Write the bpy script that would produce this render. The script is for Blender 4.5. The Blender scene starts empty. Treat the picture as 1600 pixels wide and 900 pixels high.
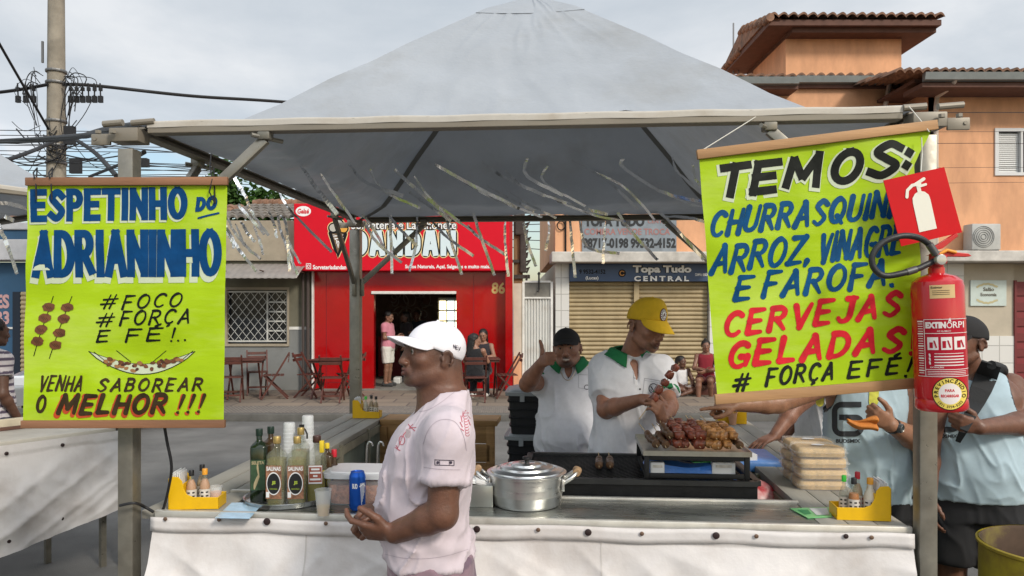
import bpy, bmesh, math, random
import numpy as np
from mathutils import Vector, Matrix, Euler
from mathutils.bvhtree import BVHTree
from mathutils import noise as mnoise

random.seed(11)
rad = math.radians
SC = bpy.context.scene
COL = SC.collection
# ------------------------------------------------------------------ camera
HZ, FPX, CAMZ = 480.0, 1200.0, 1.77          # horizon row and focal length in photo pixels, camera height
cam_data = bpy.data.cameras.new('camera')
cam_data.sensor_width = 36.0
cam_data.lens = 36.0 * FPX / 1600.0
cam_data.shift_y = (HZ - 450.0) / 1600.0
cam_data.clip_start, cam_data.clip_end = 0.05, 3000.0
cam = bpy.data.objects.new('camera', cam_data)
cam.location = (0, 0, CAMZ)
cam.rotation_euler = (rad(90), 0, 0)
COL.objects.link(cam)
SC.camera = cam
# ------------------------------------------------------------------ view, world and sun
SC.view_settings.view_transform = 'Standard'
SC.view_settings.look = 'None'
SC.view_settings.gamma = 1.0
SC.view_settings.exposure = 0.52
SC.view_settings.use_curve_mapping = False
SUN_AZ, SUN_EL = rad(141), rad(35)           # azimuth clockwise from +Y (the view direction)
world = bpy.data.worlds.new('World')
SC.world = world
world.use_nodes = True
nt = world.node_tree
for n in list(nt.nodes):
    nt.nodes.remove(n)
def WN(t, **kw):
    n = nt.nodes.new(t)
    for k, v in kw.items():
        setattr(n, k, v)
    return n
wout = WN('ShaderNodeOutputWorld')
wbg = WN('ShaderNodeBackground')
wbg.inputs['Strength'].default_value = 0.1
nt.links.new(wbg.outputs[0], wout.inputs[0])
sky = WN('ShaderNodeTexSky', sky_type='NISHITA', sun_disc=False, sun_elevation=SUN_EL, sun_rotation=SUN_AZ,
         air_density=1.2, dust_density=1.5)
wtc = WN('ShaderNodeTexCoord')
wsep = WN('ShaderNodeSeparateXYZ')
nt.links.new(wtc.outputs['Generated'], wsep.inputs[0])
def wmath(op, a, b=None, clamp=False):
    n = WN('ShaderNodeMath', operation=op, use_clamp=clamp)
    for i, x in enumerate((a, b)):
        if x is None:
            continue
        if isinstance(x, (int, float)):
            n.inputs[i].default_value = x
        else:
            nt.links.new(x, n.inputs[i])
    return n.outputs[0]
zc = wmath('MAXIMUM', wsep.outputs['Z'], 0.0)
den = wmath('ADD', zc, 0.22)
cx_ = wmath('DIVIDE', wsep.outputs['X'], den)
cy_ = wmath('DIVIDE', wsep.outputs['Y'], den)
wcomb = WN('ShaderNodeCombineXYZ')
nt.links.new(cx_, wcomb.inputs[0]); nt.links.new(cy_, wcomb.inputs[1])
def wnoise(scale, detail, off, dist=0.0, rough=0.55):
    mp = WN('ShaderNodeMapping')
    mp.inputs['Location'].default_value = off
    nt.links.new(wcomb.outputs[0], mp.inputs[0])
    n = WN('ShaderNodeTexNoise')
    n.inputs['Scale'].default_value = scale
    n.inputs['Detail'].default_value = detail
    n.inputs['Roughness'].default_value = rough
    n.inputs['Distortion'].default_value = dist
    nt.links.new(mp.outputs[0], n.inputs['Vector'])
    return n.outputs['Fac']
big = wnoise(0.95, 7, (3.1, 0.4, 0), 0.4)
small = wnoise(1.6, 8, (0.7, 5.0, 0), 0.2, 0.6)
# clouds cover the sky almost everywhere, with blue gaps low over the horizon
def wramp(fac, stops):
    r = WN('ShaderNodeValToRGB')
    el = r.color_ramp.elements
    while len(el) < len(stops):
        el.new(0.5)
    for e, (p, c) in zip(el, stops):
        e.position = p
        e.color = (*c, 1)
    nt.links.new(fac, r.inputs[0])
    return r.outputs[0]
lowgap = wmath('MULTIPLY', wmath('SUBTRACT', 0.235, zc, True), 3.6)
cover = wmath('SUBTRACT', wmath('ADD', small, 0.28), lowgap)
covf = wramp(cover, [(0.44, (0, 0, 0)), (0.60, (1, 1, 1))])
shade = wramp(wmath('ADD', wmath('MULTIPLY', big, 0.7), wmath('MULTIPLY', small, 0.3)),
              [(0.38, (3.6, 4.05, 4.55)), (0.50, (4.6, 4.95, 5.35)), (0.60, (5.7, 5.9, 6.15))])
# unseen sky overhead and behind the viewer, brightened to add front light
hi = wmath('MULTIPLY', wmath('SUBTRACT', zc, 0.42, True), 0.9)
back = wmath('MULTIPLY', wmath('SUBTRACT', wmath('MULTIPLY', wsep.outputs['Y'], -1.0), 0.05, True), 0.75)
lowb = wmath('MULTIPLY', wmath('SUBTRACT', 0.27, zc, True), 1.5)
rear = wmath('MULTIPLY', wmath('SUBTRACT', wmath('MULTIPLY', wsep.outputs['Y'], -1.0), 0.0, True), 2.5, True)   # unseen sky low behind the viewer, darkened to cut reflections and front light
lowrear = wmath('MULTIPLY', wmath('MULTIPLY', wmath('SUBTRACT', 0.30, zc, True), 3.3, True), rear)
gain = wmath('MULTIPLY', wmath('ADD', wmath('ADD', wmath('ADD', hi, back), lowb), 1.0), wmath('SUBTRACT', 1.0, wmath('MULTIPLY', lowrear, 0.72)))
wmul = WN('ShaderNodeVectorMath', operation='SCALE')
nt.links.new(shade, wmul.inputs[0]); nt.links.new(gain, wmul.inputs['Scale'])
wmix = WN('ShaderNodeMixRGB')
nt.links.new(covf, wmix.inputs['Fac'])
nt.links.new(sky.outputs[0], wmix.inputs['Color1'])
nt.links.new(wmul.outputs[0], wmix.inputs['Color2'])
nt.links.new(wmix.outputs[0], wbg.inputs['Color'])
sun_data = bpy.data.lights.new('sun', 'SUN')
sun_data.energy = 1.9
sun_data.angle = rad(11)
sun_data.color = (1.0, 0.92, 0.80)
sun = bpy.data.objects.new('sun', sun_data)
sd = Vector((math.sin(SUN_AZ) * math.cos(SUN_EL), math.cos(SUN_AZ) * math.cos(SUN_EL), math.sin(SUN_EL)))
sun.rotation_euler = (-sd).to_track_quat('-Z', 'Y').to_euler()
sun.location = sd * 30
COL.objects.link(sun)
SC.cycles.max_bounces = 8
SC.cycles.transmission_bounces = 8
SC.cycles.transparent_max_bounces = 12
SC.cycles.sample_clamp_indirect = 6
SC.cycles.use_denoising = True
SC.cycles.caustics_reflective = False
SC.cycles.caustics_refractive = False

# ------------------------------------------------------------------ helpers: places
def P(px, py, Y):
    return Vector(((px - 800) / FPX * Y, Y, CAMZ - (py - HZ) / FPX * Y))
def PX(px, Y): return (px - 800) / FPX * Y
def PZ(py, Y): return CAMZ - (py - HZ) / FPX * Y
THETA = rad(4.6)
def S(u, v, z=0.0):                           # the stall's own frame: u along the front, v into the stall
    return Vector((-1.5 + u * math.cos(THETA) + v * math.sin(THETA), 3.07 - u * math.sin(THETA) + v * math.cos(THETA), z))

# ------------------------------------------------------------------ helpers: objects
def tag(o, label=None, cat=None, group=None, kind=None):
    if label: o['label'] = label
    if cat: o['category'] = cat
    if group: o['group'] = group
    if kind: o['kind'] = kind
    return o
def thing(name, label, cat, loc=(0, 0, 0), rotz=0.0, group=None):
    o = bpy.data.objects.new(name, None)
    o.empty_display_size = 0.1
    COL.objects.link(o)
    o.location = loc
    o.rotation_euler = (0, 0, rotz)
    return tag(o, label, cat, group)
def kids(o):
    return [c for c in COL.objects if c.parent == o]
def dup(o, parent=None):
    c = o.copy()
    COL.objects.link(c)
    if parent: c.parent = parent
    for ch in kids(o):
        dup(ch, c)
    return c

# ------------------------------------------------------------------ helpers: materials
MATS = {}
def mat(name, col, rough=0.5, metal=0.0, var=0.0, vscale=6.0, bump=0.0, bscale=60.0, spec=0.5, coat=0.0,
        trans=0.0, ior=1.45, transl=0.0, alpha=1.0, stain=None, stain_amt=0.0, stain_scale=2.0, attr=False,
        rvar=0.0, emit=None, estr=0.0, stretch=(1, 1, 1), sss=0.0, sheen=0.0):
    if name in MATS:
        return MATS[name]
    m = bpy.data.materials.new(name)
    m.use_nodes = True
    t = m.node_tree
    b = t.nodes['Principled BSDF']
    L = t.links.new
    b.inputs['Base Color'].default_value = (*col, 1)
    b.inputs['Roughness'].default_value = rough
    b.inputs['Metallic'].default_value = metal
    b.inputs['Specular IOR Level'].default_value = spec
    b.inputs['Coat Weight'].default_value = coat
    b.inputs['Transmission Weight'].default_value = trans
    b.inputs['IOR'].default_value = ior
    b.inputs['Alpha'].default_value = alpha
    if sss:
        b.inputs['Subsurface Weight'].default_value = sss
        b.inputs['Subsurface Radius'].default_value = (0.01, 0.004, 0.002)
    if sheen:
        b.inputs['Sheen Weight'].default_value = sheen
    if emit:
        b.inputs['Emission Color'].default_value = (*emit, 1)
        b.inputs['Emission Strength'].default_value = estr
    tc = t.nodes.new('ShaderNodeTexCoord')
    mp = t.nodes.new('ShaderNodeMapping')
    mp.inputs['Scale'].default_value = stretch
    L(tc.outputs['Object'], mp.inputs[0])
    vec = mp.outputs[0]
    src = None
    if attr:
        a = t.nodes.new('ShaderNodeAttribute')
        a.attribute_name = 'Col'
        src = a.outputs['Color']
    def nz(scale, detail=5, rough_=0.6):
        n = t.nodes.new('ShaderNodeTexNoise')
        n.inputs['Scale'].default_value = scale
        n.inputs['Detail'].default_value = detail
        n.inputs['Roughness'].default_value = rough_
        L(vec, n.inputs['Vector'])
        return n.outputs['Fac']
    if var > 0:
        mr = t.nodes.new('ShaderNodeMapRange')
        mr.inputs['From Min'].default_value = 0.3
        mr.inputs['From Max'].default_value = 0.7
        mr.inputs['To Min'].default_value = 1 - var
        mr.inputs['To Max'].default_value = 1 + var
        L(nz(vscale), mr.inputs['Value'])
        vm = t.nodes.new('ShaderNodeVectorMath'); vm.operation = 'SCALE'
        if src: L(src, vm.inputs[0])
        else: vm.inputs[0].default_value = col
        L(mr.outputs[0], vm.inputs['Scale'])
        src = vm.outputs[0]
    if stain:
        r = t.nodes.new('ShaderNodeValToRGB')
        r.color_ramp.elements[0].position = 0.48
        r.color_ramp.elements[1].position = 0.72
        r.color_ramp.elements[0].color = (0, 0, 0, 1)
        r.color_ramp.elements[1].color = (stain_amt,) * 3 + (1,)
        L(nz(stain_scale, 8, 0.65), r.inputs[0])
        mx = t.nodes.new('ShaderNodeMixRGB')
        L(r.outputs[0], mx.inputs['Fac'])
        if src: L(src, mx.inputs['Color1'])
        else: mx.inputs['Color1'].default_value = (*col, 1)
        mx.inputs['Color2'].default_value = (*stain, 1)
        src = mx.outputs[0]
    if src:
        L(src, b.inputs['Base Color'])
    if rvar > 0:
        mr = t.nodes.new('ShaderNodeMapRange')
        mr.inputs['From Min'].default_value = 0.3
        mr.inputs['From Max'].default_value = 0.7
        mr.inputs['To Min'].default_value = max(0.02, rough - rvar)
        mr.inputs['To Max'].default_value = min(1, rough + rvar)
        L(nz(vscale * 2.3), mr.inputs['Value'])
        L(mr.outputs[0], b.inputs['Roughness'])
    if bump > 0:
        bn = t.nodes.new('ShaderNodeBump')
        bn.inputs['Strength'].default_value = 1.0
        bn.inputs['Distance'].default_value = bump
        L(nz(bscale, 4), bn.inputs['Height'])
        L(bn.outputs[0], b.inputs['Normal'])
    if transl > 0:
        out = t.nodes['Material Output']
        tr = t.nodes.new('ShaderNodeBsdfTranslucent')
        if src: L(src, tr.inputs['Color'])
        else: tr.inputs['Color'].default_value = (*col, 1)
        ms = t.nodes.new('ShaderNodeMixShader')
        ms.inputs[0].default_value = transl
        L(b.outputs[0], ms.inputs[1]); L(tr.outputs[0], ms.inputs[2])
        L(ms.outputs[0], out.inputs['Surface'])
    MATS[name] = m
    return m
def srgb(r, g, b):
    f = lambda c: (c / 255 / 12.92) if c / 255 <= 0.04045 else ((c / 255 + 0.055) / 1.055) ** 2.4
    return (f(r), f(g), f(b))

# ------------------------------------------------------------------ helpers: mesh collector
class MB:
    def __init__(self):
        self.v, self.f, self.m, self.M = [], [], [], Matrix.Identity(4)
    def add(self, verts, faces, m=0):
        o = len(self.v)
        M = self.M
        self.v += [M @ Vector(p) for p in verts]
        self.f += [tuple(i + o for i in f) for f in faces]
        self.m += [m] * len(faces)
    def box(self, c, s, rot=None, m=0, ch=0.0):
        hx, hy, hz = s[0] / 2, s[1] / 2, s[2] / 2
        R = Matrix.Identity(3) if rot is None else (rot if isinstance(rot, Matrix) else Euler(rot).to_matrix())
        c = Vector(c)
        if ch <= 0:
            vs = [c + R @ Vector((x * hx, y * hy, z * hz)) for x in (-1, 1) for y in (-1, 1) for z in (-1, 1)]
            self.add(vs, [(0, 1, 3, 2), (4, 6, 7, 5), (0, 4, 5, 1), (2, 3, 7, 6), (0, 2, 6, 4), (1, 5, 7, 3)], m)
            return
        ch = min(ch, hx * .9, hy * .9, hz * .9)
        bm = bmesh.new()
        bmesh.ops.create_cube(bm, size=1.0)
        for v in bm.verts:
            v.co = Vector((v.co.x * s[0], v.co.y * s[1], v.co.z * s[2]))
        bmesh.ops.bevel(bm, geom=bm.edges[:], offset=ch, segments=2, profile=0.5, affect='EDGES')
        bm.verts.index_update()
        self.add([c + R @ v.co for v in bm.verts], [tuple(v.index for v in f.verts) for f in bm.faces], m)
        bm.free()
    def bar(self, a, b, w, d=None, m=0, up=(0, 0, 1), ch=0.0):
        a, b = Vector(a), Vector(b)
        d = w if d is None else d
        z = (b - a); l = z.length; z.normalize()
        x = Vector(up).cross(z)
        if x.length < 1e-4: x = Vector((1, 0, 0)).cross(z)
        x.normalize(); y = z.cross(x)
        R = Matrix((x, y, z)).transposed()
        self.box((a + b) / 2, (w, d, l), R, m, ch)
    def tube(self, pts, r, n=8, m=0, cap=True):
        pts = [Vector(p) for p in pts]
        if not isinstance(r, (list, tuple)): r = [r] * len(pts)
        t0 = (pts[1] - pts[0]).normalized()
        x = t0.orthogonal().normalized()
        vs, fs = [], []
        for i, p in enumerate(pts):
            if i == 0: t = pts[1] - pts[0]
            elif i == len(pts) - 1: t = pts[-1] - pts[-2]
            else: t = pts[i + 1] - pts[i - 1]
            t.normalize()
            x = (x - t * x.dot(t))
            if x.length < 1e-6: x = t.orthogonal()
            x.normalize(); y = t.cross(x)
            for k in range(n):
                a = 2 * math.pi * k / n
                vs.append(p + (x * math.cos(a) + y * math.sin(a)) * r[i])
        for i in range(len(pts) - 1):
            for k in range(n):
                k2 = (k + 1) % n
                fs.append((i * n + k, i * n + k2, (i + 1) * n + k2, (i + 1) * n + k))
        if cap:
            fs.append(tuple(range(n))[::-1])
            fs.append(tuple((len(pts) - 1) * n + k for k in range(n)))
        self.add(vs, fs, m)
    def lathe(self, prof, c=(0, 0, 0), n=24, m=0, cap0=True, cap1=True, sx=1, sy=1):
        c = Vector(c)
        vs, fs = [], []
        for r, z in prof:
            for k in range(n):
                a = 2 * math.pi * k / n
                vs.append(c + Vector((r * sx * math.cos(a), r * sy * math.sin(a), z)))
        for i in range(len(prof) - 1):
            for k in range(n):
                k2 = (k + 1) % n
                fs.append((i * n + k, i * n + k2, (i + 1) * n + k2, (i + 1) * n + k))
        if cap0: fs.append(tuple(range(n))[::-1])
        if cap1: fs.append(tuple((len(prof) - 1) * n + k for k in range(n)))
        self.add(vs, fs, m)
    def grid(self, fn, nu, nv, m=0, close=False):
        vs = [fn(i / nu, j / nv) for j in range(nv + 1) for i in range(nu + 1)]
        fs = []
        for j in range(nv):
            for i in range(nu):
                a = j * (nu + 1) + i
                fs.append((a, a + 1, a + nu + 2, a + nu + 1))
        self.add(vs, fs, m)
    def prism(self, poly, a, b, m=0):
        """poly: 3D points in order; extruded from offset a to offset b (vectors)."""
        n = len(poly)
        a, b = Vector(a), Vector(b)
        vs = [Vector(p) + a for p in poly] + [Vector(p) + b for p in poly]
        fs = [tuple(range(n))[::-1], tuple(range(n, 2 * n))]
        for i in range(n):
            j = (i + 1) % n
            fs.append((i, j, n + j, n + i))
        self.add(vs, fs, m)
    def build(self, name, mats, parent=None, smooth=None, bevel=0.0, solid=0.0, col=None, fixn=True):
        me = bpy.data.meshes.new(name)
        me.from_pydata(self.v, [], self.f)
        if not isinstance(mats, (list, tuple)): mats = [mats]
        for x in mats: me.materials.append(x)
        me.polygons.foreach_set('material_index', self.m)
        if fixn or smooth is not None:
            bm = bmesh.new(); bm.from_mesh(me)
            if fixn: bmesh.ops.recalc_face_normals(bm, faces=bm.faces[:])
            if smooth is not None:
                th = rad(smooth)
                for f in bm.faces: f.smooth = True
                for e in bm.edges:
                    if len(e.link_faces) == 2 and e.calc_face_angle(0) > th: e.smooth = False
            bm.to_mesh(me); bm.free()
        if col is not None:
            at = me.color_attributes.new('Col', 'FLOAT_COLOR', 'POINT')
            at.data.foreach_set('color', np.asarray(col, dtype=np.float32).ravel())
        o = bpy.data.objects.new(name, me)
        COL.objects.link(o)
        if parent is not None: o.parent = parent
        if bevel > 0:
            bv = o.modifiers.new('bevel', 'BEVEL'); bv.width = bevel; bv.segments = 2
            bv.limit_method = 'ANGLE'; bv.angle_limit = rad(40)
        if solid:
            so = o.modifiers.new('thick', 'SOLIDIFY'); so.thickness = solid; so.offset = 0
        return o

# ------------------------------------------------------------------ helpers: lettering
_tc = {}
def text2d(s, size=1.0, bold=0.0, shear=0.0, xs=1.0, align='CENTER', spacing=1.0):
    key = (s, bold, shear, xs, align, spacing)
    if key not in _tc:
        cu = bpy.data.curves.new('lettering_curve', 'FONT')
        cu.body = s; cu.size = 1.0; cu.offset = bold; cu.shear = shear
        cu.align_x = align; cu.space_character = spacing
        cu.fill_mode = 'FRONT'; cu.resolution_u = 3
        ob = bpy.data.objects.new('lettering_curve', cu)
        COL.objects.link(ob)
        dg = bpy.context.evaluated_depsgraph_get()
        me = bpy.data.meshes.new_from_object(ob.evaluated_get(dg))
        vs = [(v.co.x * xs, v.co.y) for v in me.vertices]
        fs = [tuple(p.vertices) for p in me.polygons]
        bpy.data.objects.remove(ob); bpy.data.curves.remove(cu); bpy.data.meshes.remove(me)
        _tc[key] = (vs, fs)
    vs, fs = _tc[key]
    return [(x * size, y * size) for x, y in vs], fs
def fit_text(mb, s, x0, x1, y0, y1, fn, m=0, bold=0.02, shear=0.0, spacing=1.0, slope=0.0):
    """letters fitted to a box (x0..x1, y0 baseline..y1 top) of a flat surface, fn(x, y) gives the place"""
    vs, fs = text2d(s, 1.0, bold, shear, 1.0, 'LEFT', spacing)
    if not vs: return
    ax = min(v[0] for v in vs); bx = max(v[0] for v in vs)
    ay = min(v[1] for v in vs); by = max(v[1] for v in vs)
    out = []
    for x, y in vs:
        X = x0 + (x - ax) / (bx - ax) * (x1 - x0)
        Y = y0 + (y - ay) / (by - ay) * (y1 - y0) + slope * (X - x0)
        out.append(fn(X, Y))
    mb.add(out, fs, m)
def arc(cx, cy, rx, ry, a0, a1, n=14):
    return [(cx + rx * math.cos(rad(a0 + (a1 - a0) * i / n)), cy + ry * math.sin(rad(a0 + (a1 - a0) * i / n))) for i in range(n + 1)]
def catm(pts, n=6):
    out = []
    q = [pts[0]] + list(pts) + [pts[-1]]
    for i in range(1, len(q) - 2):
        p0, p1, p2, p3 = [np.array(q[i + k], float) for k in (-1, 0, 1, 2)]
        for k in range(n):
            t = k / n
            out.append(tuple(0.5 * ((2 * p1) + (-p0 + p2) * t + (2 * p0 - 5 * p1 + 4 * p2 - p3) * t * t + (-p0 + 3 * p1 - 3 * p2 + p3) * t ** 3)))
    out.append(tuple(pts[-1]))
    return out
GL = {
 'A': (.62, [[(0, 0), (.31, 1)], [(.31, 1), (.62, 0)], [(.12, .34), (.5, .34)]]),
 'B': (.52, [[(0, 0), (0, 1)], [(0, 1), (.25, 1)] + arc(.25, .77, .22, .23, 90, -90) + [(0, .54)], [(0, .54), (.27, .54)] + arc(.27, .27, .25, .27, 90, -90) + [(0, 0)]]),
 'C': (.56, [arc(.32, .5, .32, .5, 48, 312, 20)]),
 'D': (.56, [[(0, 0), (0, 1)], [(0, 1), (.16, 1)] + arc(.16, .5, .4, .5, 90, -90, 18) + [(0, 0)]]),
 'E': (.5, [[(0, 0), (0, 1)], [(0, 1), (.5, 1)], [(0, .52), (.42, .52)], [(0, 0), (.5, 0)]]),
 'F': (.5, [[(0, 0), (0, 1)], [(0, 1), (.52, 1)], [(0, .52), (.42, .52)]]),
 'G': (.6, [arc(.32, .5, .32, .5, 50, 300, 20), [(.36, .42), (.62, .42)], [(.6, .42), (.58, .06)]]),
 'H': (.56, [[(0, 0), (0, 1)], [(.56, 0), (.56, 1)], [(0, .5), (.56, .5)]]),
 'I': (.06, [[(.03, 0), (.03, 1)]]),
 'J': (.46, [[(.42, 1)] + [(.42, .25)] + arc(.21, .22, .21, .22, 0, -165, 10), [(.2, 1), (.56, 1)]]),
 'L': (.46, [[(0, 1), (0, 0)], [(0, 0), (.48, 0)]]),
 'M': (.76, [[(0, 0), (.07, 1)], [(.07, 1), (.38, .25)], [(.38, .25), (.69, 1)], [(.69, 1), (.76, 0)]]),
 'N': (.58, [[(0, 0), (0, 1)], [(0, 1), (.58, 0)], [(.58, 0), (.58, 1)]]),
 'O': (.64, [arc(.32, .5, .32, .5, 90, 452, 26)]),
 'P': (.5, [[(0, 0), (0, 1)], [(0, 1), (.25, 1)] + arc(.25, .74, .25, .26, 90, -90) + [(0, .48)]]),
 'Q': (.66, [arc(.32, .5, .32, .5, 90, 452, 26), [(.36, .24), (.66, -.08)]]),
 'R': (.56, [[(0, 0), (0, 1)], [(0, 1), (.25, 1)] + arc(.25, .75, .25, .25, 90, -90) + [(0, .5)], [(.22, .5), (.58, 0)]]),
 'S': (.54, [catm([(.53, .84), (.3, 1), (.05, .78), (.27, .53), (.52, .26), (.27, 0), (.0, .14)], 7)]),
 'T': (.58, [[(0, 1), (.6, 1)], [(.3, 1), (.3, 0)]]),
 'U': (.56, [[(0, 1), (0, .28)] + arc(.28, .28, .28, .28, 180, 360, 12) + [(.56, 1)]]),
 'V': (.6, [[(0, 1), (.3, 0)], [(.3, 0), (.6, 1)]]),
 'Z': (.54, [[(.02, 1), (.54, 1)], [(.54, 1), (0, 0)], [(0, 0), (.56, 0)]]),
 '!': (.1, [[(.07, 1), (.05, .3)], [(.045, .05), (.05, .06)]]),
 '.': (.06, [[(.03, .02), (.035, .03)]]),
 ',': (.08, [[(.05, .06), (.0, -.14)]]),
 ':': (.08, [[(.03, .08), (.035, .1)], [(.03, .66), (.035, .68)]]),
 '#': (.7, [[(.2, 0), (.32, 1)], [(.46, 0), (.58, 1)], [(0, .32), (.66, .36)], [(.06, .66), (.72, .7)]]),
 ' ': (.34, []),
}
GL['Ç'] = (.56, GL['C'][1] + [[(.32, 0), (.36, -.12)], [(.36, -.12), (.26, -.22)]])
GL['É'] = (.5, GL['E'][1] + [[(.2, 1.16), (.38, 1.34)]])
def ribbon(mb, pts, w, fn, m=0, lift=0.0, square=False, brush=0.0, step=1.2, cross=1):
    pts = [np.array(p, float) for p in pts]
    q = [pts[0]]
    for p in pts[1:]:
        if np.linalg.norm(p - q[-1]) > 1e-5: q.append(p)
    if len(q) < 2: return
    # subdivide so the stroke follows the cloth
    r = [q[0]]
    for a, b in zip(q, q[1:]):
        k = max(1, int(np.linalg.norm(b - a) / (w * step)))
        for i in range(1, k + 1): r.append(a + (b - a) * i / k)
    q = r
    N = []
    for i in range(len(q)):
        a = q[max(0, i - 1)]; b = q[min(len(q) - 1, i + 1)]
        t = (b - a) / (np.linalg.norm(b - a) + 1e-9)
        N.append((np.array((-t[1], t[0])), t))
    vs, fs = [], []
    for i, p in enumerate(q):
        ww = w / 2
        if brush: ww *= 1 + brush * (0.5 - i / (len(q) - 1)) + 0.10 * brush * math.sin(i * 1.7 + w * 900)
        n, t = N[i]
        vs += [p + n * ww, p - n * ww]
    for i in range(len(q) - 1):
        fs.append((2 * i, 2 * i + 1, 2 * i + 3, 2 * i + 2))
    if square:
        d_ = np.abs(q[-1] - q[0]) / (np.linalg.norm(q[-1] - q[0]) + 1e-9)
        e_ = .5 if (min(d_) < .2 or len(pts) > 3 or np.linalg.norm(q[-1] - q[0]) < w) else .12
        vs[0] = vs[0] - N[0][1] * w * e_; vs[1] = vs[1] - N[0][1] * w * e_
        vs[-1] = vs[-1] + N[-1][1] * w * e_; vs[-2] = vs[-2] + N[-1][1] * w * e_
    else:
        for end in (0, 1):
            p = q[0] if end == 0 else q[-1]
            n, t = N[0] if end == 0 else N[-1]
            t = -t if end == 0 else t
            hw = np.linalg.norm((vs[0] if end == 0 else vs[2 * len(q) - 1]) - p)
            ia, ib = (0, 1) if end == 0 else (2 * len(q) - 2, 2 * len(q) - 1)
            st = len(vs)
            K = 5
            for k in range(1, K):
                a = math.pi * k / K
                vs.append(p + n * math.cos(a) * hw + t * math.sin(a) * hw)
            fs.append((ia, *range(st, st + K - 1), ib))
    if cross > 1:
        n2 = len(q)
        v2, f2 = [], []
        for i in range(n2):
            for c in range(cross + 1):
                v2.append(vs[2 * i] + (vs[2 * i + 1] - vs[2 * i]) * c / cross)
        for i in range(n2 - 1):
            for c in range(cross):
                a = i * (cross + 1) + c
                f2.append((a, a + 1, a + cross + 2, a + cross + 1))
        vs, fs = v2, f2
    mb.add([fn(x, y, lift) for x, y in vs], fs, m)
def hand_line(mb, s, x0, y0, x1, y1, h, w, fn, m=0, slant=0.0, gap=.2, lift=0.0, square=False, brush=.25, jit=0.0):
    """brush lettering along a baseline from (x0,y0) to (x1,y1) in photo pixels, height h"""
    tot = sum(GL[c][0] + gap for c in s) - gap
    dx, dy = (x1 - x0), (y1 - y0)
    pos, k = 0.0, 0
    for c in s:
        gw, strokes = GL[c]
        jy = random.uniform(-jit, jit) * h
        js = 1 + random.uniform(-jit, jit) * .6
        for st in strokes:
            pl = []
            for gx, gy in st:
                f = (pos + gx) / tot
                pl.append((x0 + dx * f + slant * gy * h, y0 + dy * f - gy * h * js + jy))
            ribbon(mb, pl, w, fn, m, lift + .00025 * (k % 4), square, brush)
            k += 1
        pos += gw + gap
# ================================================================== the setting
def brick(name, c1, c2, mortar, bw, bh, msize=0.02, rough=0.7, vec='Object', plane='XY', bump=0.002, off=0.5, stain=None, samt=0.3, sscale=1.2):
    m = bpy.data.materials.new(name); m.use_nodes = True
    t = m.node_tree; b = t.nodes['Principled BSDF']; L = t.links.new
    tc = t.nodes.new('ShaderNodeTexCoord')
    sp = t.nodes.new('ShaderNodeSeparateXYZ'); cb = t.nodes.new('ShaderNodeCombineXYZ')
    L(tc.outputs['Object'], sp.inputs[0])
    for i, a in enumerate(plane):
        L(sp.outputs[a], cb.inputs[i])
    br = t.nodes.new('ShaderNodeTexBrick')
    br.offset = off
    br.inputs['Color1'].default_value = (*c1, 1); br.inputs['Color2'].default_value = (*c2, 1)
    br.inputs['Mortar'].default_value = (*mortar, 1)
    br.inputs['Scale'].default_value = 1.0
    br.inputs['Brick Width'].default_value = bw; br.inputs['Row Height'].default_value = bh
    br.inputs['Mortar Size'].default_value = msize
    L(cb.outputs[0], br.inputs['Vector'])
    src = br.outputs['Color']
    n = t.nodes.new('ShaderNodeTexNoise'); n.inputs['Scale'].default_value = sscale; n.inputs['Detail'].default_value = 8
    L(tc.outputs['Object'], n.inputs['Vector'])
    if stain:
        r = t.nodes.new('ShaderNodeValToRGB')
        r.color_ramp.elements[0].position = .42; r.color_ramp.elements[1].position = .7
        r.color_ramp.elements[0].color = (0, 0, 0, 1); r.color_ramp.elements[1].color = (samt, samt, samt, 1)
        L(n.outputs['Fac'], r.inputs[0])
        mx = t.nodes.new('ShaderNodeMixRGB'); L(r.outputs[0], mx.inputs['Fac']); L(src, mx.inputs['Color1'])
        mx.inputs['Color2'].default_value = (*stain, 1); src = mx.outputs[0]
    L(src, b.inputs['Base Color'])
    b.inputs['Roughness'].default_value = rough
    bp = t.nodes.new('ShaderNodeBump'); bp.inputs['Distance'].default_value = bump; bp.invert = True
    L(br.outputs['Fac'], bp.inputs['Height']); L(bp.outputs[0], b.inputs['Normal'])
    return m
M_asphalt = mat('asphalt', (.140, .137, .130), .85, var=.25, vscale=1.3, bump=.006, bscale=120, stain=(.085, .083, .08), stain_amt=.75, stain_scale=.9)
M_kerb = mat('kerb_stone', (.11, .105, .095), .85, var=.25, vscale=3, bump=.004, bscale=40, stain=(.08, .075, .07), stain_amt=.7)
M_pave = brick('pavement_tiles', (.25, .20, .15), (.18, .145, .115), (.10, .08, .07), .62, .5, .018, .8, stain=(.15, .125, .1), samt=.6, sscale=1.1)
M_cobble = brick('mosaic_stones', (.30, .26, .21), (.19, .165, .14), (.10, .09, .08), .07, .06, .012, .8, stain=(.17, .15, .13), samt=.5)

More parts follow.
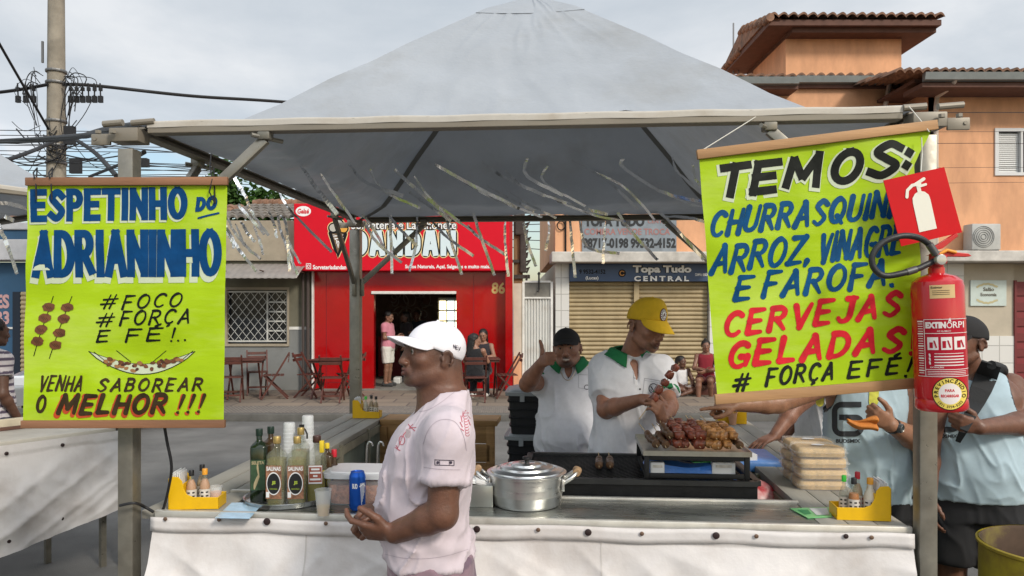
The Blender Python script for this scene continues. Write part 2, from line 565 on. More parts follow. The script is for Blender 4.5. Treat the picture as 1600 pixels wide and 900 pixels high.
mb = MB()                                        # road: one sheet out to the horizon, dipping to the far gutter
def road_z(y): return -0.09 * min(1, max(0, (y - 6.5) / 5.5))
ys = [-40, -10, 0, 3, 6.5, 8, 9.5, 11, 12, 12.5, 60, 1200]
xs = [-1200, -60, -20, -8, 0, 8, 20, 60, 1200]
mb.add([(x, y, road_z(y)) for y in ys for x in xs],
       [(j * 9 + i, j * 9 + i + 1, (j + 1) * 9 + i + 1, (j + 1) * 9 + i) for j in range(len(ys) - 1) for i in range(8)])
tag(mb.build('road', M_asphalt), kind='structure')
mb = MB()
mb.box((0, 12.58, -.06), (80, .16, .18), ch=.02)
tag(mb.build('kerb', M_kerb, smooth=40), kind='structure')
mb = MB()
mb.add([(-40, 12.661, .031), (40, 12.661, .031), (40, 13.5, .034), (-40, 13.5, .034)], [(0, 1, 2, 3)], 1)
mb.add([(-40, 13.5, .034), (40, 13.5, .034), (40, 24, .06), (-40, 24, .06)], [(0, 1, 2, 3)], 0)
mb.add([(-40, 12.661, .031), (40, 12.661, .031), (40, 12.661, -.1), (-40, 12.661, -.1)], [(0, 1, 2, 3)], 1)
tag(mb.build('pavement', [M_pave, M_cobble]), kind='structure')

F = 16.0
def fx(px, Y=F): return PX(px, Y)
def fz(py, Y=F): return PZ(py, Y)
FL0 = 0.045
def wallbox(mb, x0, x1, y0, y1, z0, z1, m=0, ch=0.0):
    mb.box(((x0 + x1) / 2, (y0 + y1) / 2, (z0 + z1) / 2), (abs(x1 - x0), abs(y1 - y0), abs(z1 - z0)), None, m, ch)
def wall_with_hole(mb, x0, x1, z0, z1, hx0, hx1, hz0, hz1, y0, y1, m=0):
    wallbox(mb, x0, hx0, y0, y1, z0, z1, m); wallbox(mb, hx1, x1, y0, y1, z0, z1, m)
    if hz1 < z1: wallbox(mb, hx0, hx1, y0, y1, hz1, z1, m)
    if hz0 > z0: wallbox(mb, hx0, hx1, y0, y1, z0, hz0, m)
def tiles(mb, o, along, up, n, length, rows, m=0, r=.085):
    """clay roof tiles: half round ridges running up the slope"""
    o, along, up = Vector(o), Vector(along).normalized(), Vector(up)
    nrm = along.cross(up).normalized()
    if nrm.z < 0: nrm = -nrm
    pitch = length / n
    rl = 1.0 / rows
    for j in range(rows):
        a, b = j * rl - (.12 * rl if j else 0), (j + 1) * rl
        K = n * 8
        vs = []
        for e, (f, h) in enumerate(((a, .035), (b, .0))):
            for i in range(K + 1):
                s = abs(math.sin(math.pi * i / 8)) ** .8
                jit = mnoise.noise(Vector((i // 8, j, 3.3))) * .012
                vs.append(o + along * (i * pitch / 8) + up * (f + jit * (e == 0)) + nrm * (s * r + h))
        mb.add(vs, [(i, i + 1, K + 2 + i, K + 1 + i) for i in range(K)], m)
        # tile ends
        vs = []
        for i in range(K + 1):
            s = abs(math.sin(math.pi * i / 8)) ** .8
            jit = mnoise.noise(Vector((i // 8, j, 3.3))) * .012
            p = o + along * (i * pitch / 8) + up * (a + jit)
            vs += [p + nrm * (s * r + .035), p + nrm * (s * r * .75 + .01)]
        mb.add(vs, [(2 * i, 2 * i + 1, 2 * i + 3, 2 * i + 2) for i in range(K)], m)
M_tile = mat('clay_tile', (.23, .125, .08), .85, var=.4, vscale=7, bump=.003, bscale=50, stain=(.055, .05, .045), stain_amt=.8, stain_scale=2.5)

# ------------------------------------------------------------------ grey-olive house
M_olive = mat('olive_plaster', (.155, .145, .105), .9, var=.15, vscale=3, bump=.003, bscale=70, stain=(.09, .085, .06), stain_amt=.5)
M_greyp = mat('grey_paint', (.20, .205, .20), .85, var=.12, vscale=4, bump=.003, bscale=70, stain=(.12, .12, .11), stain_amt=.5)
M_beigec = mat('weathered_concrete', (.36, .31, .235), .9, var=.2, vscale=3, bump=.004, bscale=50, stain=(.14, .12, .09), stain_amt=.8, stain_scale=1.5)
M_whitep = mat('white_paint', (.70, .69, .66), .6, var=.1, vscale=5, stain=(.4, .37, .32), stain_amt=.5, stain_scale=4)
M_dark = mat('dark_void', (.012, .012, .013), .6)
M_glassd = mat('dark_glass', (.02, .022, .024), .08, spec=.6)
hx0, hx1 = fx(-330), fx(489)
house = thing('house', 'olive and grey single storey house with a grilled window and metal awning', 'house', (0, F, 0))
T0_ = Matrix.Translation((0, -F, 0))
mb = MB(); mb.M = Matrix.Translation((0, -F, 0))
wx0, wx1, wz0, wz1 = fx(352), fx(452), fz(541), fz(449)
wall_with_hole(mb, fx(330), hx1, fz(513), fz(408), wx0, wx1, fz(513) - .001, wz1, F, F + .2, 0)
wall_with_hole(mb, fx(330), hx1, FL0, fz(513), wx0, wx1, wz0, fz(513) + .001, F, F + .2, 1)
wallbox(mb, fx(330), hx1, F + .2, F + 5, FL0, fz(408), 0)
mb.build('wall', [M_olive, M_greyp], house)
mb = MB(); mb.M = Matrix.Translation((0, -F, 0))
wallbox(mb, wx1, fx(482), F - .012, F, fz(515), fz(510.5))
mb.build('dado_line', M_whitep, house)
mb = MB(); mb.M = Matrix.Translation((0, -F, 0))
wallbox(mb, fx(330), hx1, F - .06, F + 5, fz(408) + .002, fz(345), ch=.01)
mb.build('parapet', M_beigec, house)
mb = MB(); mb.M = Matrix.Translation((0, -F, 0))
tiles(mb, (fx(330), F + .05, fz(345) + .02), (1, 0, 0), (0, 2.6, .62), 12, hx1 - fx(330), 5)
mb.build('roof', mat('old_grey_tile', (.17, .15, .13), .9, var=.35, vscale=6, bump=.003, bscale=50, stain=(.07, .065, .06), stain_amt=.7, stain_scale=2.5), house, smooth=50)
mb = MB(); mb.M = T0_
for k in range(14):
    x_ = fx(330) + (hx1 - fx(330)) * k / 14
    mb.tube([(x_, F + 2.62, fz(345) + .70), (x_ + (hx1 - fx(330)) / 14 + .04, F + 2.62, fz(345) + .72)], [.10, .115], 10)
mb.build('ridge_tiles', M_tile, house, smooth=50)
mb = MB(); mb.M = Matrix.Translation((0, -F, 0))
ax0, ax1 = fx(340), fx(484)
def awn(s, t):
    x = ax0 + (ax1 - ax0) * s
    return (x, F - .02 - .95 * t, fz(409) - .05 - .33 * t ** 1.6 + .006 * math.sin(s * 90))
mb.grid(awn, 60, 6)
awn_o = mb.build('awning', mat('awning_metal', (.26, .235, .215), .55, .2, var=.12), house, smooth=60, solid=.012)
mb = MB(); mb.M = Matrix.Translation((0, -F, 0))
for px in (372, 428, 480):
    mb.tube([(fx(px), F, fz(424) - .05), (fx(px), F - .9, fz(424) - .02)], .012)
mb.build('awning_bracket', mat('rusty_iron', (.10, .06, .045), .8, .3, var=.3), house)
wn = None
mb = MB(); mb.M = Matrix.Translation((0, -F, 0))
for (a, b, c, d) in ((wx0, wx1, wz1 - .05, wz1), (wx0, wx1, wz0, wz0 + .05), (wx0, wx0 + .04, wz0 + .05, wz1 - .05), (wx1 - .04, wx1, wz0 + .05, wz1 - .05)):
    wallbox(mb, a, b, F - .03, F + .08, c, d)
wn = mb.build('window', M_beigec, house)
mb = MB(); mb.M = Matrix.Translation((0, -F, 0))
wallbox(mb, wx0 + .04, wx1 - .04, F + .12, F + .13, wz0 + .05, wz1 - .05)
mb.build('pane', M_glassd, wn)
mb = MB(); mb.M = Matrix.Translation((0, -F, 0))      # outer trim line and diamond grille
gx0, gx1, gz0, gz1 = fx(330), fx(416), fz(532), fz(457)
mx0, mx1 = fx(418), fx(447)
for (a, b, c, d) in ((gx0, mx1, gz1, gz1 + .03), (gx0, mx1, gz0 - .03, gz0), (gx1, mx0, gz0, gz1), (mx1, mx1 + .03, gz0 - .03, gz1 + .03)):
    wallbox(mb, a, b, F + .02, F + .05, c, d)
def clipseg(x, z, dx, dz, x0, x1, z0, z1):
    ts = []
    lo, hi = -9, 9
    for p, d, a, b in ((x, dx, x0, x1), (z, dz, z0, z1)):
        t1, t2 = (a - p) / d, (b - p) / d
        lo = max(lo, min(t1, t2)); hi = min(hi, max(t1, t2))
    return (lo, hi) if hi > lo + .02 else None
st = .165
for (x0, x1) in ((wx0 + .03, gx1), (mx0, mx1)):
    for sgn in (1, -1):
        for k in range(-12, 30):
            x = x0 + k * st
            c = clipseg(x, gz0, 1, 1.25 * sgn, x0, x1, gz0, gz1) if sgn > 0 else clipseg(x, gz1, 1, -1.25, x0, x1, gz0, gz1)
            if c:
                zz = gz0 if sgn > 0 else gz1
                d = 1.25 * sgn
                mb.bar((x + c[0], F + .035 + .008 * sgn, zz + d * c[0]), (x + c[1], F + .035 + .008 * sgn, zz + d * c[1]), .009)
for k in range(1, 5):
    z = gz0 + (gz1 - gz0) * k / 5
    wallbox(mb, mx0, mx1, F + .055, F + .075, z - .015, z + .015)
mb.build('grille', mat('grille_paint', (.52, .52, .49), .6, var=.15), wn)
mb = MB(); mb.M = Matrix.Translation((0, -F, 0))
mb.tube([(fx(476), F - .12, FL0), (fx(476), F - .12, fz(424))], .028)
mb.tube([(fx(483), F - .1, FL0), (fx(483), F - .1, fz(424))], .035)
mb.build('drain_pipe', mat('dark_pipe', (.06, .045, .04), .7), house)

# ------------------------------------------------------------------ red ice-cream shop
M_red = mat('red_gloss_panel', (.36, .002, .004), .18, var=.16, vscale=1.1, spec=.5, coat=.35, bump=.003, bscale=1.6, rvar=.08)
M_redsign = mat('red_sign_face', (.60, .006, .02), .5, spec=.2, var=.04, vscale=2)
M_white = mat('sign_white', (.80, .80, .80), .45)
M_black = mat('sign_black', (.010, .010, .011), .5, spec=.2)
M_cream = mat('sign_cream', (.78, .60, .30), .5)
M_gold = mat('sign_gold', (.62, .42, .16), .35, .3)
shop = thing('ice_cream_shop', 'bright red ice cream and snack shop with a big red sign above its door', 'shop', (0, F, 0))
T0 = Matrix.Translation((0, -F, 0))
rx0, rx1 = fx(491), fx(801)
dx0, dx1, dz1 = fx(584), fx(713), fz(455)
mb = MB(); mb.M = T0
wall_with_hole(mb, rx0, rx1, FL0, fz(330), dx0, dx1, FL0, dz1, F, F + .2)
wallbox(mb, fx(790), rx1, F - .25, F, FL0, fz(424))
# joints between the panels
mb.build('wall', M_red, shop)
mb = MB(); mb.M = T0
for px in (510, 560, 740):
    wallbox(mb, fx(px) - .006, fx(px) + .006, F - .004, F, FL0, fz(428))
for x0_, x1_ in ((fx(510), fx(560)), (fx(740), fx(789))):
    wallbox(mb, x0_ + .006, x1_, F - .0035, F, fz(598), fz(596.8))
mb.build('panel_joint', mat('red_joint', (.22, .004, .008), .5), shop)
mb = MB(); mb.M = T0                              # room behind the door
ix0, ix1 = rx0 + .1, rx1 - .1
wallbox(mb, ix0 - .1, ix0, F + .2, F + 5, FL0, 3.2); wallbox(mb, ix1, ix1 + .1, F + .2, F + 5, FL0, 3.2)
wallbox(mb, ix0, ix1, F + 4.9, F + 5, FL0, 3.2); wallbox(mb, ix0, ix1, F + .2, F + 4.9, 3.1, 3.2)
mb.build('room', mat('room_dark', (.22, .19, .18), .8, var=.3), shop)
mb = MB(); mb.M = T0
wallbox(mb, ix0, ix1, F - .02, F + 4.9, FL0 - .02, FL0 + .03)
mb.build('room_floor', mat('room_floor', (.2, .19, .17), .5, var=.2), shop)
mb = MB(); mb.M = T0
wallbox(mb, dx0 - .05, dx1, F - .03, F + .1, dz1 - .06, dz1, ch=.01)
mb.build('door_header', M_whitep, shop)
mb = MB(); mb.M = T0
wallbox(mb, fx(488.5), fx(491.2), F - .08, F - .003, FL0, fz(424))
mb.build('edge_trim', M_whitep, shop)
gw = MB(); gw.M = T0                               # painted name on the room's back wall
yb = F + 4.89
def rf(x, y, l=0): return (x, yb - l, y)
fit_text(gw, 'DANDAN', -2.1, -.2, 2.15, 2.85, rf, 0, .05, .1)
for k in range(26):
    a = random.uniform(0, 6.28); cx0, cz0 = random.uniform(-3.4, -2.2), random.uniform(1.5, 2.9)
    ribbon(gw, [(cx0 + .3 * t * math.cos(a + t * 3), cz0 + .3 * t * math.sin(a + t * 3)) for t in np.linspace(0, 1, 8)], .035, rf)
gw.build('wall_lettering', mat('chalk_white', (.42, .44, .44), .8), shop)
# lit freezer shelf far inside
shelf = MB(); shelf.M = T0
wallbox(shelf, -1.92, -1.25, F + 3.9, F + 4.5, FL0, 2.02, 0)
fr = shelf.build('display_freezer', mat('freezer_body', (.3, .3, .3), .4), shop)
shelf = MB(); shelf.M = T0
for i in range(3):
    for j in range(4):
        wallbox(shelf, -1.88 + i * .21, -1.71 + i * .21, F + 3.88, F + 3.895, .9 + j * .27, 1.12 + j * .27, (i + j * 2) % 2)
shelf.build('lit_shelf', [mat('lit_shelf_warm', (.8, .7, .4), .5, emit=(1, .86, .5), estr=3.5), mat('lit_shelf_white', (.8, .8, .8), .5, emit=(.9, 1, .95), estr=2.0)], fr)
mb = MB(); mb.M = T0
wallbox(mb, -3.3, -2.2, F + 2.9, F + 3.5, FL0, 1.05, ch=.02)
mb.build('service_counter', mat('counter_red', (.25, .02, .03), .4), shop)
mb = MB(); mb.M = T0
wallbox(mb, -2.62, -2.46, F + .9, F + 1.2, FL0 + .03, FL0 + .18, ch=.03)
mb.build('shop_stool', mat('stool_pale', (.6, .6, .58), .4), shop)
# number 86 on the wall
mb = MB(); mb.M = T0
fit_text(mb, '86', fx(768), fx(789), fz(459), fz(441), lambda x, y: (x, F - .006, y), 0, .03, .05)
mb.build('house_number', M_gold, shop)
# the sign box
SY = 15.62
def sxp(px): return PX(px, SY)
def szp(py): return PZ(py, SY)
mb = MB(); mb.M = T0
wallbox(mb, sxp(459), sxp(796), SY, F - .003, szp(423), szp(318), ch=.015)
sgn = mb.build('sign_board', M_redsign, shop)
def sf(l): return lambda x, y, k=0: (PX(x, SY), SY - l - k, PZ(y, SY))
def px_text(mb, s, x0, x1, yb_, yt_, l, m=0, bold=.02, shear=0, sp=1.0, f=None, slope=0):
    fit_text(mb, s, x0, x1, yb_, yt_, f or sf(l), m, bold, shear, sp, slope)
for grow, l, mm, nm in ((3.4, .004, M_cream, 'name_halo'), (2.0, .008, M_black, 'name_outline'), (0, .012, mat('sign_bluewhite', (.62, .72, .76), .4), 'name_lettering')):
    mb = MB(); mb.M = T0
    X0, X1 = 549, 715
    L_ = 'DANDAN'
    cw = (X1 - X0) / 6
    for i, ch in enumerate(L_):
        x0 = X0 + i * cw + 1.0; x1 = X0 + (i + 1) * cw - 2.5
        gl = {'D': [[(0, 0), (0, 1)], [(0, 1), (.3, 1)] + arc(.3, .62, .5, .38, 90, 0, 6) + arc(.3, .38, .5, .38, 0, -90, 6) + [(0, 0)]],
              'A': [[(0, 0), (.28, 1)], [(.28, 1), (.6, 1)], [(.6, 1), (.9, 0)], [(.2, .3), (.7, .3)]],
              'N': [[(0, 0), (0, 1)], [(0, 1), (.8, 0)], [(.8, 0), (.8, 1)]]}[ch]
        gw_ = {'D': .8, 'A': .9, 'N': .8}[ch]
        w0 = 9.0
        for k, st in enumerate(gl):
            pl = [(x0 + w0 / 2 + (x1 - x0 - w0) * gx / gw_, 400 - w0 / 2 + 0 - gy * (40 - w0)) for gx, gy in st]
            ribbon(mb, pl, w0 + 2 * grow, sf(l + .0005 * k), 0, square=(grow == 0))
    mb.build(nm, mm, sgn)
for bold, l, mm, nm in ((.13, .004, M_cream, 'tagline_halo'), (.08, .008, M_black, 'tagline_outline'), (.012, .012, M_white, 'tagline_lettering')):
    mb = MB(); mb.M = T0
    g = bold * 14
    px_text(mb, 'Sorveteria e Lanchonete', 549 - g, 713 + g, 358 + g * .8, 345 - g * .8, l, 0, bold)
    mb.build(nm, mm, sgn)
mb = MB(); mb.M = T0
px_text(mb, 'Sorveteriadandan', 489, 541, 421, 414, .004, 0, .03)
px_text(mb, 'Sucos Naturais, Açaí, Salgados e muito mais...', 633, 769, 421, 413.5, .004, 0, .03)
for a in ([(478.6, 412), (485.6, 412), (485.6, 420), (478.6, 420), (478.6, 411.5)], arc(482, 416, 1.9, 1.9, 0, 360, 12)):
    ribbon(mb, a, 1.0, sf(.004), 0)
mb.build('small_lettering', M_white, sgn)
mb = MB(); mb.M = T0                                # oval badge
mb.add([sf(.003)(*p) for p in arc(474, 330, 12, 8, 0, 360, 28)[:-1]], [tuple(range(28))])
mb.build('oval_badge', M_white, sgn)
mb = MB(); mb.M = T0
px_text(mb, 'Gelaé', 465, 483, 334, 326, .006, 0, .03, .2)
mb.build('badge_lettering', M_redsign, sgn)
for grow, l, mm, nm in ((2.4, .004, M_cream, 'cone_halo'), (1.2, .008, M_black, 'cone_outline')):
    mb = MB(); mb.M = T0
    ribbon(mb, [(517, 364), (528, 398), (539, 366)], 5 + 2 * grow, sf(l), 0)
    for (cx, cy, r) in ((521, 356, 7), (529, 351, 8), (537, 357, 7)):
        mb.add([sf(l + .001 + .0004 * r)(*p) for p in arc(cx, cy, r + grow, r + grow, 0, 360, 20)[:-1]], [tuple(range(20))])
    mb.add([sf(l + .0008)(*p) for p in ((516 - grow, 363), (528, 402 + grow), (540 + grow, 363))], [(0, 1, 2)])
    mb.build(nm, mm, sgn)
mb = MB(); mb.M = T0
mb.add([sf(.0125)(*p) for p in ((519, 365), (528, 396), (537, 365))], [(0, 1, 2)], 0)
for (cx, cy, r, m_) in ((521, 356, 6, 1), (529, 351, 7, 1), (537, 357, 6, 2)):
    mb.add([sf(.0135 + .0004 * r)(*p) for p in arc(cx, cy, r, r, 0, 360, 20)[:-1]], [tuple(range(20))], m_)
mb.build('cone_emblem', [mat('cone_brown', (.16, .10, .05), .6), mat('scoop_grey', (.45, .43, .38), .5), mat('scoop_orange', (.7, .35, .05), .5)], sgn)
mb = MB(); mb.M = T0
for k in range(4):
    ribbon(mb, [(520.5 + k * 2.6, 367 + k * 6.5), (536.5 - k * 2, 367 + k * 1.5 + 4)], .9, sf(.0132), 0)
    ribbon(mb, [(536 - k * 2.4, 367 + k * 6.5), (521 + k * 1.6, 367 + k * 2 + 3)], .9, sf(.0136), 0)
mb.build('cone_pattern', M_white, sgn)

# ------------------------------------------------------------------ gate, post and pilaster between the shops
M_orange = mat('orange_plaster', (.68, .36, .20), .85, var=.16, vscale=1.6, bump=.002, bscale=90, stain=(.46, .235, .135), stain_amt=.65, stain_scale=1.1, stretch=(1.6, 1.6, .6))
M_cream_w = mat('cream_wall', (.58, .50, .40), .8, var=.1, vscale=3, stain=(.35, .3, .24), stain_amt=.4)
mb = MB(); mb.M = T0
wallbox(mb, fx(802) + .004, fx(815), F - .1, F + .3, FL0, fz(556), 0)
wallbox(mb, fx(802) + .004, fx(815), F - .098, F + .298, fz(556), fz(443), 1)
o = mb.build('gate_pilaster', [M_orange, M_cream_w]); o.location = (0, F, 0)
tag(o, 'narrow pilaster painted orange below and cream above beside the red shop', 'pilaster')
gate = thing('gate', 'white corrugated metal gate between the red shop and the shuttered shop', 'gate', (0, F, 0))
mb = MB(); mb.M = T0
g0, g1 = fx(816), fx(864)
K = 90
for i in range(K):
    pass
def cor(s, t):
    ph = (s * 9) % 1.0
    return (g0 + .05 + (g1 - g0 - .1) * s, F + .05 - .03 * min(1, max(0, 2.6 - abs(ph - .5) * 8)), FL0 + .05 + (fz(466) - FL0 - .05) * t)
mb.grid(cor, 90, 1)
mb.build('corrugated_sheet', mat('gate_white', (.62, .62, .59), .5, var=.06, stain=(.28, .2, .13), stain_amt=.35, stain_scale=3), gate, smooth=25)
mb = MB(); mb.M = T0
for (a, b, c, d) in ((g0, g0 + .05, FL0, fz(440)), (g1 - .05, g1, FL0, fz(440)), (g0 + .05, g1 - .05, fz(441.5), fz(438.5)), (g0 + .05, g1 - .05, fz(466.5), fz(464))):
    wallbox(mb, a, b, F - .01, F + .06, c, d)
mb.build('gate_frame', M_whitep, gate)
mb = MB(); mb.M = T0
wallbox(mb, g0 + .05, g1 - .05, F + .02, F + .025, fz(464), fz(441.5))
mb.build('upper_panel', mat('smoky_sheet', (.18, .17, .15), .3, var=.2), gate)
mb = MB(); mb.M = T0
mb.tube([(fx(842), F - .03, fz(425)), (fx(842), F - .03, fz(452)), (fx(841), F - .05, fz(456)), (fx(839), F - .05, fz(455))], .018)
mb.tube([(fx(839.5), F - .03, fz(428)), (fx(844.5), F - .03, fz(428))], .014)
mb.build('gate_hook', mat('black_iron', (.02, .02, .02), .6), gate)
mp = thing('meter_post', 'old brown wooden meter post with black fittings above the gate', 'post', (fx(810), 16.5, 0))
mb = MB()
mb.box((0, 0, 2.6), (.2, .22, 5.2), ch=.015)
mb.build('post_shaft', mat('old_wood', (.27, .15, .075), .85, var=.35, vscale=9, stretch=(1, 1, .12), bump=.004, bscale=30), mp, smooth=40)
mb = MB()
mb.box((.03, -.16, 3.55), (.22, .1, .5), ch=.03); mb.box((.1, -.15, 2.95), (.14, .1, .9), ch=.03)
for k in range(9):
    z = 2.4 + k * .16
    mb.tube([(.12, -.14, z), (.2 + .03 * (k % 3), -.16, z + .05), (.17, -.18, z - .06)], .025)
mb.box((-.02, -.14, 2.75), (.3, .05, .06)); mb.box((0.08, -.14, 2.42), (.34, .05, .08))
mb.build('fittings', mat('fitting_dark', (.05, .04, .035), .7, var=.4), mp)

# ------------------------------------------------------------------ shuttered shop with the orange upper floor
hs = thing('corner_building', 'orange two storey building with closed beige shutters and a blue shop sign', 'building', (0, F, 0))
M_tilew = brick('white_wall_tiles', (.66, .65, .62), (.60, .59, .57), (.38, .37, .35), .34, .34, .008, .35, plane='XZ', off=0.0)
M_shut = mat('shutter_beige', (.38, .30, .175), .6, var=.1, vscale=3, stain=(.27, .20, .11), stain_amt=.6, stain_scale=1.6, stretch=(1.6, 1, .8))
M_slab = mat('slab_concrete', (.52, .49, .45), .9, var=.2, vscale=4, stain=(.25, .23, .2), stain_amt=.6, stain_scale=2.5)
bx0, bx1 = fx(868), fx(1760)
mb = MB(); mb.M = T0
wallbox(mb, bx0, fx(889), F - .05, F + .3, FL0, fz(411))
mb.build('tiled_pilaster', M_tilew, hs)
mb = MB(); mb.M = T0
wallbox(mb, fx(1108), fx(1128), F - .05, F + .3, FL0, fz(411))
mb.build('tiled_pilaster', M_tilew, hs)
mb = MB(); mb.M = T0
wallbox(mb, bx0, fx(1128), F + .3, F + 9, FL0, fz(411))
mb.build('shop_block', M_cream_w, hs)
for a, b in ((890, 991), (999, 1107)):
    mb = MB(); mb.M = T0
    z0, z1 = FL0, fz(439)
    n = 25
    vs = []
    for i in range(n * 6 + 1):
        ph = (i % 6) / 6
        z = z0 + (z1 - z0) * i / (n * 6)
        y = F + .12 - .035 * math.sin(math.pi * ph) ** .7 if ph > 0 else F + .125
        vs += [(fx(a), y, z), (fx(b), y, z)]
    mb.add(vs, [(2 * i, 2 * i + 1, 2 * i + 3, 2 * i + 2) for i in range(n * 6)])
    mb.build('roller_shutter', M_shut, hs, smooth=50)
mb = MB(); mb.M = T0
wallbox(mb, fx(991), fx(999), F + .02, F + .29, FL0, fz(439))
mb.build('shutter_post', M_shut, hs)
mb = MB(); mb.M = T0
wallbox(mb, fx(889) + .003, fx(1108) - .003, F - .12, F + .05, fz(440), fz(412.5), ch=.01)
bs = mb.build('shop_sign', mat('sign_navy', (.035, .065, .135), .4, var=.3, vscale=1.0), hs)
def bf(l): return lambda x, y, k=0: (fx(x, F - .12), F - .12 - l - k, fz(y, F - .12))
for bold, l, mm, nm in ((.11, .004, M_black, 'sign_outline'), (.05, .008, M_white, 'sign_lettering')):
    mb = MB(); mb.M = T0
    g = 6 * bold
    fit_text(mb, 'Topa Tudo', 989 - g, 1080 + g, 429 + g, 415 - g, bf(l), 0, bold)
    fit_text(mb, 'CENTRAL', 991 - g, 1076 + g, 439.4, 431.4 - g, bf(l), 0, bold, spacing=1.5)
    fit_text(mb, '(Lucas)', 915, 935, 438.2, 431.5, bf(l), 0, bold * .5)
    fit_text(mb, 'COMPRA, VENDA', 1086, 1106, 432, 427, bf(l), 0, bold * .5)
    mb.build(nm, mm, bs)
mb = MB(); mb.M = T0
fit_text(mb, '9 9532-4152', 905, 946, 428, 421, bf(.004), 0, .03)
mb.add([bf(.005)(*p) for p in arc(972, 427, 6, 6, 0, 360, 20)[:-1]], [tuple(range(20))], 0)
mb.build('sign_phone', M_black, bs)
mb = MB(); mb.M = T0
ribbon(mb, arc(972, 427, 3.4, 3.4, 40, 320, 12), 1.6, bf(.008), 0)
mb.build('sign_emblem', mat('emblem_orange', (.5, .22, .05), .5), bs)
mb = MB(); mb.M = T0
wallbox(mb, fx(862, 15.4), fx(1128, 15.4), 15.4, F + .35, fz(411, 15.4) + .02, fz(393, 15.4), ch=.02)
mb.build('awning_slab', M_slab, hs)
mb = MB(); mb.M = T0
wallbox(mb, bx0, fx(1458), F + .1, F + 9, fz(393) - .04, fz(135))
mb.build('upper_wall', M_orange, hs)
# hand painted sign on the upper wall
mb = MB(); mb.M = T0
wallbox(mb, fx(910), fx(1058), F + .06, F + .098, fz(393), fz(338))
us = mb.build('painted_sign', mat('painted_grey', (.21, .24, .27), .8, var=.2, vscale=5, stain=(.12, .13, .14), stain_amt=.5), hs)
uf = lambda x, y, k=0: (fx(x, F + .06), F + .055 - k, fz(y, F + .06))
mb = MB(); mb.M = T0
fit_text(mb, 'TOPA TUDO', 913, 1007, 354, 338, uf, 0, .06)
fit_text(mb, '98717-0198 99532-4152', 911, 1056, 388, 372, uf, 0, .05)
mb.build('sign_words', mat('worn_black', (.03, .032, .035), .8), us)
mb = MB(); mb.M = T0
fit_text(mb, 'COMPRA VENDE TROCA', 913, 1047, 367, 357, uf, 0, .02)
fit_text(mb, 'CENTRAL', 1012, 1050, 349, 343, uf, 0, .02)
mb.build('faded_words', mat('faded_red', (.33, .16, .15), .8), us)
mb = MB(); mb.M = T0
mb.tube([(fx(877 + 6 * math.cos(a)), F + .06, fz(352 + 7 * math.sin(a))) for a in np.linspace(0, 6.4, 16)], .012)
mb.tube([(fx(884), F + .07, fz(300)), (fx(884), F + .07, fz(395))], .02)
mb.build('wall_cable', M_black, hs)
# the right hand block, nearer to the street
G = 15.0
def gx(px): return PX(px, G)
def gz(py): return PZ(py, G)
mb = MB(); mb.M = T0
wsx0, wsx1, wsz0, wsz1 = gx(1556), gx(1640), gz(272), gz(203)
wall_with_hole(mb, gx(1459), gx(1900), gz(394), gz(128), wsx0, wsx1, wsz0, wsz1, G, G + .2)
wallbox(mb, gx(1459), gx(1900), G + .2, F + 9, gz(394), gz(128))
wallbox(mb, gx(1459) - .0, gx(1459) + .01, G, F + 9, gz(394), gz(128))
mb.build('front_wall', M_orange, hs)
mb = MB(); mb.M = T0
wallbox(mb, gx(1448), gx(1900), G - .55, G + 1.3, gz(411), gz(394.5), ch=.02)
mb.build('balcony_slab', M_slab, hs)
M_beigewall = mat('beige_plaster', (.47, .41, .32), .85, var=.08, vscale=3)
mb = MB(); mb.M = T0
wallbox(mb, gx(1506), gx(1585), G + .02, G + 6, gz(525), gz(411.5))
wallbox(mb, gx(1585), gx(1650), G + .2, G + 6, FL0, gz(411.5))
wallbox(mb, gx(1650), gx(1900), G + .02, G + 6, FL0, gz(411.5))
mb.build('ground_wall', M_beigewall, hs)
mb = MB(); mb.M = T0
wallbox(mb, gx(1448), gx(1506), G, G + 6, FL0, gz(411.5))
wallbox(mb, gx(1506), gx(1585), G, G + 6, FL0, gz(525))
mb.build('tiled_base', M_tilew, hs)
mb = MB(); mb.M = T0
wallbox(mb, gx(1586), gx(1650), G + .08, G + .16, FL0, gz(440))
dr = mb.build('door', mat('door_maroon', (.20, .025, .03), .5), hs)
mb = MB(); mb.M = T0
wallbox(mb, gx(1584.5), gx(1588), G - .02, G + .08, FL0, gz(438))
for k in range(7):
    wallbox(mb, gx(1590), gx(1648), G + .05, G + .079, .2 + k * .3, .36 + k * .3)
mb.build('door_panel', mat('door_rib', (.15, .02, .022), .5), dr)
mb = MB(); mb.M = T0
wallbox(mb, gx(1516), gx(1572), G - .015, G + .015, gz(478), gz(438), ch=.004)
pq = mb.build('wall_plaque', mat('plaque_glass', (.52, .60, .57), .25, var=.06), hs)
pf = lambda x, y, k=0: (PX(x, G - .015), G - .019 - k, PZ(y, G - .015))
mb = MB(); mb.M = T0
fit_text(mb, 'Salão', 1536, 1553, 455, 449, pf, 0, .03)
fit_text(mb, 'Economia', 1532, 1557, 463, 457.5, pf, 0, .03)
mb.build('plaque_lettering', mat('plaque_dark', (.12, .11, .08), .6), pq)
mb = MB(); mb.M = T0
for sy in (-1, 1):
    ribbon(mb, [(1527 + i * 3.4, 458.5 - sy * (10 + 4.5 * math.sin(i * .35) + .8 * (i % 2))) for i in range(10)], 3.2, pf, 0)
mb.build('plaque_ornament', mat('plaque_ochre', (.48, .42, .24), .6), pq)
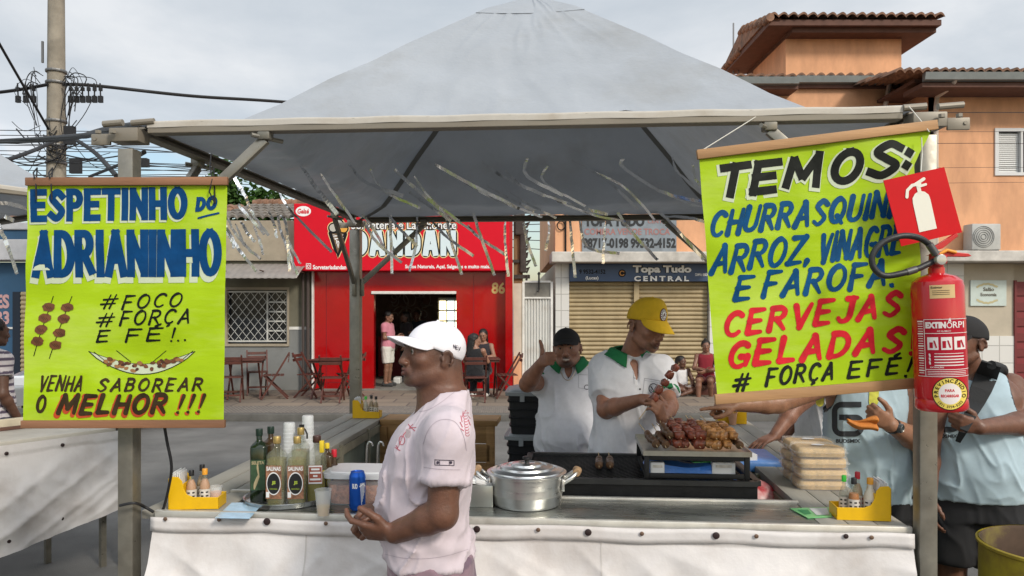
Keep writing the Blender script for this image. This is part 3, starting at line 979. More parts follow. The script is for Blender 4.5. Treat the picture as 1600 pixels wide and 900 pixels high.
# window shutter
mb = MB(); mb.M = T0
for (a, b, c, d) in ((wsx0 - .03, wsx0 + .04, wsz0 - .03, wsz1 + .03), (wsx0 + .04, wsx1, wsz1 - .03, wsz1 + .03), (wsx0 + .04, wsx1, wsz0 - .03, wsz0 + .03), (gx(1594), gx(1597), wsz0 + .03, wsz1 - .03)):
    wallbox(mb, a, b, G - .03, G + .1, c, d)
sw = mb.build('window', mat('shutter_frame', (.62, .62, .62), .5), hs)
mb = MB(); mb.M = T0
for k in range(19):
    z = wsz0 + .06 + k * (wsz1 - wsz0 - .1) / 19
    mb.box((gx(1576.5), G + .05, z), (gx(1594) - gx(1560), .012, .05), (rad(-35), 0, 0))
mb.build('shutter_slats', mat('shutter_pale', (.66, .66, .65), .5), sw)
mb = MB(); mb.M = T0
wallbox(mb, wsx0 + .04, wsx1, G + .12, G + .14, wsz0, wsz1)
mb.build('pane', M_glassd, sw)
# air conditioner on the slab
ac = MB()
ac.box((0, 0, .27), (.55, .3, .5), ch=.02)
aco = thing('air_conditioner', 'grey air conditioner box standing on the slab of the orange building', 'air conditioner', (PX(1534, 14.75), 14.75, gz(394.5)))
ac.build('casing', mat('ac_grey', (.42, .42, .40), .5, var=.1), aco, smooth=40)
mb = MB()
for r in (.05, .09, .13, .17, .2):
    mb.tube([(-.06 + r * math.cos(a), -.157, .27 + r * math.sin(a)) for a in np.linspace(0, 2 * math.pi, 25)], .004, 5)
mb.build('fan_grille', mat('ac_dark', (.08, .08, .08), .5), aco)
mb = MB()
for x in (-.2, .2): mb.box((x, 0, .01), (.06, .32, .025))
mb.build('foot', M_black, aco)
# tower, roofs, gutters, pipes
tx0, tx1 = 6.06, 8.62
mb = MB(); mb.M = T0
wallbox(mb, tx0, tx1, 17, 19.3, 5.0, PZ(38, 17))
mb.build('tower_wall', M_orange, hs)
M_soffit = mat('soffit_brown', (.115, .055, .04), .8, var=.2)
tz = PZ(38, 16.45)
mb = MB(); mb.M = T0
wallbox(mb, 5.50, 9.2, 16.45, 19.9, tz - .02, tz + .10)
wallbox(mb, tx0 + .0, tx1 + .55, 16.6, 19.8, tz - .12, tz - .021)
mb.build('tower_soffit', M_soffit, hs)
mb = MB(); mb.M = T0
tiles(mb, (5.48, 16.38, tz + .11), (1, 0, 0), (0, 1.8, .42), 18, 3.76, 4, 0, .09)
mb.prism([(5.46, 16.4, tz + .1), (5.46, 18.2, tz + .60), (5.46, 20, tz + .1)], (0, 0, 0), (.3, 0, 0))
for k in range(12):
    y0 = 16.35 + k * .3
    mb.lathe([(.09, 0), (.075, .34)], (0, 0, 0), 10)
    vv = len(mb.v) - 20
    for i in range(20):
        p = mb.v[vv + i]; q = T0.inverted() @ p
        mb.v[vv + i] = T0 @ Vector((5.5 + q.x, y0 + q.z, tz + .12 + q.y + .42 * max(0, min(1, (y0 - 16.38) / 1.8)) * (1 if y0 < 18.2 else 0)))
mb.build('tower_roof', M_tile, hs, smooth=50)
M_gutter = mat('gutter_zinc', (.22, .24, .245), .5, .6, var=.1)
mb = MB(); mb.M = T0
def gutter(x0, x1, y, z):
    mb.prism([(x0, y, z), (x0, y - .10, z + .02), (x0, y - .13, z + .15), (x0, y, z + .15)], (0, 0, 0), (x1 - x0, 0, 0))
gutter(PX(1100, 15.6), PX(1246, 15.6), 15.6, PZ(134, 15.6))
gutter(PX(1242, 16), PX(1396, 16), 16, PZ(132, 16))
gutter(PX(1441, 14.3), PX(1760, 14.3), 14.3, PZ(128, 14.3))
mb.build('gutter', M_gutter, hs)
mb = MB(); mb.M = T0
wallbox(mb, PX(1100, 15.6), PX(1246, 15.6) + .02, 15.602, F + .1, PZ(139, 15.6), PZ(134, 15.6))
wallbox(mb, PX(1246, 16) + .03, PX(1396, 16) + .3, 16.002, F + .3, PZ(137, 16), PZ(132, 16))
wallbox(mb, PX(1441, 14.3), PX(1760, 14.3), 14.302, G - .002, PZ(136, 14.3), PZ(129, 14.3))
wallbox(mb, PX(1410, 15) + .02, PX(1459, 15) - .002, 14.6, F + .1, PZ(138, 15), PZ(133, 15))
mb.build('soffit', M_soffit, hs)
mb = MB(); mb.M = T0
tiles(mb, (PX(1100, 15.5), 15.5, PZ(123, 15.6) - .04), (1, 0, 0), (0, 1.6, .4), 9, PX(1246, 15.5) - PX(1100, 15.5), 3)
tiles(mb, (PX(1246, 15.9), 15.95, PZ(122, 16) - .02), (1, 0, 0), (0, 1.1, .12), 10, PX(1400, 15.9) - PX(1246, 15.9), 3)
tiles(mb, (PX(1396, 14.3), 14.22, PZ(114, 14.3) - .04), (1, 0, 0), (0, 3.2, .5), 26, PX(1760, 14.2) - PX(1396, 14.2), 5)
mb.build('roof', M_tile, hs, smooth=50)
mb = MB(); mb.M = T0
pw = [(PX(1491, 14.3), 14.25, PZ(122, 14.3)), (PX(1491, 14.3), 14.3, PZ(128, 14.3)), (PX(1484, 14.5), 14.6, PZ(138, 14.5)), (PX(1466, 14.9), 14.93, PZ(150, 14.9)), (PX(1464, 14.9), 14.93, PZ(165, 14.9)), (PX(1464, 14.9), 14.93, PZ(392, 14.9))]
mb.tube(pw, .045, 10)
mb.tube([(PX(1388, 16), 15.93, PZ(130, 16)), (PX(1382, 16), 15.98, PZ(170, 16)), (PX(1382, 16), 15.98, PZ(390, 16))], .05, 10)
mb.build('down_pipe', mat('pipe_pvc', (.55, .45, .38), .5, var=.1), hs, smooth=50)
# antenna on the roof behind
ant = thing('roof_antenna', 'thin metal television antenna rising beside the orange tower', 'antenna', (PX(1146, 19.6), 19.6, 6.2))
mb = MB()
mb.tube([(0, 0, 0), (0, 0, PZ(36, 19.6) - 6.2)], .02, 6); mb.tube([(.13, 0, .6), (.13, 0, 2.05)], .014, 6)
for k in range(7):
    z = 1.0 + k * .16
    mb.tube([(-.1, -.2, z), (.2, .2, z)], .006, 5)
mb.build('mast', mat('antenna_metal', (.25, .25, .26), .5, .5), ant)

# ------------------------------------------------------------------ blue shop, car, tree and pole on the left
bl = thing('blue_shop', 'blue painted shop with a pale fascia band and beige shutter at the far left', 'shop', (0, F, 0))
M_blue = mat('blue_paint', (.035, .10, .19), .6, var=.15, vscale=2, stain=(.02, .055, .1), stain_amt=.4)
mb = MB(); mb.M = T0
wallbox(mb, fx(-400), fx(329), F - .02, F + 6, FL0, fz(410))
mb.build('wall', M_blue, bl)
mb = MB(); mb.M = T0
wallbox(mb, fx(-400), fx(329), F - .35, F + .3, fz(408), fz(376), 0, ch=.02)
wallbox(mb, fx(-400), fx(329), F - .30, F + .25, fz(375.5), fz(362), 1)
wallbox(mb, fx(-400), fx(329), F - .35, F + .3, fz(361.5), fz(350), 0, ch=.02)
mb.build('fascia', [mat('fascia_grey', (.50, .50, .52), .7, var=.1), M_blue], bl)
mb = MB(); mb.M = T0
tiles(mb, (fx(-400), F - .3, fz(349)), (1, 0, 0), (0, 2.4, .6), 44, fx(329) - fx(-400), 4)
mb.build('roof', M_tile, bl, smooth=50)
mb = MB(); mb.M = T0
n = 22; vs = []
z0, z1 = FL0, fz(456)
for i in range(n * 6 + 1):
    ph = (i % 6) / 6
    vs += [(fx(35), F - .04 - .03 * math.sin(math.pi * ph), z0 + (z1 - z0) * i / (n * 6)), (fx(180), F - .04 - .03 * math.sin(math.pi * ph), z0 + (z1 - z0) * i / (n * 6))]
mb.add(vs, [(2 * i, 2 * i + 1, 2 * i + 3, 2 * i + 2) for i in range(n * 6)])
mb.build('roller_shutter', M_shut, bl, smooth=50)
mb = MB(); mb.M = T0
wallbox(mb, fx(22), fx(34), F - .05, F - .021, FL0, fz(456))
mb.build('shutter_reveal', mat('navy_dark', (.012, .02, .035), .6), bl)
lf = lambda x, y, k=0: (fx(x), F - .03 - k, fz(y))
mb = MB(); mb.M = T0
fit_text(mb, 'CARNES', -70, 16, 482, 460, lf, 0, .04); fit_text(mb, 'B3', -6, 16, 507, 486, lf, 0, .04)
mb.build('wall_lettering', mat('lettering_pink', (.55, .33, .33), .7), bl)
mb = MB(); mb.M = T0
wallbox(mb, fx(-400), fx(34), F - .045, F - .022, fz(514), fz(511))
mb.build('wall_line', M_whitep, bl)

M_leaf = mat('leaf_green', (.045, .10, .018), .6, var=.5, vscale=1.4, transl=.25)
M_bark = mat('bark', (.10, .07, .05), .9, var=.3, bump=.01, bscale=20)
def tree(name, label, x, y, h, r, seed, n=2600, leaf=.13):
    rnd = random.Random(seed)
    t = thing(name, label, 'tree', (x, y, 0))
    mb = MB()
    mb.tube([(0, 0, 0), (.1, .05, h * .4), (.05, .1, h * .75)], [.2, .15, .09], 10)
    tips = []
    for k in range(9):
        a = rnd.uniform(0, 6.28); b = Vector((.08, .07, h * rnd.uniform(.45, .72)))
        e = Vector((math.cos(a) * r * rnd.uniform(.4, .85), math.sin(a) * r * rnd.uniform(.4, .85), h * rnd.uniform(.7, .97)))
        mb.tube([b, (b + e) / 2 + Vector((0, 0, .15)), e], [.06, .04, .015], 6)
        tips.append(e)
    mb.build('trunk', M_bark, t, smooth=60)
    mb = MB()
    cl = [(e + Vector((rnd.gauss(0, .2), rnd.gauss(0, .2), rnd.gauss(0, .2))) * r, rnd.uniform(.25, .5) * r) for e in tips for _ in range(3)]
    for i in range(n):
        c, cr = rnd.choice(cl)
        d = Vector((rnd.gauss(0, 1), rnd.gauss(0, 1), rnd.gauss(0, .8))).normalized() * cr * rnd.uniform(.55, 1.05)
        p = c + d
        R = Euler((rnd.uniform(-.9, .9), rnd.uniform(-.9, .9), rnd.uniform(0, 6.28))).to_matrix()
        l = leaf * rnd.uniform(.6, 1.3)
        mb.add([p + R @ Vector(q) for q in ((-l * .35, 0, 0), (0, -l * .6, .02), (l * .35, 0, 0), (0, l * .6, -.02))], [(0, 1, 2, 3)])
    mb.build('crown', M_leaf, t, fixn=False)
tree('tree', 'leafy green tree showing above the roof of the olive house', PX(385, 25), 25, PZ(295, 25), 1.4, 5, 4200, .2)

pole = thing('utility_pole', 'tall round concrete utility pole tangled with black wires', 'utility pole', (PX(88, 13), 13.0, 0))
mb = MB()
mb.lathe([(.17, 0), (.165, 2), (.15, 4), (.135, 6), (.115, 8.6)], n=20)
mb.build('shaft', mat('pole_concrete', (.27, .24, .195), .9, var=.2, vscale=5, bump=.004, bscale=60, stain=(.15, .13, .1), stain_amt=.6), pole, smooth=40)
M_wire = mat('wire_black', (.014, .014, .016), .6)
mb = MB()
for py in (112, 130, 190, 228, 255):
    z = PZ(py, 13)
    mb.lathe([(.165, -.02), (.17, 0), (.165, .02)], (0, 0, z), 18)
mb.box((-.16, -.12, PZ(85, 13)), (.03, .03, .36))
mb.build('band', mat('band_steel', (.18, .18, .18), .5, .6), pole)
mb = MB()
rnd = random.Random(4)
for k in range(20):                                    # loops and connectors hung round the pole
    s = -1 if k % 3 == 0 else 1
    x0 = s * rnd.uniform(.15, .3); z0 = PZ(rnd.uniform(118, 138), 13)
    x1 = s * rnd.uniform(.4, .9); zz = PZ(rnd.uniform(150, 190), 13)
    x1 *= rnd.uniform(.5, 1); mb.tube(catm([(x0, -.1, z0), ((x0 + x1) / 2, -.2, z0 + rnd.uniform(-.05, .15)), (x1, -.2, z0 - rnd.uniform(.05, .25)), (x1 * rnd.uniform(.6, 1), -.2, zz + rnd.uniform(-.1, .3)), (s * rnd.uniform(.15, .4), -.15, zz - rnd.uniform(0, .5))], 5), rnd.choice((.005, .007, .009)), 5)
for k in range(9):
    x = (.32 + .1 * k) if k < 6 else -(.3 + .13 * (k - 6))
    z = PZ(134, 13)
    mb.tube([(x, -.15, z), (x + .01, -.15, z - .22)], .012, 5)
    mb.box((x + .01, -.15, z - .27), (.07, .05, .11))
    mb.box((x + .01, -.15, z - .1), (.05, .04, .06))
for k in range(26):
    x0 = rnd.uniform(-.25, .3); z0 = PZ(rnd.uniform(195, 250), 13); x1 = rnd.uniform(-1.0, 1.4); z1 = z0 + rnd.uniform(-.5, .2)
    mb.tube(catm([(x0, -.15, z0), ((x0 + x1) / 2, -.2, min(z0, z1) - .1), (x1, -.15, z1)], 6), rnd.choice((.006, .008, .012)), 5)
mb.box((.32, -.16, PZ(215, 13)), (.16, .1, .3)); mb.box((.42, -.16, PZ(262, 13)), (.18, .08, .25)); mb.box((1.45, -.1, PZ(256, 13)), (.3, .12, .14))
mb.build('wire_tangle', M_wire, pole)

def cable(pts, r, label, group=None, nm='overhead_cable'):
    mb = MB()
    o0 = Vector(pts[0])
    mb.tube([Vector(p) - o0 for p in catm([tuple(p) for p in pts], 10)], r, 6)
    o = mb.build(nm, M_wire, None, smooth=60)
    o.location = o0
    return tag(o, label, 'cable', group)
cable([P(-120, 152, 13.0), P(0, 144, 12.9), P(75, 132, 12.85)], .028, 'thick black overhead cable running left from the pole')
cable([P(98, 132, 12.85), P(150, 134, 13.2), P(300, 150, 14), P(440, 159, 15), P(700, 180, 17)], .03, 'long twisted black cable sagging right from the pole to behind the canopy')
cable([P(-60, -40, 10), P(0, 70, 11.3), P(76, 202, 12.8)], .02, 'grey stay cable slanting down to the pole from the upper left')
cable([P(-80, 222, 9), P(0, 222, 8), P(100, 217, 6), P(160, 204, 4.3), P(215, 196, 3.3), P(240, 196, 3.1)], .018, 'thick black cable bundle tied to the left corner of the canopy')
cable([P(-80, 225, 9), P(0, 219, 8), P(60, 216, 6.5), P(165, 208, 4.2), P(235, 203, 3.12)], .012, 'second black cable in the bundle beside the canopy corner')
cable([P(-60, 275, 9), P(0, 254, 9), P(60, 232, 10), P(100, 212, 11)], .025, 'black cable dipping to the left below the bundle')
cable([P(118, 218, 7), P(150, 240, 6.6), P(182, 275, 6.0)], .02, 'black cable hanging from the bundle behind the green banner')
cable([P(140, 276, 5.4), P(175, 262, 5), P(206, 249, 4.4), P(225, 238, 3.3)], .011, 'short black cable looping up to the canopy post')
rnd = random.Random(8)
for k in range(18):
    y0 = 205 + k * 4.6
    dy = rnd.uniform(-22, 26)
    mb = MB()
    pts = catm([tuple(P(-60, y0 + dy * .2, 26)), tuple(P(160, y0 + 6 + dy * .5, 27)), tuple(P(380, y0 + dy + 14, 28)), tuple(P(560, y0 + dy * 1.3 + 22, 29))], 6)
    o0 = Vector(pts[0]); mb.tube([Vector(p) - o0 for p in pts], .016, 4)
    o = mb.build('distant_wire', M_wire); o.location = o0
    tag(o, 'thin dark wire among the many crossing the sky behind the pole', 'wire', 'thin wires crossing the sky at the left')
for k, (ya, yb, r) in enumerate(((176, 177, .012), (206, 207, .006), (224, 226, .009), (262, 262, .006), (286, 284, .006))):
    r *= .6
    mb = MB(); o0 = P(1180, ya + 6, 14.4)
    mb.tube([Vector(p) - o0 for p in catm([tuple(P(1180, ya + 6, 14.4)), tuple(P(1480, ya, 13.6)), tuple(P(1760, yb, 12.8))], 8)], r, 4)
    o = mb.build('street_wire', M_wire); o.location = o0
    tag(o, 'thin wire stretched across the orange wall at the right', 'wire', 'thin wires in front of the orange wall')
for k, ya in enumerate((352, 362, 374, 386)):
    mb = MB(); o0 = P(790, ya, 30)
    mb.tube([Vector(p) - o0 for p in (P(790, ya, 30), P(880, ya + 3 * (k - 1), 30))], .02, 4)
    o = mb.build('gap_wire', M_wire); o.location = o0
    tag(o, 'thin wire in the gap of sky above the gate', 'wire', 'thin wires above the gate')

# ------------------------------------------------------------------ parked car, mostly behind the left banner
car = thing('parked_car', 'silver hatchback parked in front of the blue shop behind the green banner', 'car', (PX(112, 11.2), 12.9, 0.03))
M_silver = mat('car_silver', (.42, .43, .44), .3, .55, coat=.6)
prof = [(-1.95, .35), (-1.98, .62), (-1.9, .78), (-1.0, .93), (-.35, 1.42), (.9, 1.47), (1.6, 1.0), (1.92, .92), (1.95, .4)]
def carsec(s, t):
    i = t * (len(prof) - 1); k = min(int(i), len(prof) - 2); f = i - k
    y = prof[k][0] * (1 - f) + prof[k + 1][0] * f; z = prof[k][1] * (1 - f) + prof[k + 1][1] * f
    w = .84 - .26 * max(0, z - .85) ** 1.2 - .06 * max(0, abs(y) - 1.5)
    a = (s - .5) * 2
    return (w * math.copysign(min(1, abs(a) ** .55), a), y, z - .05 * a * a)
mb = MB(); mb.grid(carsec, 16, 48)
for sx in (-1, 1):
    n = 40
    vs = []
    for i in range(n + 1):
        p = carsec(0 if sx < 0 else 1, i / n); vs += [p, (p[0] * 1.02, p[1], min(p[2], .3))]
    mb.add(vs, [(2 * i, 2 * i + 1, 2 * i + 3, 2 * i + 2) for i in range(n)])
mb.add([carsec(0, 0), carsec(1, 0), (.8, -1.9, .22), (-.8, -1.9, .22)], [(0, 1, 2, 3)])
mb.build('body', M_silver, car, smooth=40)
mb = MB()
mb.grid(lambda s, t: (lambda p: (p[0] * .9, p[1] - .012, p[2] + .015))(carsec(s, .395 + .1 * t)), 10, 4)
mb.build('windscreen', M_glassd, car, smooth=60)
mb = MB()
for sx in (-1, 1):
    mb.add([(sx * .845, -.95, .93), (sx * .845, 1.4, .97), (sx * .75, .9, 1.38), (sx * .75, -.3, 1.36)], [(0, 1, 2, 3)])
mb.build('side_window', M_glassd, car)
for sx in (-1, 1):
    for yy in (-1.25, 1.25):
        mb = MB(); mb.M = Matrix.Translation((sx * .76, yy, .27)) @ Matrix.Rotation(rad(90), 4, 'Y')
        mb.lathe([(.17, -.09), (.27, -.09), (.3, -.05), (.3, .05), (.27, .09), (.17, .09)], n=24)
        w_ = mb.build('wheel', mat('tyre_rubber', (.02, .02, .02), .8), car, smooth=40)
        mb = MB(); mb.M = Matrix.Translation((sx * .76, yy, .27)) @ Matrix.Rotation(rad(90), 4, 'Y')
        mb.lathe([(.17, -.085), (.05, -.07), (.05, .07), (.17, .085)], n=16)
        mb.build('rim', mat('rim_metal', (.4, .4, .4), .3, .8), w_)
for sx in (-1, 1):
    mb = MB(); mb.box((sx * .6, -1.93, .68), (.34, .1, .16), ch=.03); mb.build('headlight', mat('lamp_glass', (.6, .62, .65), .1), car)
# ================================================================== the tents and the stall
M_fabric = mat('tent_vinyl', (.355, .38, .415), .40, var=.08, vscale=2.2, bump=.012, bscale=5, transl=.14, stain=(.27, .27, .265), stain_amt=.7, stain_scale=1.6, rvar=.08)
M_steel = mat('galvanised_steel', (.25, .235, .20), .38, .6, var=.22, vscale=9, rvar=.12, stain=(.22, .19, .15), stain_amt=.5, stain_scale=5)
M_beam = mat('beam_painted', (.24, .215, .175), .5, .2, var=.15, vscale=7, stain=(.24, .19, .14), stain_amt=.6, stain_scale=4, stretch=(.3, 1, 1))
M_hem = mat('tent_hem', (.50, .47, .42), .5, var=.12, vscale=5, stain=(.30, .25, .19), stain_amt=.6, stain_scale=5)
M_seam = mat('seam_strap_shaded', (.19, .19, .185), .6)
ZB = 2.502
GT = [(0, 0), (.1, .03), (.184, .066), (.278, .171), (.395, .325), (.5, .445), (.595, .567), (.83, .845), (1, 1)]
def gz_(t): return float(np.interp(t, [a for a, _ in GT], [b for _, b in GT]))
TW, TD, TH = 3.0, 3.2, 1.105
def make_tent(loc, rot, label, detail=True):
    t = thing('tent', label, 'tent', loc, rot)
    cs = [Vector((0, 0, 0)), Vector((TW, 0, 0)), Vector((TW, TD, 0)), Vector((0, TD, 0))]
    ap = Vector((TW / 2, TD / 2, 0))
    mb = MB()
    for k in range(4):
        a, b = cs[k], cs[(k + 1) % 4]
        def fn(s, q, a=a, b=b, k=k):
            tt = q ** 1.15
            e = a + (b - a) * s
            p = e + (ap - e) * tt
            m = math.sin(math.pi * s)
            z = ZB + TH * gz_(tt) - .05 * m * math.sin(math.pi * min(1, tt * 1.15)) + .006 * math.sin(s * 23 + k) * (1 - tt) * m
            z += .010 * (1 - abs(mnoise.noise(Vector((s * 9 + 3 * tt + k, tt * 3 - s * 2, 5.0))))) ** 6 * m
            z += .012 * mnoise.noise(Vector((s * 5 + 7 * k, tt * 4, 0))) * m
            return (p.x, p.y, z)
        mb.grid(fn, 96, 70)
    mb.build('canopy', M_fabric, t, smooth=25, fixn=False)
    mb = MB()                                           # hip seam straps, toned dark for shade there, and the sewn apex cap
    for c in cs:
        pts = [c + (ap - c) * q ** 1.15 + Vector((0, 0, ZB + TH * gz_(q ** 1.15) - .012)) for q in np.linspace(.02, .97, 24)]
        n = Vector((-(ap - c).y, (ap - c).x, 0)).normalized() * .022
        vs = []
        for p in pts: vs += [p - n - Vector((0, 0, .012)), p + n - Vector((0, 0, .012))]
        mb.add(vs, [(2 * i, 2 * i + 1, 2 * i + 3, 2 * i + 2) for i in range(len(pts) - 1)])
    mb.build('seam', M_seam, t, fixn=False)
    mb = MB()
    for k in range(4):
        a, b = cs[k], cs[(k + 1) % 4]
        def fn(s, q, a=a, b=b):
            tt = .80 + .21 * q
            e = a + (b - a) * s
            p = e + (ap - e) * min(1, tt)
            return (p.x, p.y, ZB + TH * gz_(min(1, tt)) - .05 * math.sin(math.pi * s) * math.sin(math.pi * min(1, tt * 1.15)) + .0045)
        mb.grid(fn, 16, 6)
    mb.build('apex_cap', M_fabric, t, smooth=60, fixn=False)
    for k in range(4):
        a, b = cs[k], cs[(k + 1) % 4]
        d = (b - a).normalized()
        n = Vector((d.y, -d.x, 0))
        mb = MB()
        za, zb = ZB - .044, ZB + .002
        A, B = a + d * .06, b - d * .06
        mb.prism([A + n * .028 + Vector((0, 0, za)), A + n * .030 + Vector((0, 0, zb)), A - n * .01 + Vector((0, 0, zb)), A - n * .01 + Vector((0, 0, zb - .008)), A + n * .02 + Vector((0, 0, zb - .01)), A + n * .02 + Vector((0, 0, za + .01)), A - n * .03 + Vector((0, 0, za + .006)), A - n * .03 + Vector((0, 0, za))], (0, 0, 0), B - A)
        bo_ = mb.build('beam', M_beam, t, bevel=.003)
        mb = MB()
        mb.grid(lambda s, q: tuple(A + (B - A) * s + n * (.031 + .0012 * math.sin(s * 60) - .012 * max(0, .25 - q) * 4) + Vector((0, 0, ZB + .005 - .026 * max(0, q - .25) / .75 - .0015 * math.sin(s * 47 + 1)))), 90, 6)
        mb.build('fabric_hem', M_hem, bo_, smooth=60, fixn=False)
    for k, c in enumerate(cs):
        sx = 1 if c.x < 1 else -1; sy = 1 if c.y < 1 else -1
        mb = MB()
        pw_ = .064 if sy > 0 else .085
        c = c + Vector((-sx * .03, 0, 0))
        mb.box(c + Vector((0, 0, 1.2)), (pw_, pw_, 2.4), ch=.006)
        po = mb.build('post', M_steel, t, smooth=35)
        mb = MB()
        mb.box(c + Vector((-sx * .0, 0, ZB - .05)), (.12, .09, .054), ch=.004)
        mb.box(c + Vector((-sx * .112, -sy * .01, ZB - .062)), (.08, .012, .045), ch=.003)
        mb.tube([c + Vector((-.09, -sy * .03, ZB - .005)), c + Vector((-.01, -sy * .03, ZB + .0))], .013, 10); mb.tube([c + Vector((.03, -sy * .035, ZB - .004)), c + Vector((.12, -sy * .03, ZB + .003))], .012, 10)
        mb.tube([c + Vector((-sx * .135, -sy * .02, ZB - .06)), c + Vector((-sx * .135, sy * .005, ZB - .06))], .007, 8)
        for dz in (-.03, .03):
            mb.lathe([(.012, 0), (.012, .012), (.006, .013)], c + Vector((-sx * .06 + dz, -sy * .064, ZB - .05)), 6)
        mb.build('corner_bracket', M_beam, t, smooth=35)
        for ax in (Vector((sx, 0, 0)), Vector((0, sy, 0))):
            mb = MB()
            p0 = c + ax * .03 + Vector((0, 0, 1.95)); p1 = c + ax * .56 + Vector((0, 0, ZB - .07))
            mb.bar(p0, p1, .028, .04, ch=.004)
            mb.box(p1 + Vector((0, 0, .02)), (.05, .05, .05), ch=.006)
            mb.tube([p1 + Vector((-.04, -.04, .01)), p1 + Vector((.05, .05, .0))], .009, 8)
            mb.box(c + ax * .052 + Vector((0, 0, 1.93)), (.03, .03, .14), ch=.004)
            mb.build('knee_brace', M_steel, t, smooth=35)
    return t
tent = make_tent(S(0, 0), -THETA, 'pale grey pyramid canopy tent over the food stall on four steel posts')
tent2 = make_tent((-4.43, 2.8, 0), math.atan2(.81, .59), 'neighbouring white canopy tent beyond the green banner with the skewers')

def SM(): return None
M_wood_grey = mat('weathered_board', (.30, .285, .25), .8, var=.25, vscale=6, stretch=(1.5, .25, 1), bump=.002, bscale=50, stain=(.16, .145, .12), stain_amt=.7, stain_scale=3)
M_inox = mat('brushed_steel', (.30, .31, .29), .30, .85, var=.22, vscale=5, rvar=.14, stretch=(.4, 2.5, 1), stain=(.16, .16, .14), stain_amt=.6, stain_scale=3)
M_panel = mat('green_grey_panel', (.17, .20, .165), .7, var=.2, vscale=4, stain=(.09, .1, .08), stain_amt=.6, stain_scale=3)
M_alu = mat('aluminium_edge', (.62, .60, .55), .4, .5, var=.15, stain=(.35, .3, .24), stain_amt=.5, stain_scale=8)
ctr = thing('stall_counter', 'U shaped stall counter with a steel front top and weathered grey side boards', 'counter', S(0, 0), -THETA)
CT = .95
mb = MB()
mb.box((1.59, .195, CT - .02), (2.16, .33, .04), ch=.005)
mb.build('front_top', M_inox, ctr, smooth=40)
mb = MB()
mb.box((1.53, .018, CT - .018), (2.92, .022, .050), ch=.003); mb.box((1.45, .372, CT - .012), (2.46, .022, .04), ch=.003)
mb.build('metal_edge', M_alu, ctr, smooth=40)
for nm, u0 in (('side_top', 0.0), ('side_top', 2.67)):
    mb = MB()
    v0 = .03
    for k in range(3):
        w = .325 / 3
        mb.box((u0 + w * (k + .5), (v0 + 2.86) / 2, CT - .017 - .0008 * k), (w - .004, 2.86 - v0, .034), ch=.003)
    mb.build(nm, M_wood_grey, ctr, smooth=40)
mb = MB()
for u in (.305, 2.69):
    s = 1 if u < 1 else -1
    if s < 0:
        mb.box((.02, 1.6, .55), (.012, 2.5, .74)); mb.build('side_panel', [M_panel, mat('panel_batten', (.26, .24, .18), .8, var=.25)], ctr); mb = MB()
    for k in range(4):
        v0 = .4 + k * .62
        mb.box((u, v0 + .3, .55), (.012, .585, .74))
    for k in range(5):
        mb.box((u + s * .02, .4 + k * .62, .5), (.03, .035, .86), m=1)
    mb.box((u + s * .012, 1.6, CT - .062), (.03, 2.5, .05), m=1)
mb.box((2.98, 1.6, .55), (.012, 2.5, .74))
mb.build('side_panel', [M_panel, mat('panel_batten', (.26, .24, .18), .8, var=.25)], ctr)
for u in (.06, .31, 2.69, 2.94):
    for v in (.12, 1.5, 2.8):
        mb = MB(); mb.box((u, v, .46), (.035, .035, .92)); mb.build('leg', M_steel, ctr)
M_pine = mat('plank_pine', (.36, .20, .075), .7, var=.35, vscale=5, stretch=(.35, 1, 4), bump=.002, bscale=40, stain=(.2, .1, .04), stain_amt=.5)
mb = MB()
mb.box((.76, 2.72, CT - .02), (.86, .30, .04), ch=.004)
for k in range(6):
    mb.box((.74, 2.585 - .004 * (k % 2), .85 - k * .135), (.80, .022, .128), ch=.004)
mb.box((.36, 2.57, .46), (.05, .03, .88)); mb.box((1.14, 2.6, .46), (.06, .06, .90), ch=.005)
o = mb.build('plank_bench', M_pine, None, smooth=40)
o.location = S(0, 0); o.rotation_euler = (0, 0, -THETA)
tag(o, 'wooden plank bench closing the back of the stall behind the man in the white cap', 'bench')
# skirts of white tarpaulin
M_tarp = mat('white_tarpaulin', (.66, .63, .62), .5, var=.06, vscale=3, bump=.003, bscale=14, stain=(.40, .34, .30), stain_amt=.6, stain_scale=2.6, transl=.06)
def drape(u0, u1, ztop, zbot, seed, slack=.02, nu=150, nv=46, flap=.055, diag=1.0):
    def fn(s, t):
        u = u0 + (u1 - u0) * s
        zb_ = zbot(s) if callable(zbot) else zbot
        z = ztop - (ztop - zb_) * t
        d = max(0, (ztop - z) - flap)
        f = min(1, d / .2)
        w = mnoise.noise(Vector((u * 2.2 + diag * z * 1.7, z * 1.3, seed))) * 1.0
        w += .55 * mnoise.noise(Vector((u * 6 + 3.1 * z, z * 3.2 - u * 1.2, seed + 4)))
        w += .25 * mnoise.noise(Vector((u * 13 - 5 * z, z * 7, seed + 9)))
        w += .5 * (1 - abs(mnoise.noise(Vector((u * 3.1 + diag * z * 4.2, z * 1.6 - u * .7, seed + 14))))) ** 5 + .25 * (1 - abs(mnoise.noise(Vector((u * 7 - diag * z * 6, z * 3, seed + 20))))) ** 6
        y = -.012 - f * (slack * .6 + slack * w) - .018 * f * t - (.006 if d <= 0 else 0)
        z -= .012 * math.sin(math.pi * ((s * 7) % 1)) * min(1, t * 8) * .5
        return (u, y, z)
    return fn
sk = thing('tarpaulin_skirt', 'white tarpaulin skirt with dark eyelets laced along the front counter', 'tarpaulin', S(0, 0), -THETA)
mb = MB(); mb.grid(drape(.072, 2.985, .938, .2, 2.0, .048), 260, 90)
mb.build('cloth', M_tarp, sk, smooth=60)
mb = MB(); mb.grid(lambda s, t: (.068 + 2.917 * s, -.0185 - .0015 * math.sin(s * 70) - .002 * t, .938 - .054 * t - .004 * math.sin(s * 31)), 120, 3)
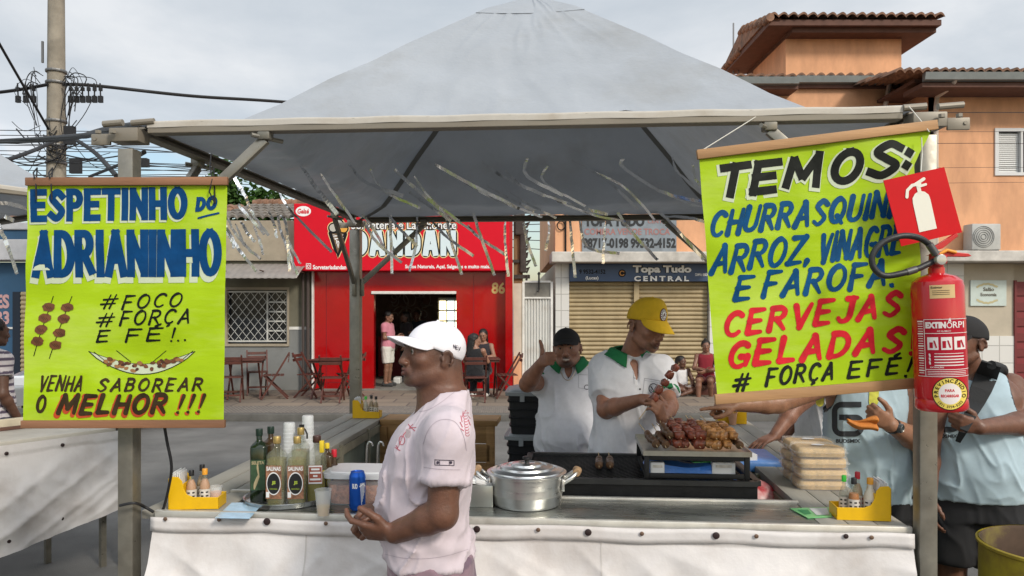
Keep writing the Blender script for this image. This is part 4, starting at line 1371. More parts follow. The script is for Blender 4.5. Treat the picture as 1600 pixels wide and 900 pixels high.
mb.build('top_band', M_tarp, sk, smooth=60, solid=.002)
for u0 in (.70, 1.845):
    fn_ = drape(.072, 2.985, .938, .2, 2.0, .048)
    mb = MB(); vs = []
    for i in range(90):
        for d in (-.003, .003):
            p = fn_((u0 + d - .072) / 2.913, .07 + .93 * i / 89); vs.append((p[0], p[1] - .0015, p[2]))
    mb.add(vs, [(2 * i, 2 * i + 1, 2 * i + 3, 2 * i + 2) for i in range(89)])
    mb.build('seam', mat('seam_tarp', (.52, .49, .47), .6), sk, smooth=60, fixn=False)
M_eye = mat('eyelet_dark', (.025, .012, .012), .5)
M_brass = mat('eyelet_worn', (.16, .10, .07), .5, .4)
for px, py, r in ((258, 811, .008), (342, 812, .008), (417, 815, .014), (509, 818, .008), (745, 827, .013), (841, 828, .008), (919, 832, .013), (1003, 834, .008), (1119, 837, .013), (1182, 838, .008), (1322, 838, .009), (1362, 840, .008)):
    u = None
    a = (px - 800) / FPX
    # ray against the front plane v=-.028
    u = (a * (3.07 - .028 * math.cos(THETA)) + 1.5 + .028 * math.sin(THETA)) / (math.cos(THETA) + a * math.sin(THETA))
    w = S(u, -.028)
    z = PZ(py, w.y)
    mb = MB(); mb.M = Matrix.Translation((u, -.0265, z)) @ Matrix.Rotation(rad(90), 4, 'X')
    mb.lathe([(r, 0), (r, .002), (r * .75, .0035)], n=18)
    mb.build('eyelet', M_eye if r > .0085 else M_brass, sk, smooth=40)

# the neighbouring stall on the left
st2 = thing('neighbour_counter', 'neighbouring stall counter of pale boards at the left edge', 'counter', (-4.43, 2.8, 0), math.atan2(.81, .59))
mb = MB()
mb.box((1.5, .30, CT - .02), (2.98, .52, .04), ch=.004)
mb.build('top', mat('pale_counter', (.50, .47, .41), .6, var=.12, stain=(.3, .27, .22), stain_amt=.5), st2, smooth=40)
mb = MB()
mb.box((1.5, .55, CT + .035), (2.98, .04, .07), ch=.004); mb.box((1.5, .50, CT + .012), (2.9, .03, .02), m=1)
mb.build('back_rail', [mat('rail_cream', (.50, .44, .33), .7, var=.2), M_soffit], st2)
for u, v in ((.15, .09), (.15, .5), (2.75, .5), (2.94, .12)):
        mb = MB(); mb.box((u, v, .46), (.035, .035, .93)); mb.build('leg', M_steel, st2)
sk2 = thing('tarpaulin_skirt', 'white tarpaulin skirt of the neighbouring stall with its hem pulled up to the right', 'tarpaulin', (-4.43, 2.8, 0), math.atan2(.81, .59))
mb = MB(); mb.grid(drape(0, 3.0, .935, lambda s: .02 + .40 * max(0, (s - .3) / .7) ** 1.0, 7.0, .035, diag=-1.2), 150, 50)
mb.build('cloth', M_tarp, sk2, smooth=60)
for u, z in ((2.3, .885), (2.62, .89), (2.3, .36), (2.6, .43), (1.95, .32)):
    mb = MB(); mb.M = Matrix.Translation((u, -.06 if z < .5 else -.024, z)) @ Matrix.Rotation(rad(90), 4, 'X')
    mb.lathe([(.011, -.03), (.011, .002), (.008, .0035)], n=16)
    mb.build('eyelet', M_eye, sk2, smooth=40)

# ------------------------------------------------------------------ the green banners
M_lime = mat('lime_cloth', (.43, .64, .012), .5, spec=.22, var=.08, vscale=3, bump=.003, bscale=7, transl=.22, stain=(.62, .78, .16), stain_amt=.6, stain_scale=3.2, stretch=(.6, 1, 2.2))
M_rod = mat('banner_rod', (.22, .105, .055), .6, var=.3, vscale=6, stretch=(.3, 1, 3), bump=.001)
M_rodlight = mat('banner_rod_light', (.36, .20, .09), .6, var=.25, vscale=6, stretch=(.3, 1, 3), bump=.001)
M_pblue = mat('paint_blue', (.003, .050, .16), .5, spec=.15, var=.2, vscale=14)
M_pnavy = mat('paint_dark_blue', (.003, .062, .17), .5, spec=.15, var=.3, vscale=16)
M_pwhite = mat('paint_white', (.52, .58, .42), .45)
M_pblack = mat('paint_black', (.010, .012, .010), .5, spec=.15, var=.4, vscale=20)
M_pbrown = mat('paint_brown', (.04, .026, .012), .5, spec=.15, var=.4, vscale=20)
M_pred = mat('paint_red', (.54, .016, .028), .5, spec=.15, var=.25, vscale=16)
M_pmeat = mat('paint_meat', (.14, .05, .018), .5, var=.4, vscale=40)

def banner(name, label, Y0, xl, xr, yt, yb, amp, seed, rods, rodmat):
    """xl(v), xr(v) edge columns and yt(s), yb(s) rows in photo pixels at distance Y0; gives the thing and a place function"""
    def surf(x, z):
        return Y0 + amp * (mnoise.noise(Vector((x * 2.3, z * 3.1, seed))) + .4 * math.sin(z * 21 + 3 * mnoise.noise(Vector((x * 3, z, seed)))) * .6 + .5 * mnoise.noise(Vector((x * 9, z * 6, seed + 3))))
    c = P((xl(.5) + xr(.5)) / 2, (yt(.5) + yb(.5)) / 2, Y0)
    t = thing(name, label, 'banner', c)
    def place(px, py, l=0):
        x, z = PX(px, Y0), PZ(py, Y0)
        return Vector((x, surf(x, z) - .0015 - l, z)) - c
    mb = MB()
    def fn(s, v):
        px = xl(v) + (xr(v) - xl(v)) * s
        py = yt(s) + (yb(s) - yt(s)) * v
        x, z = PX(px, Y0), PZ(py, Y0)
        return Vector((x, surf(x, z), z)) - c
    mb.grid(fn, 80, 90)
    mb.build('cloth', M_lime, t, smooth=60, fixn=False)
    for (x0, y0, x1, y1, h) in rods:
        a, b = P(x0, y0, Y0 - .008) - c, P(x1, y1, Y0 - .008) - c
        mb = MB()
        mb.bar(a, b, .018, h, up=(0, 0, 1), ch=.002)
        mb.build('rod', rodmat, t, smooth=40)
    return t, place
lb, lp = banner('painted_banner', 'lime green hand painted banner reading Espetinho do Adrianinho on the left post', 2.955,
                lambda v: 43 - 7 * v, lambda v: 355 - 6 * v, lambda s: 286, lambda s: 662, .011, 1.0,
                [(41, 284, 356, 283, .031), (34, 663, 352, 662, .030)], M_rod)
mb = MB()
hand_line(mb, 'ADRIANINHO', 54, 437, 338, 435, 62, 13, lp, 0, 0.0, .32, 0, True, 0)
hand_line(mb, 'ESPETINHO', 51, 345, 286, 341, 40, 11.5, lp, 0, 0.0, .36, 0, True, 0)
mb.build('lettering_shadow', M_pwhite, lb, fixn=False)
mb = MB()
hand_line(mb, 'ESPETINHO', 53, 342, 288, 338, 41, 10.5, lp, 0, 0.0, .36, .0012, True, .0)
hand_line(mb, 'DO', 309, 328, 336, 325, 17, 6, lp, 0, .1, .36, .0012, True, 0)
ribbon(mb, [(311, 341), (325, 337), (342, 333)], 3, lp, 0, .0012)
hand_line(mb, 'ADRIANINHO', 57, 428, 341, 426, 62, 12.5, lp, 0, 0.0, .32, .0012, True, 0)
mb.build('title_lettering', M_pblue, lb, fixn=False)
mb = MB()
for s, x0, y0, x1, y1, h, w in (('#', 157, 483, 180, 482, 21, 2.6), ('FOCO', 192, 483, 282, 478, 20, 3.4), ('#', 150, 510, 175, 509, 20, 2.6), ('FORÇA', 188, 508, 296, 504, 21, 3.4),
                               ('E', 151, 534, 167, 533, 17, 3.2), ('FÉ', 196, 534, 250, 532, 19, 3.4), ('!..', 267, 533, 291, 531, 20, 3.2)):
    hand_line(mb, s, x0, y0, x1, y1, h, w, lp, 0, .32, .36, .0003, False, .5, .03)
mb.build('slogan_lettering', M_pblack, lb, fixn=False)
mb = MB()
hand_line(mb, 'VENHA', 61, 611, 126, 610, 22, 3.6, lp, 0, .25, .34, .0003, False, .5, .05)
hand_line(mb, 'SABOREAR', 153, 611, 314, 610, 18, 3.8, lp, 0, .28, .42, .0003, False, .5, .05)
hand_line(mb, 'O', 58, 643, 70, 643, 24, 5, lp, 0, .2, .3, .0003, False, .4)
mb.build('call_lettering', M_pbrown, lb, fixn=False)
mb = MB()
hand_line(mb, 'MELHOR', 90, 648, 254, 647, 28, 9, lp, 0, .3, .34, .0001, False, .3, .03)
hand_line(mb, '!!!', 276, 647, 309, 646, 28, 6, lp, 0, .35, .9, .0001, False, .6)
mb.build('lettering_red_edge', mat('paint_orange_red', (.45, .06, .015), .45, var=.2), lb, fixn=False)
mb = MB()
hand_line(mb, 'MELHOR', 93, 645, 256, 644, 27, 7, lp, 0, .3, .34, .0014, False, .3, .03)
hand_line(mb, '!!!', 278, 645, 311, 644, 27, 4.6, lp, 0, .35, .9, .0014, False, .6)
mb.build('bold_lettering', M_pbrown, lb, fixn=False)
rnd = random.Random(3)
def blob(mb, cx, cy, rx, ry, m, lift, rot=0, n=18):
    pts = []
    for k in range(n):
        a = 2 * math.pi * k / n
        rr = 1 + rnd.uniform(-.12, .12)
        x, y = rx * rr * math.cos(a), ry * rr * math.sin(a)
        pts.append(lp(cx + x * math.cos(rot) - y * math.sin(rot), cy + x * math.sin(rot) + y * math.cos(rot), lift))
    mb.add(pts, [tuple(range(n))], m)
mb = MB()
for (a, b, bl_) in (((83, 463), (53, 556), ((76, 480), (70.5, 497), (65, 515), (59.5, 533))), ((113, 463), (77, 560), ((106.5, 480), (101, 498), (94, 520), (87.5, 539)))):
    ribbon(mb, [a, b], 1.3, lp, 1, .0004)
    for (x, y) in bl_:
        blob(mb, x, y, 10, 7, 0, .0012, -.1)
        for k in range(3): ribbon(mb, [(x - 6 + k * 4, y - 3 + k), (x - 1 + k * 3, y + 3)], .9, lp, 2, .0018)
up = [(138, 549)] + [(138 + 167 * i / 14, 549 + 20 * math.sin(math.pi * i / 14)) for i in range(1, 14)] + [(305, 549)]
lo = [(138 + 167 * i / 14, 549 + 36 * math.sin(math.pi * i / 14) ** .8) for i in range(14, -1, -1)]
vs = [lp(*p, .0004) for p in up] + [lp(*p, .0004) for p in lo]
mb.add(vs, [(i, i + 1, 28 - i, 29 - i) for i in range(14)], 3)
ribbon(mb, lo, 1.2, lp, 1, .0007); ribbon(mb, up, .8, lp, 1, .0007)
for k in range(34):
    f = rnd.uniform(.12, .9)
    y = 549 + (22 + rnd.uniform(-7, 9)) * math.sin(math.pi * f) ** .9 + 2
    blob(mb, 138 + 167 * f, y, rnd.uniform(3, 5.5), rnd.uniform(2.2, 3.6), rnd.choice((0, 0, 2, 4)), .0011 + .00008 * k, rnd.uniform(-.6, .6), 10)
for x, y, d in ((160, 562, 1), (195, 560, 1), (245, 560, -1), (288, 560, -1)):
    ribbon(mb, [(x - 14 * d, y - 12), (x + 8 * d, y + 6)], 1, lp, 1, .0008)
mb.build('painted_skewers', [M_pmeat, M_pblack, mat('paint_meat_dark', (.06, .02, .01), .5), M_pwhite, mat('paint_meat_tan', (.30, .14, .05), .5)], lb, fixn=False)
mb = MB(); mb.M = Matrix.Translation(-lb.location)
for px in (54, 78):
    mb.tube([P(px, 278, 2.93), P(px - 2, 270, 2.95), P(px + 4, 262, 2.99), P(px + 2, 290, 2.935), P(px + 3, 312, 2.94)], .003, 5)
mb.tube([P(330, 240, 3.0), P(328, 262, 2.97), P(332, 280, 2.94), P(327, 300, 2.94), P(336, 318, 2.945), P(334, 262, 2.97)], .003, 5)
mb.build('hanging_cord', M_wire, lb)

def xr_(v):
    return float(np.interp(v, [0, .05, .1, .145, .24, .5, .75, 1], [1457, 1448, 1436, 1428, 1431, 1438, 1438, 1437]))
rb, rp = banner('painted_banner', 'lime green hand painted banner reading Temos with the food list on the right post', 2.735,
                lambda v: 1092 + 28 * v, xr_, lambda s: 247 - 47 * s, lambda s: 621 - 19 * s, .012, 5.0,
                [(1089, 242, 1464, 195, .034), (1117, 624, 1437, 598, .036)], M_rodlight)
TEM = (('T', 1122, 306, 1158, 301, 43), ('E', 1176, 300, 1208, 296, 43), ('M', 1228, 293, 1276, 287, 46), ('O', 1301, 285, 1339, 280, 45), ('S', 1359, 276, 1398, 271, 48), (':', 1413, 262, 1418, 261, 34))
mb = MB()
for s, x0, y0, x1, y1, h in TEM:
    hand_line(mb, s, x0 - 2, y0 + 3, x1 - 2, y1 + 3, h, 18, rp, 0, .2, .2, 0, True, 0)
mb.build('lettering_shadow', M_pwhite, rb, fixn=False)
mb = MB()
for s, x0, y0, x1, y1, h in TEM:
    hand_line(mb, s, x0, y0, x1, y1, h, 12.5, rp, 0, .2, .2, .0012, True, 0)
mb.build('title_lettering', M_pblack, rb, fixn=False)
mb = MB()
hand_line(mb, 'CHURRASQUINHO', 1109, 368, 1436, 331, 37, 7.5, rp, 0, .24, .30, .0003, False, .45, .05)
hand_line(mb, 'ARROZ,', 1111, 428, 1262, 408, 41, 7.5, rp, 0, .24, .26, .0003, False, .45, .05)
hand_line(mb, 'VINAGRE', 1280, 410, 1404, 393, 44, 7, rp, 0, .18, .3, .0003, False, .45, .04)
hand_line(mb, 'E', 1149, 468, 1170, 466, 34, 7.5, rp, 0, .24, .26, .0003, False, .45)
hand_line(mb, 'FAROFA.', 1194, 464, 1394, 444, 37, 7.5, rp, 0, .24, .32, .0003, False, .45, .05)
mb.build('food_lettering', M_pnavy, rb, fixn=False)
mb = MB()
hand_line(mb, 'CERVEJAS', 1132, 525, 1400, 491, 35, 8.5, rp, 0, .22, .34, .0003, False, .4, .04)
hand_line(mb, 'GELADAS', 1138, 573, 1404, 547, 36, 9, rp, 0, .22, .34, .0003, False, .4, .04)
hand_line(mb, '!', 1421, 553, 1425, 553, 32, 8, rp, 0, .1, .3, .0003, False, .5)
mb.build('beer_lettering', M_pred, rb, fixn=False)
mb = MB()
hand_line(mb, '#', 1144, 611, 1168, 609, 26, 4.4, rp, 0, .2, .3, .0003, False, .4)
hand_line(mb, 'FORÇA', 1196, 602, 1300, 593, 26, 4.8, rp, 0, .25, .36, .0003, False, .45, .05)
hand_line(mb, 'EFÉ', 1326, 590, 1402, 583, 24, 4.8, rp, 0, .22, .4, .0003, False, .45, .04)
hand_line(mb, '!', 1414, 589, 1418, 589, 30, 5, rp, 0, .3, .3, .0003, False, .5)
mb.build('slogan_lettering', M_pblack, rb, fixn=False)
mb = MB(); mb.M = Matrix.Translation(-rb.location)
mb.tube([P(1094, 240, 2.72), P(1092, 238, 2.73), P(1150, 202, 2.8), P(1188, 178, 2.86)], .0018, 5)
mb.tube([P(1440, 215, 2.71), P(1441, 240, 2.7), P(1439, 268, 2.65)], .002, 5)
mb.tube([P(1420, 166, 2.78), P(1440, 190, 2.73), P(1452, 206, 2.715)], .002, 5)
mb.build('hanging_string', mat('string_white', (.6, .58, .52), .8), rb)

# ------------------------------------------------------------------ red fire extinguisher sign
fs = thing('fire_sign', 'tilted red square sign with a white fire extinguisher symbol over the right banner', 'sign', P(1441, 323, 2.655))
c0 = P(1441, 323, 2.655)
mb = MB()
mb.prism([P(*p, 2.655) - c0 for p in ((1380, 282), (1475, 261), (1503, 363), (1408, 385))], (0, -.0015, 0), (0, .0015, 0))
mb.build('plate', mat('sign_red_plate', (.55, .006, .010), .5, spec=.2, var=.06), fs)
mb = MB()
ca, sa = math.cos(rad(-12.5)), math.sin(rad(-12.5))
def sp_(x, y, l=0):                                     # sign's own pixel frame, x right, y down
    return P(1441 + x * ca - y * sa, 323 + x * sa + y * ca, 2.652 - l) - c0
body = [(-13, 38), (15, 38), (15, -8), (14, -16), (9, -22), (4, -24), (-2, -24), (-7, -22), (-12, -16), (-13, -8)]
mb.add([sp_(*p) for p in body], [tuple(range(len(body)))])
ribbon(mb, [(1, -24), (1, -36)], 6, sp_, 0, .0004)
ribbon(mb, [(-20, -20), (-17, -30), (-8, -36), (4, -36)], 5, sp_, 0, .0006)
ribbon(mb, [(-4, -36), (12, -42)], 5, sp_, 0, .0008); ribbon(mb, [(2, -32), (13, -33)], 4, sp_, 0, .001)
mb.build('symbol', mat('symbol_cream', (.74, .72, .62), .5), fs, fixn=False)

# ------------------------------------------------------------------ the fire extinguisher on the right post
EX = P(1469.5, 640, 2.635); EX.x += .004
fe = thing('fire_extinguisher', 'red fire extinguisher with a black hose strapped to the right steel post', 'fire extinguisher', EX)
fe.rotation_euler = (0, rad(-2.2), 0)
M_exred = mat('extinguisher_red', (.50, .008, .014), .22, var=.06, coat=.5, stain=(.33, .006, .01), stain_amt=.4, stain_scale=6)
R0 = .0825
mb = MB()
mb.lathe([(.074, 0), (R0 - .002, .006), (R0, .014), (R0 - .001, .035), (R0 - .003, .04), (R0 - .001, .045), (R0, .05), (R0, .42), (.078, .440), (.060, .456), (.035, .464), (.026, .468), (.026, .487)], n=56)
mb.build('cylinder', M_exred, fe, smooth=35)
mb = MB()
mb.lathe([(.022, .485), (.024, .50), (.021, .535), (.012, .54)], n=20)
mb.box((0, -.02, .512), (.03, .05, .028), ch=.004)
vb = mb.build('valve', mat('valve_red', (.42, .02, .02), .35, .3), fe, smooth=40)
mb = MB(); mb.M = Matrix.Translation((-.012, -.052, .512)) @ Matrix.Rotation(rad(90), 4, 'X')
mb.lathe([(.018, -.012), (.019, .002), (.017, .006), (.015, .0065)], n=24)
mb.build('gauge', mat('gauge_grey', (.45, .45, .42), .25, .5), vb, smooth=40)
mb = MB()
mb.prism([(-.03, 0, .53), (.03, 0, .542), (.105, 0, .532), (.118, 0, .522), (.105, 0, .52), (.03, 0, .524)], (0, -.012, 0), (0, .012, 0))
mb.prism([(-.012, 0, .545), (.02, 0, .552), (.075, 0, .592), (.07, 0, .603), (.012, 0, .57), (-.014, 0, .555)], (0, -.01, 0), (0, .01, 0))
mb.build('lever', mat('lever_red', (.50, .02, .02), .35), vb, bevel=.002)
mb = MB()
mb.tube([(.0, -.015, .53), (.03, -.017, .545), (.06, -.017, .536)], .006, 8)
mb.build('safety_pin', mat('pin_orange', (.75, .30, .03), .4), vb, smooth=60)
mb = MB()
def XE(px, py, Y=2.60): return P(px, py, Y) - EX
mb.tube([(Vector((-.02, -.03, .51)))] + catm([tuple(XE(1446, 417)), tuple(XE(1420, 424, 2.59)), tuple(XE(1390, 427, 2.59)), tuple(XE(1374, 414, 2.59)), tuple(XE(1373, 394, 2.59)), tuple(XE(1390, 375, 2.59)), tuple(XE(1420, 366, 2.59)), tuple(XE(1448, 371, 2.6)), tuple(XE(1466, 386, 2.61)), tuple(XE(1471, 397, 2.615))], 8), .0105, 12)
mb.build('hose', mat('hose_black', (.02, .022, .024), .45, bump=.001, bscale=90), fe, smooth=60)
mb = MB()
for a, b in (((1440, 419), (1425, 423)), ((1462, 381), (1472, 397))):
    mb.tube([XE(a[0], a[1], 2.592), XE(b[0], b[1], 2.592)], .0125, 12)
mb.build('hose_ferrule', mat('ferrule', (.12, .12, .12), .35, .6), fe, smooth=60)
# labels wrapped round the cylinder; x in photo pixels right of the axis at the surface, y down
def cyl(px, py, l=0):
    ang = math.asin(max(-.995, min(.995, (px - 1470) / 41.5))) - .509
    z = (640 - py) / FPX * 2.55
    r = R0 + .0006 + l
    return Vector((r * math.sin(ang), -r * math.cos(ang), z))
def cyl_patch(mb, x0, x1, y0, y1, l, m=0, n=14):
    mb.grid(lambda s, t: cyl(x0 + (x1 - x0) * s, y0 + (y1 - y0) * t, l), n, 2, m)
M_lab = mat('label_white', (.72, .66, .64), .45)
M_labred = mat('label_red', (.38, .008, .025), .5, spec=.2)
mb = MB(); cyl_patch(mb, 1459, 1496, 439, 460, .0); mb.build('paper_tag', mat('label_tan', (.60, .42, .20), .6, var=.1), fe, fixn=False)
mb = MB()
fit_text(mb, 'Extintor', 1461, 1478, 444.5, 441, lambda x, y: cyl(x, y, .0005), 0, .02)
for k in range(3): ribbon(mb, [(1463, 448 + k * 3), (1488, 448 + k * 3)], .7, lambda x, y, l=0: cyl(x, y, .0005), 0)
mb.build('tag_lettering', M_black, fe, fixn=False)
mb = MB(); cyl_patch(mb, 1438, 1512, 492, 584, .0); lab = mb.build('label', M_labred, fe, fixn=False)
mb = MB()
fx_ = lambda x, y, l=0: cyl(x, y, .0006 + l)
fit_text(mb, 'EXTIN', 1451, 1481, 507, 497, fx_, 0, .07); fit_text(mb, 'RPI', 1491, 1507, 507, 497, fx_, 0, .01)
ribbon(mb, arc(1486, 502.5, 3.6, 4, 0, 360, 14), 1.3, fx_, 0); ribbon(mb, [(1485, 498), (1487, 491.5), (1488, 497)], 1.6, fx_, 0)
fit_text(mb, 'PÓ QUÍMICO', 1468, 1488, 513, 510, fx_, 0, .01)
for pl in ([(1449, 493), (1511, 493)], [(1449, 493), (1449, 583)], [(1449, 515), (1511, 515)], [(1449, 572), (1511, 572)], [(1449, 583), (1511, 583)], [(1438, 583), (1449, 583)]):
    n_ = 10
    ribbon(mb, [(pl[0][0] + (pl[1][0] - pl[0][0]) * i / n_, pl[0][1] + (pl[1][1] - pl[0][1]) * i / n_) for i in range(n_ + 1)], .9, fx_, 0)
for x in (1453, 1473, 1492): cyl_patch(mb, x, x + 16, 521, 541, .0006)
for k in range(5): ribbon(mb, [(1463 + i * 4.6, 547 + k * 4.6) for i in range(10)], 1.7 if k else .9, fx_, 0)
for k in range(3): ribbon(mb, [(1455.5, 548 + k * 6), (1456, 551 + k * 6)], 2.6, fx_, 0)
fit_text(mb, 'EXTINÇÃO', 1456, 1476, 570, 567, fx_, 0, .03)
for k in range(3): ribbon(mb, [(1452 + i * 5.5, 575 + k * 2.6) for i in range(11)], .8, fx_, 0)
for k in range(22): ribbon(mb, [(1440, 496 + k * 3.9), (1446.5, 496 + k * 3.9)], 1.1 if k % 5 else 2.2, fx_, 0)
mb.build('label_lettering', M_lab, lab, fixn=False)
mb = MB()
for x, (a, b) in ((1453, ((3, 6), (9, 9))), (1473, ((2, 4), (7, 10))), (1492, ((4, 4), (7, 11)))):
    cyl_patch(mb, x + a[0], x + a[0] + 5, 523 + a[1], 538, .0014); ribbon(mb, [(x + 10, 527), (x + 13, 537)], 2.2, lambda x, y, l=0: cyl(x, y, .0014 + l), 0)
mb.build('label_pictogram', M_labred, lab, fixn=False)
def disc(mb, cx, cy, r, l, m=0, n=40):
    vs = [cyl(cx, cy, l)]
    for k in range(1, 5):
        vs += [cyl(cx + r * k / 4 * math.cos(2 * math.pi * i / n), cy + r * k / 4 * math.sin(2 * math.pi * i / n), l) for i in range(n)]
    fs_ = [(0, 1 + i, 1 + (i + 1) % n) for i in range(n)]
    for k in range(3):
        fs_ += [(1 + k * n + i, 1 + (k + 1) * n + i, 1 + (k + 1) * n + (i + 1) % n, 1 + k * n + (i + 1) % n) for i in range(n)]
    mb.add(vs, fs_, m)
mb = MB(); disc(mb, 1483, 610, 26, .0004, 1); disc(mb, 1483, 610, 24.6, .0008, 0); disc(mb, 1483, 610, 16.5, .0012, 2)
seal = mb.build('seal', [mat('seal_yellow', (.72, .56, .10), .5), M_black, M_lab], fe, fixn=False)
def ring_text(mb, s, cx, cy, r, h, a0, a1, l, m, bold=.03, inward=False):
    n = len(s)
    for i, ch in enumerate(s):
        if ch == ' ': continue
        a = rad(a0 + (a1 - a0) * (i + .5) / n)
        vs, fs_ = text2d(ch, h * 1.38, bold, 0, 1, 'CENTER')
        out = []
        for x, y in vs:
            if not inward:
                rr = r + y; px = cx + rr * math.cos(a) - x * math.sin(a) * -1 * -1; py = cy - rr * math.sin(a)
                px = cx + rr * math.cos(a) + x * math.sin(a); py = cy - rr * math.sin(a) + x * math.cos(a)
            else:
                rr = r - y; px = cx + rr * math.cos(a) - x * math.sin(a); py = cy - rr * math.sin(a) - x * math.cos(a)
            out.append(cyl(px, py, l))
        mb.add(out, fs_, m)
mb = MB()
ring_text(mb, 'PREVINCÊNDIO', 1483, 610, 17.6, 5.6, 200, -20, .0012, 0)
ring_text(mb, '(31) 3774-5252', 1483, 610, 22.6, 4.2, 215, 325, .0012, 0, .02, True)
mb.build('seal_lettering', M_black, seal, fixn=False)
mb = MB()
fit_text(mb, 'PARA', 1476, 1490, 607, 602.5, lambda x, y: cyl(x, y, .0016), 0, .03)
fit_text(mb, 'RECARREGAR', 1470, 1496, 615.5, 611, lambda x, y: cyl(x, y, .0016), 0, .04)
mb.build('seal_words', M_pred, seal, fixn=False)
mb = MB()
mb.box((0, .088, .2), (.06, .012, .1)); mb.tube([(.0, .0, .3)] * 1 + [(0, .085, .3)], .01, 8)
mb.build('wall_bracket', M_steel, fe)

# ------------------------------------------------------------------ silver tinsel strips blowing from the canopy
M_tinsel = mat('tinsel_foil', (.92, .91, .90), .22, 1.0, var=.08, vscale=30)
rnd = random.Random(21)
def strip(pts, Y, w=.02, lean=0.0, twist=.8):
    p3 = [P(x, y, Y + lean * i / max(1, len(pts) - 1)) for i, (x, y) in enumerate(pts)]
    o0 = p3[0].copy()
    q = [Vector(p) - o0 for p in catm([tuple(p) for p in p3], 12)]
    L = len(q)
    mb = MB(); vs = []
    ph = rnd.uniform(-.7, .7)
    for i, p in enumerate(q):
        t = (q[min(L - 1, i + 1)] - q[max(0, i - 1)]).normalized()
        sd_ = t.cross(Vector((0, 1, 0)))
        if sd_.length < 1e-3: sd_ = Vector((1, 0, 0))
        sd_.normalize(); up_ = sd_.cross(t)
        a = ph + twist * .5 * math.sin(i / L * 5 + ph) + .6 * mnoise.noise(Vector((i * .16, ph, 0)))
        d = (sd_ * math.cos(a) + up_ * math.sin(a)) * w / 2
        j = Vector((mnoise.noise(Vector((i * .5, ph, 3))), 0, mnoise.noise(Vector((i * .5, ph, 8))))) * .006
        vs += [p + d + j, p - d + j]
    mb.add(vs, [(2 * i, 2 * i + 1, 2 * i + 3, 2 * i + 2) for i in range(L - 1)])
    o = mb.build('tinsel_strip', M_tinsel, None, fixn=False)
    o.location = o0
    return o
G1 = 'silver tinsel strips blowing from the canopy'
def roof_hit(px, py):
    Y = 3.6
    while Y < 6.3:
        p = P(px, py, Y)
        dx, dy = p.x + 1.5, p.y - 3.07
        u = dx * math.cos(THETA) - dy * math.sin(THETA); v = dx * math.sin(THETA) + dy * math.cos(THETA)
        tt = 1 - max(abs(u - 1.5) / 1.5, abs(v - 1.6) / 1.6)
        if tt > 0 and p.z > ZB + TH * gz_(tt) - .05 * math.sin(math.pi * min(1, tt * 1.15)) * .8 - .03: return Y
        Y += .02
    return 6.1
for pts, Y in ([((470, 258), (495, 295), (527, 335)), 5.2], [((545, 255), (572, 285), (630, 306)), 5.5], [((616, 265), (650, 295), (690, 328)), 5.5],
               [((680, 257), (740, 290), (812, 326)), 5.4], [((752, 252), (790, 278), (852, 306)), 5.4], [((823, 247), (824, 275), (880, 305)), 5.5],
               [((893, 250), (945, 280), (997, 327)), 5.3], [((973, 248), (975, 262), (1035, 300), (1095, 315)), 5.3], [((1050, 245), (1060, 270), (1100, 305)), 5.2],
               [((640, 300), (668, 320), (705, 345)), 5.8], [((845, 300), (900, 322), (950, 335)), 5.8], [((760, 290), (800, 312), (835, 330)), 5.7]):
    for sx_, sy_ in ((0, 0), (31, 14)):
        q_ = [(x + sx_ + rnd.uniform(-6, 6), y + sy_ + rnd.uniform(-5, 5)) for x, y in pts]
        o = strip(q_ if sx_ else pts, roof_hit(*(q_ if sx_ else pts)[0]), .024 if not sx_ else .017)
        tag(o, 'silver tinsel strip blown sideways under the grey roof lining', 'tinsel', G1)
for pts, Y in ([((562, 330), (580, 352), (600, 386)), 6.15], [((605, 333), (625, 358), (652, 385)), 6.15], [((610, 336), (611, 380), (613, 428)), 6.2], [((652, 335), (650, 380), (640, 424)), 6.2],
               [((697, 335), (706, 380), (722, 429)), 6.2], [((735, 318), (752, 372), (773, 430)), 6.1], [((790, 335), (789, 375), (794, 432)), 6.2], [((818, 348), (826, 385), (838, 416)), 6.2],
               [((890, 336), (894, 385), (899, 434)), 6.15], [((905, 335), (917, 385), (968, 396)), 6.15], [((946, 340), (944, 372), (942, 412)), 6.15], [((955, 316), (985, 360), (1028, 406)), 6.0],
               [((1013, 318), (1045, 345), (1100, 406)), 6.0], [((730, 352), (750, 372), (790, 398)), 6.2], [((675, 345), (700, 372), (740, 400)), 6.2], [((855, 335), (858, 360), (852, 392)), 6.2],
               [((568, 345), (590, 380), (628, 410)), 6.1], [((1040, 338), (1075, 340), (1105, 348)), 6.0]):
    o = strip(pts, Y, .024)
    tag(o, 'silver tinsel strip dangling from the back beam of the canopy', 'tinsel', G1)
for pts, Y in ([((364, 274), (385, 310), (392, 330), (420, 368)), 4.25], [((352, 352), (372, 388), (401, 424)), 4.2], [((368, 350), (385, 385), (408, 404)), 4.2], [((433, 333), (440, 365), (465, 430)), 4.8],
               [((432, 293), (455, 330), (518, 394)), 4.9], [((352, 358), (362, 375), (366, 388)), 4.2], [((372, 320), (395, 345), (414, 366)), 4.3], [((436, 335), (447, 352), (452, 424)), 4.75], [((356, 340), (366, 362), (384, 384)), 4.2], [((396, 352), (404, 372), (412, 398)), 4.25], [((446, 340), (452, 380), (470, 412)), 4.8], [((420, 330), (428, 350), (432, 372)), 4.6], [((376, 345), (388, 366), (398, 378)), 4.3]):
    o = strip(pts, Y, .017)
    tag(o, 'silver tinsel strip fluttering beside the left canopy edge above the olive house', 'tinsel', G1)
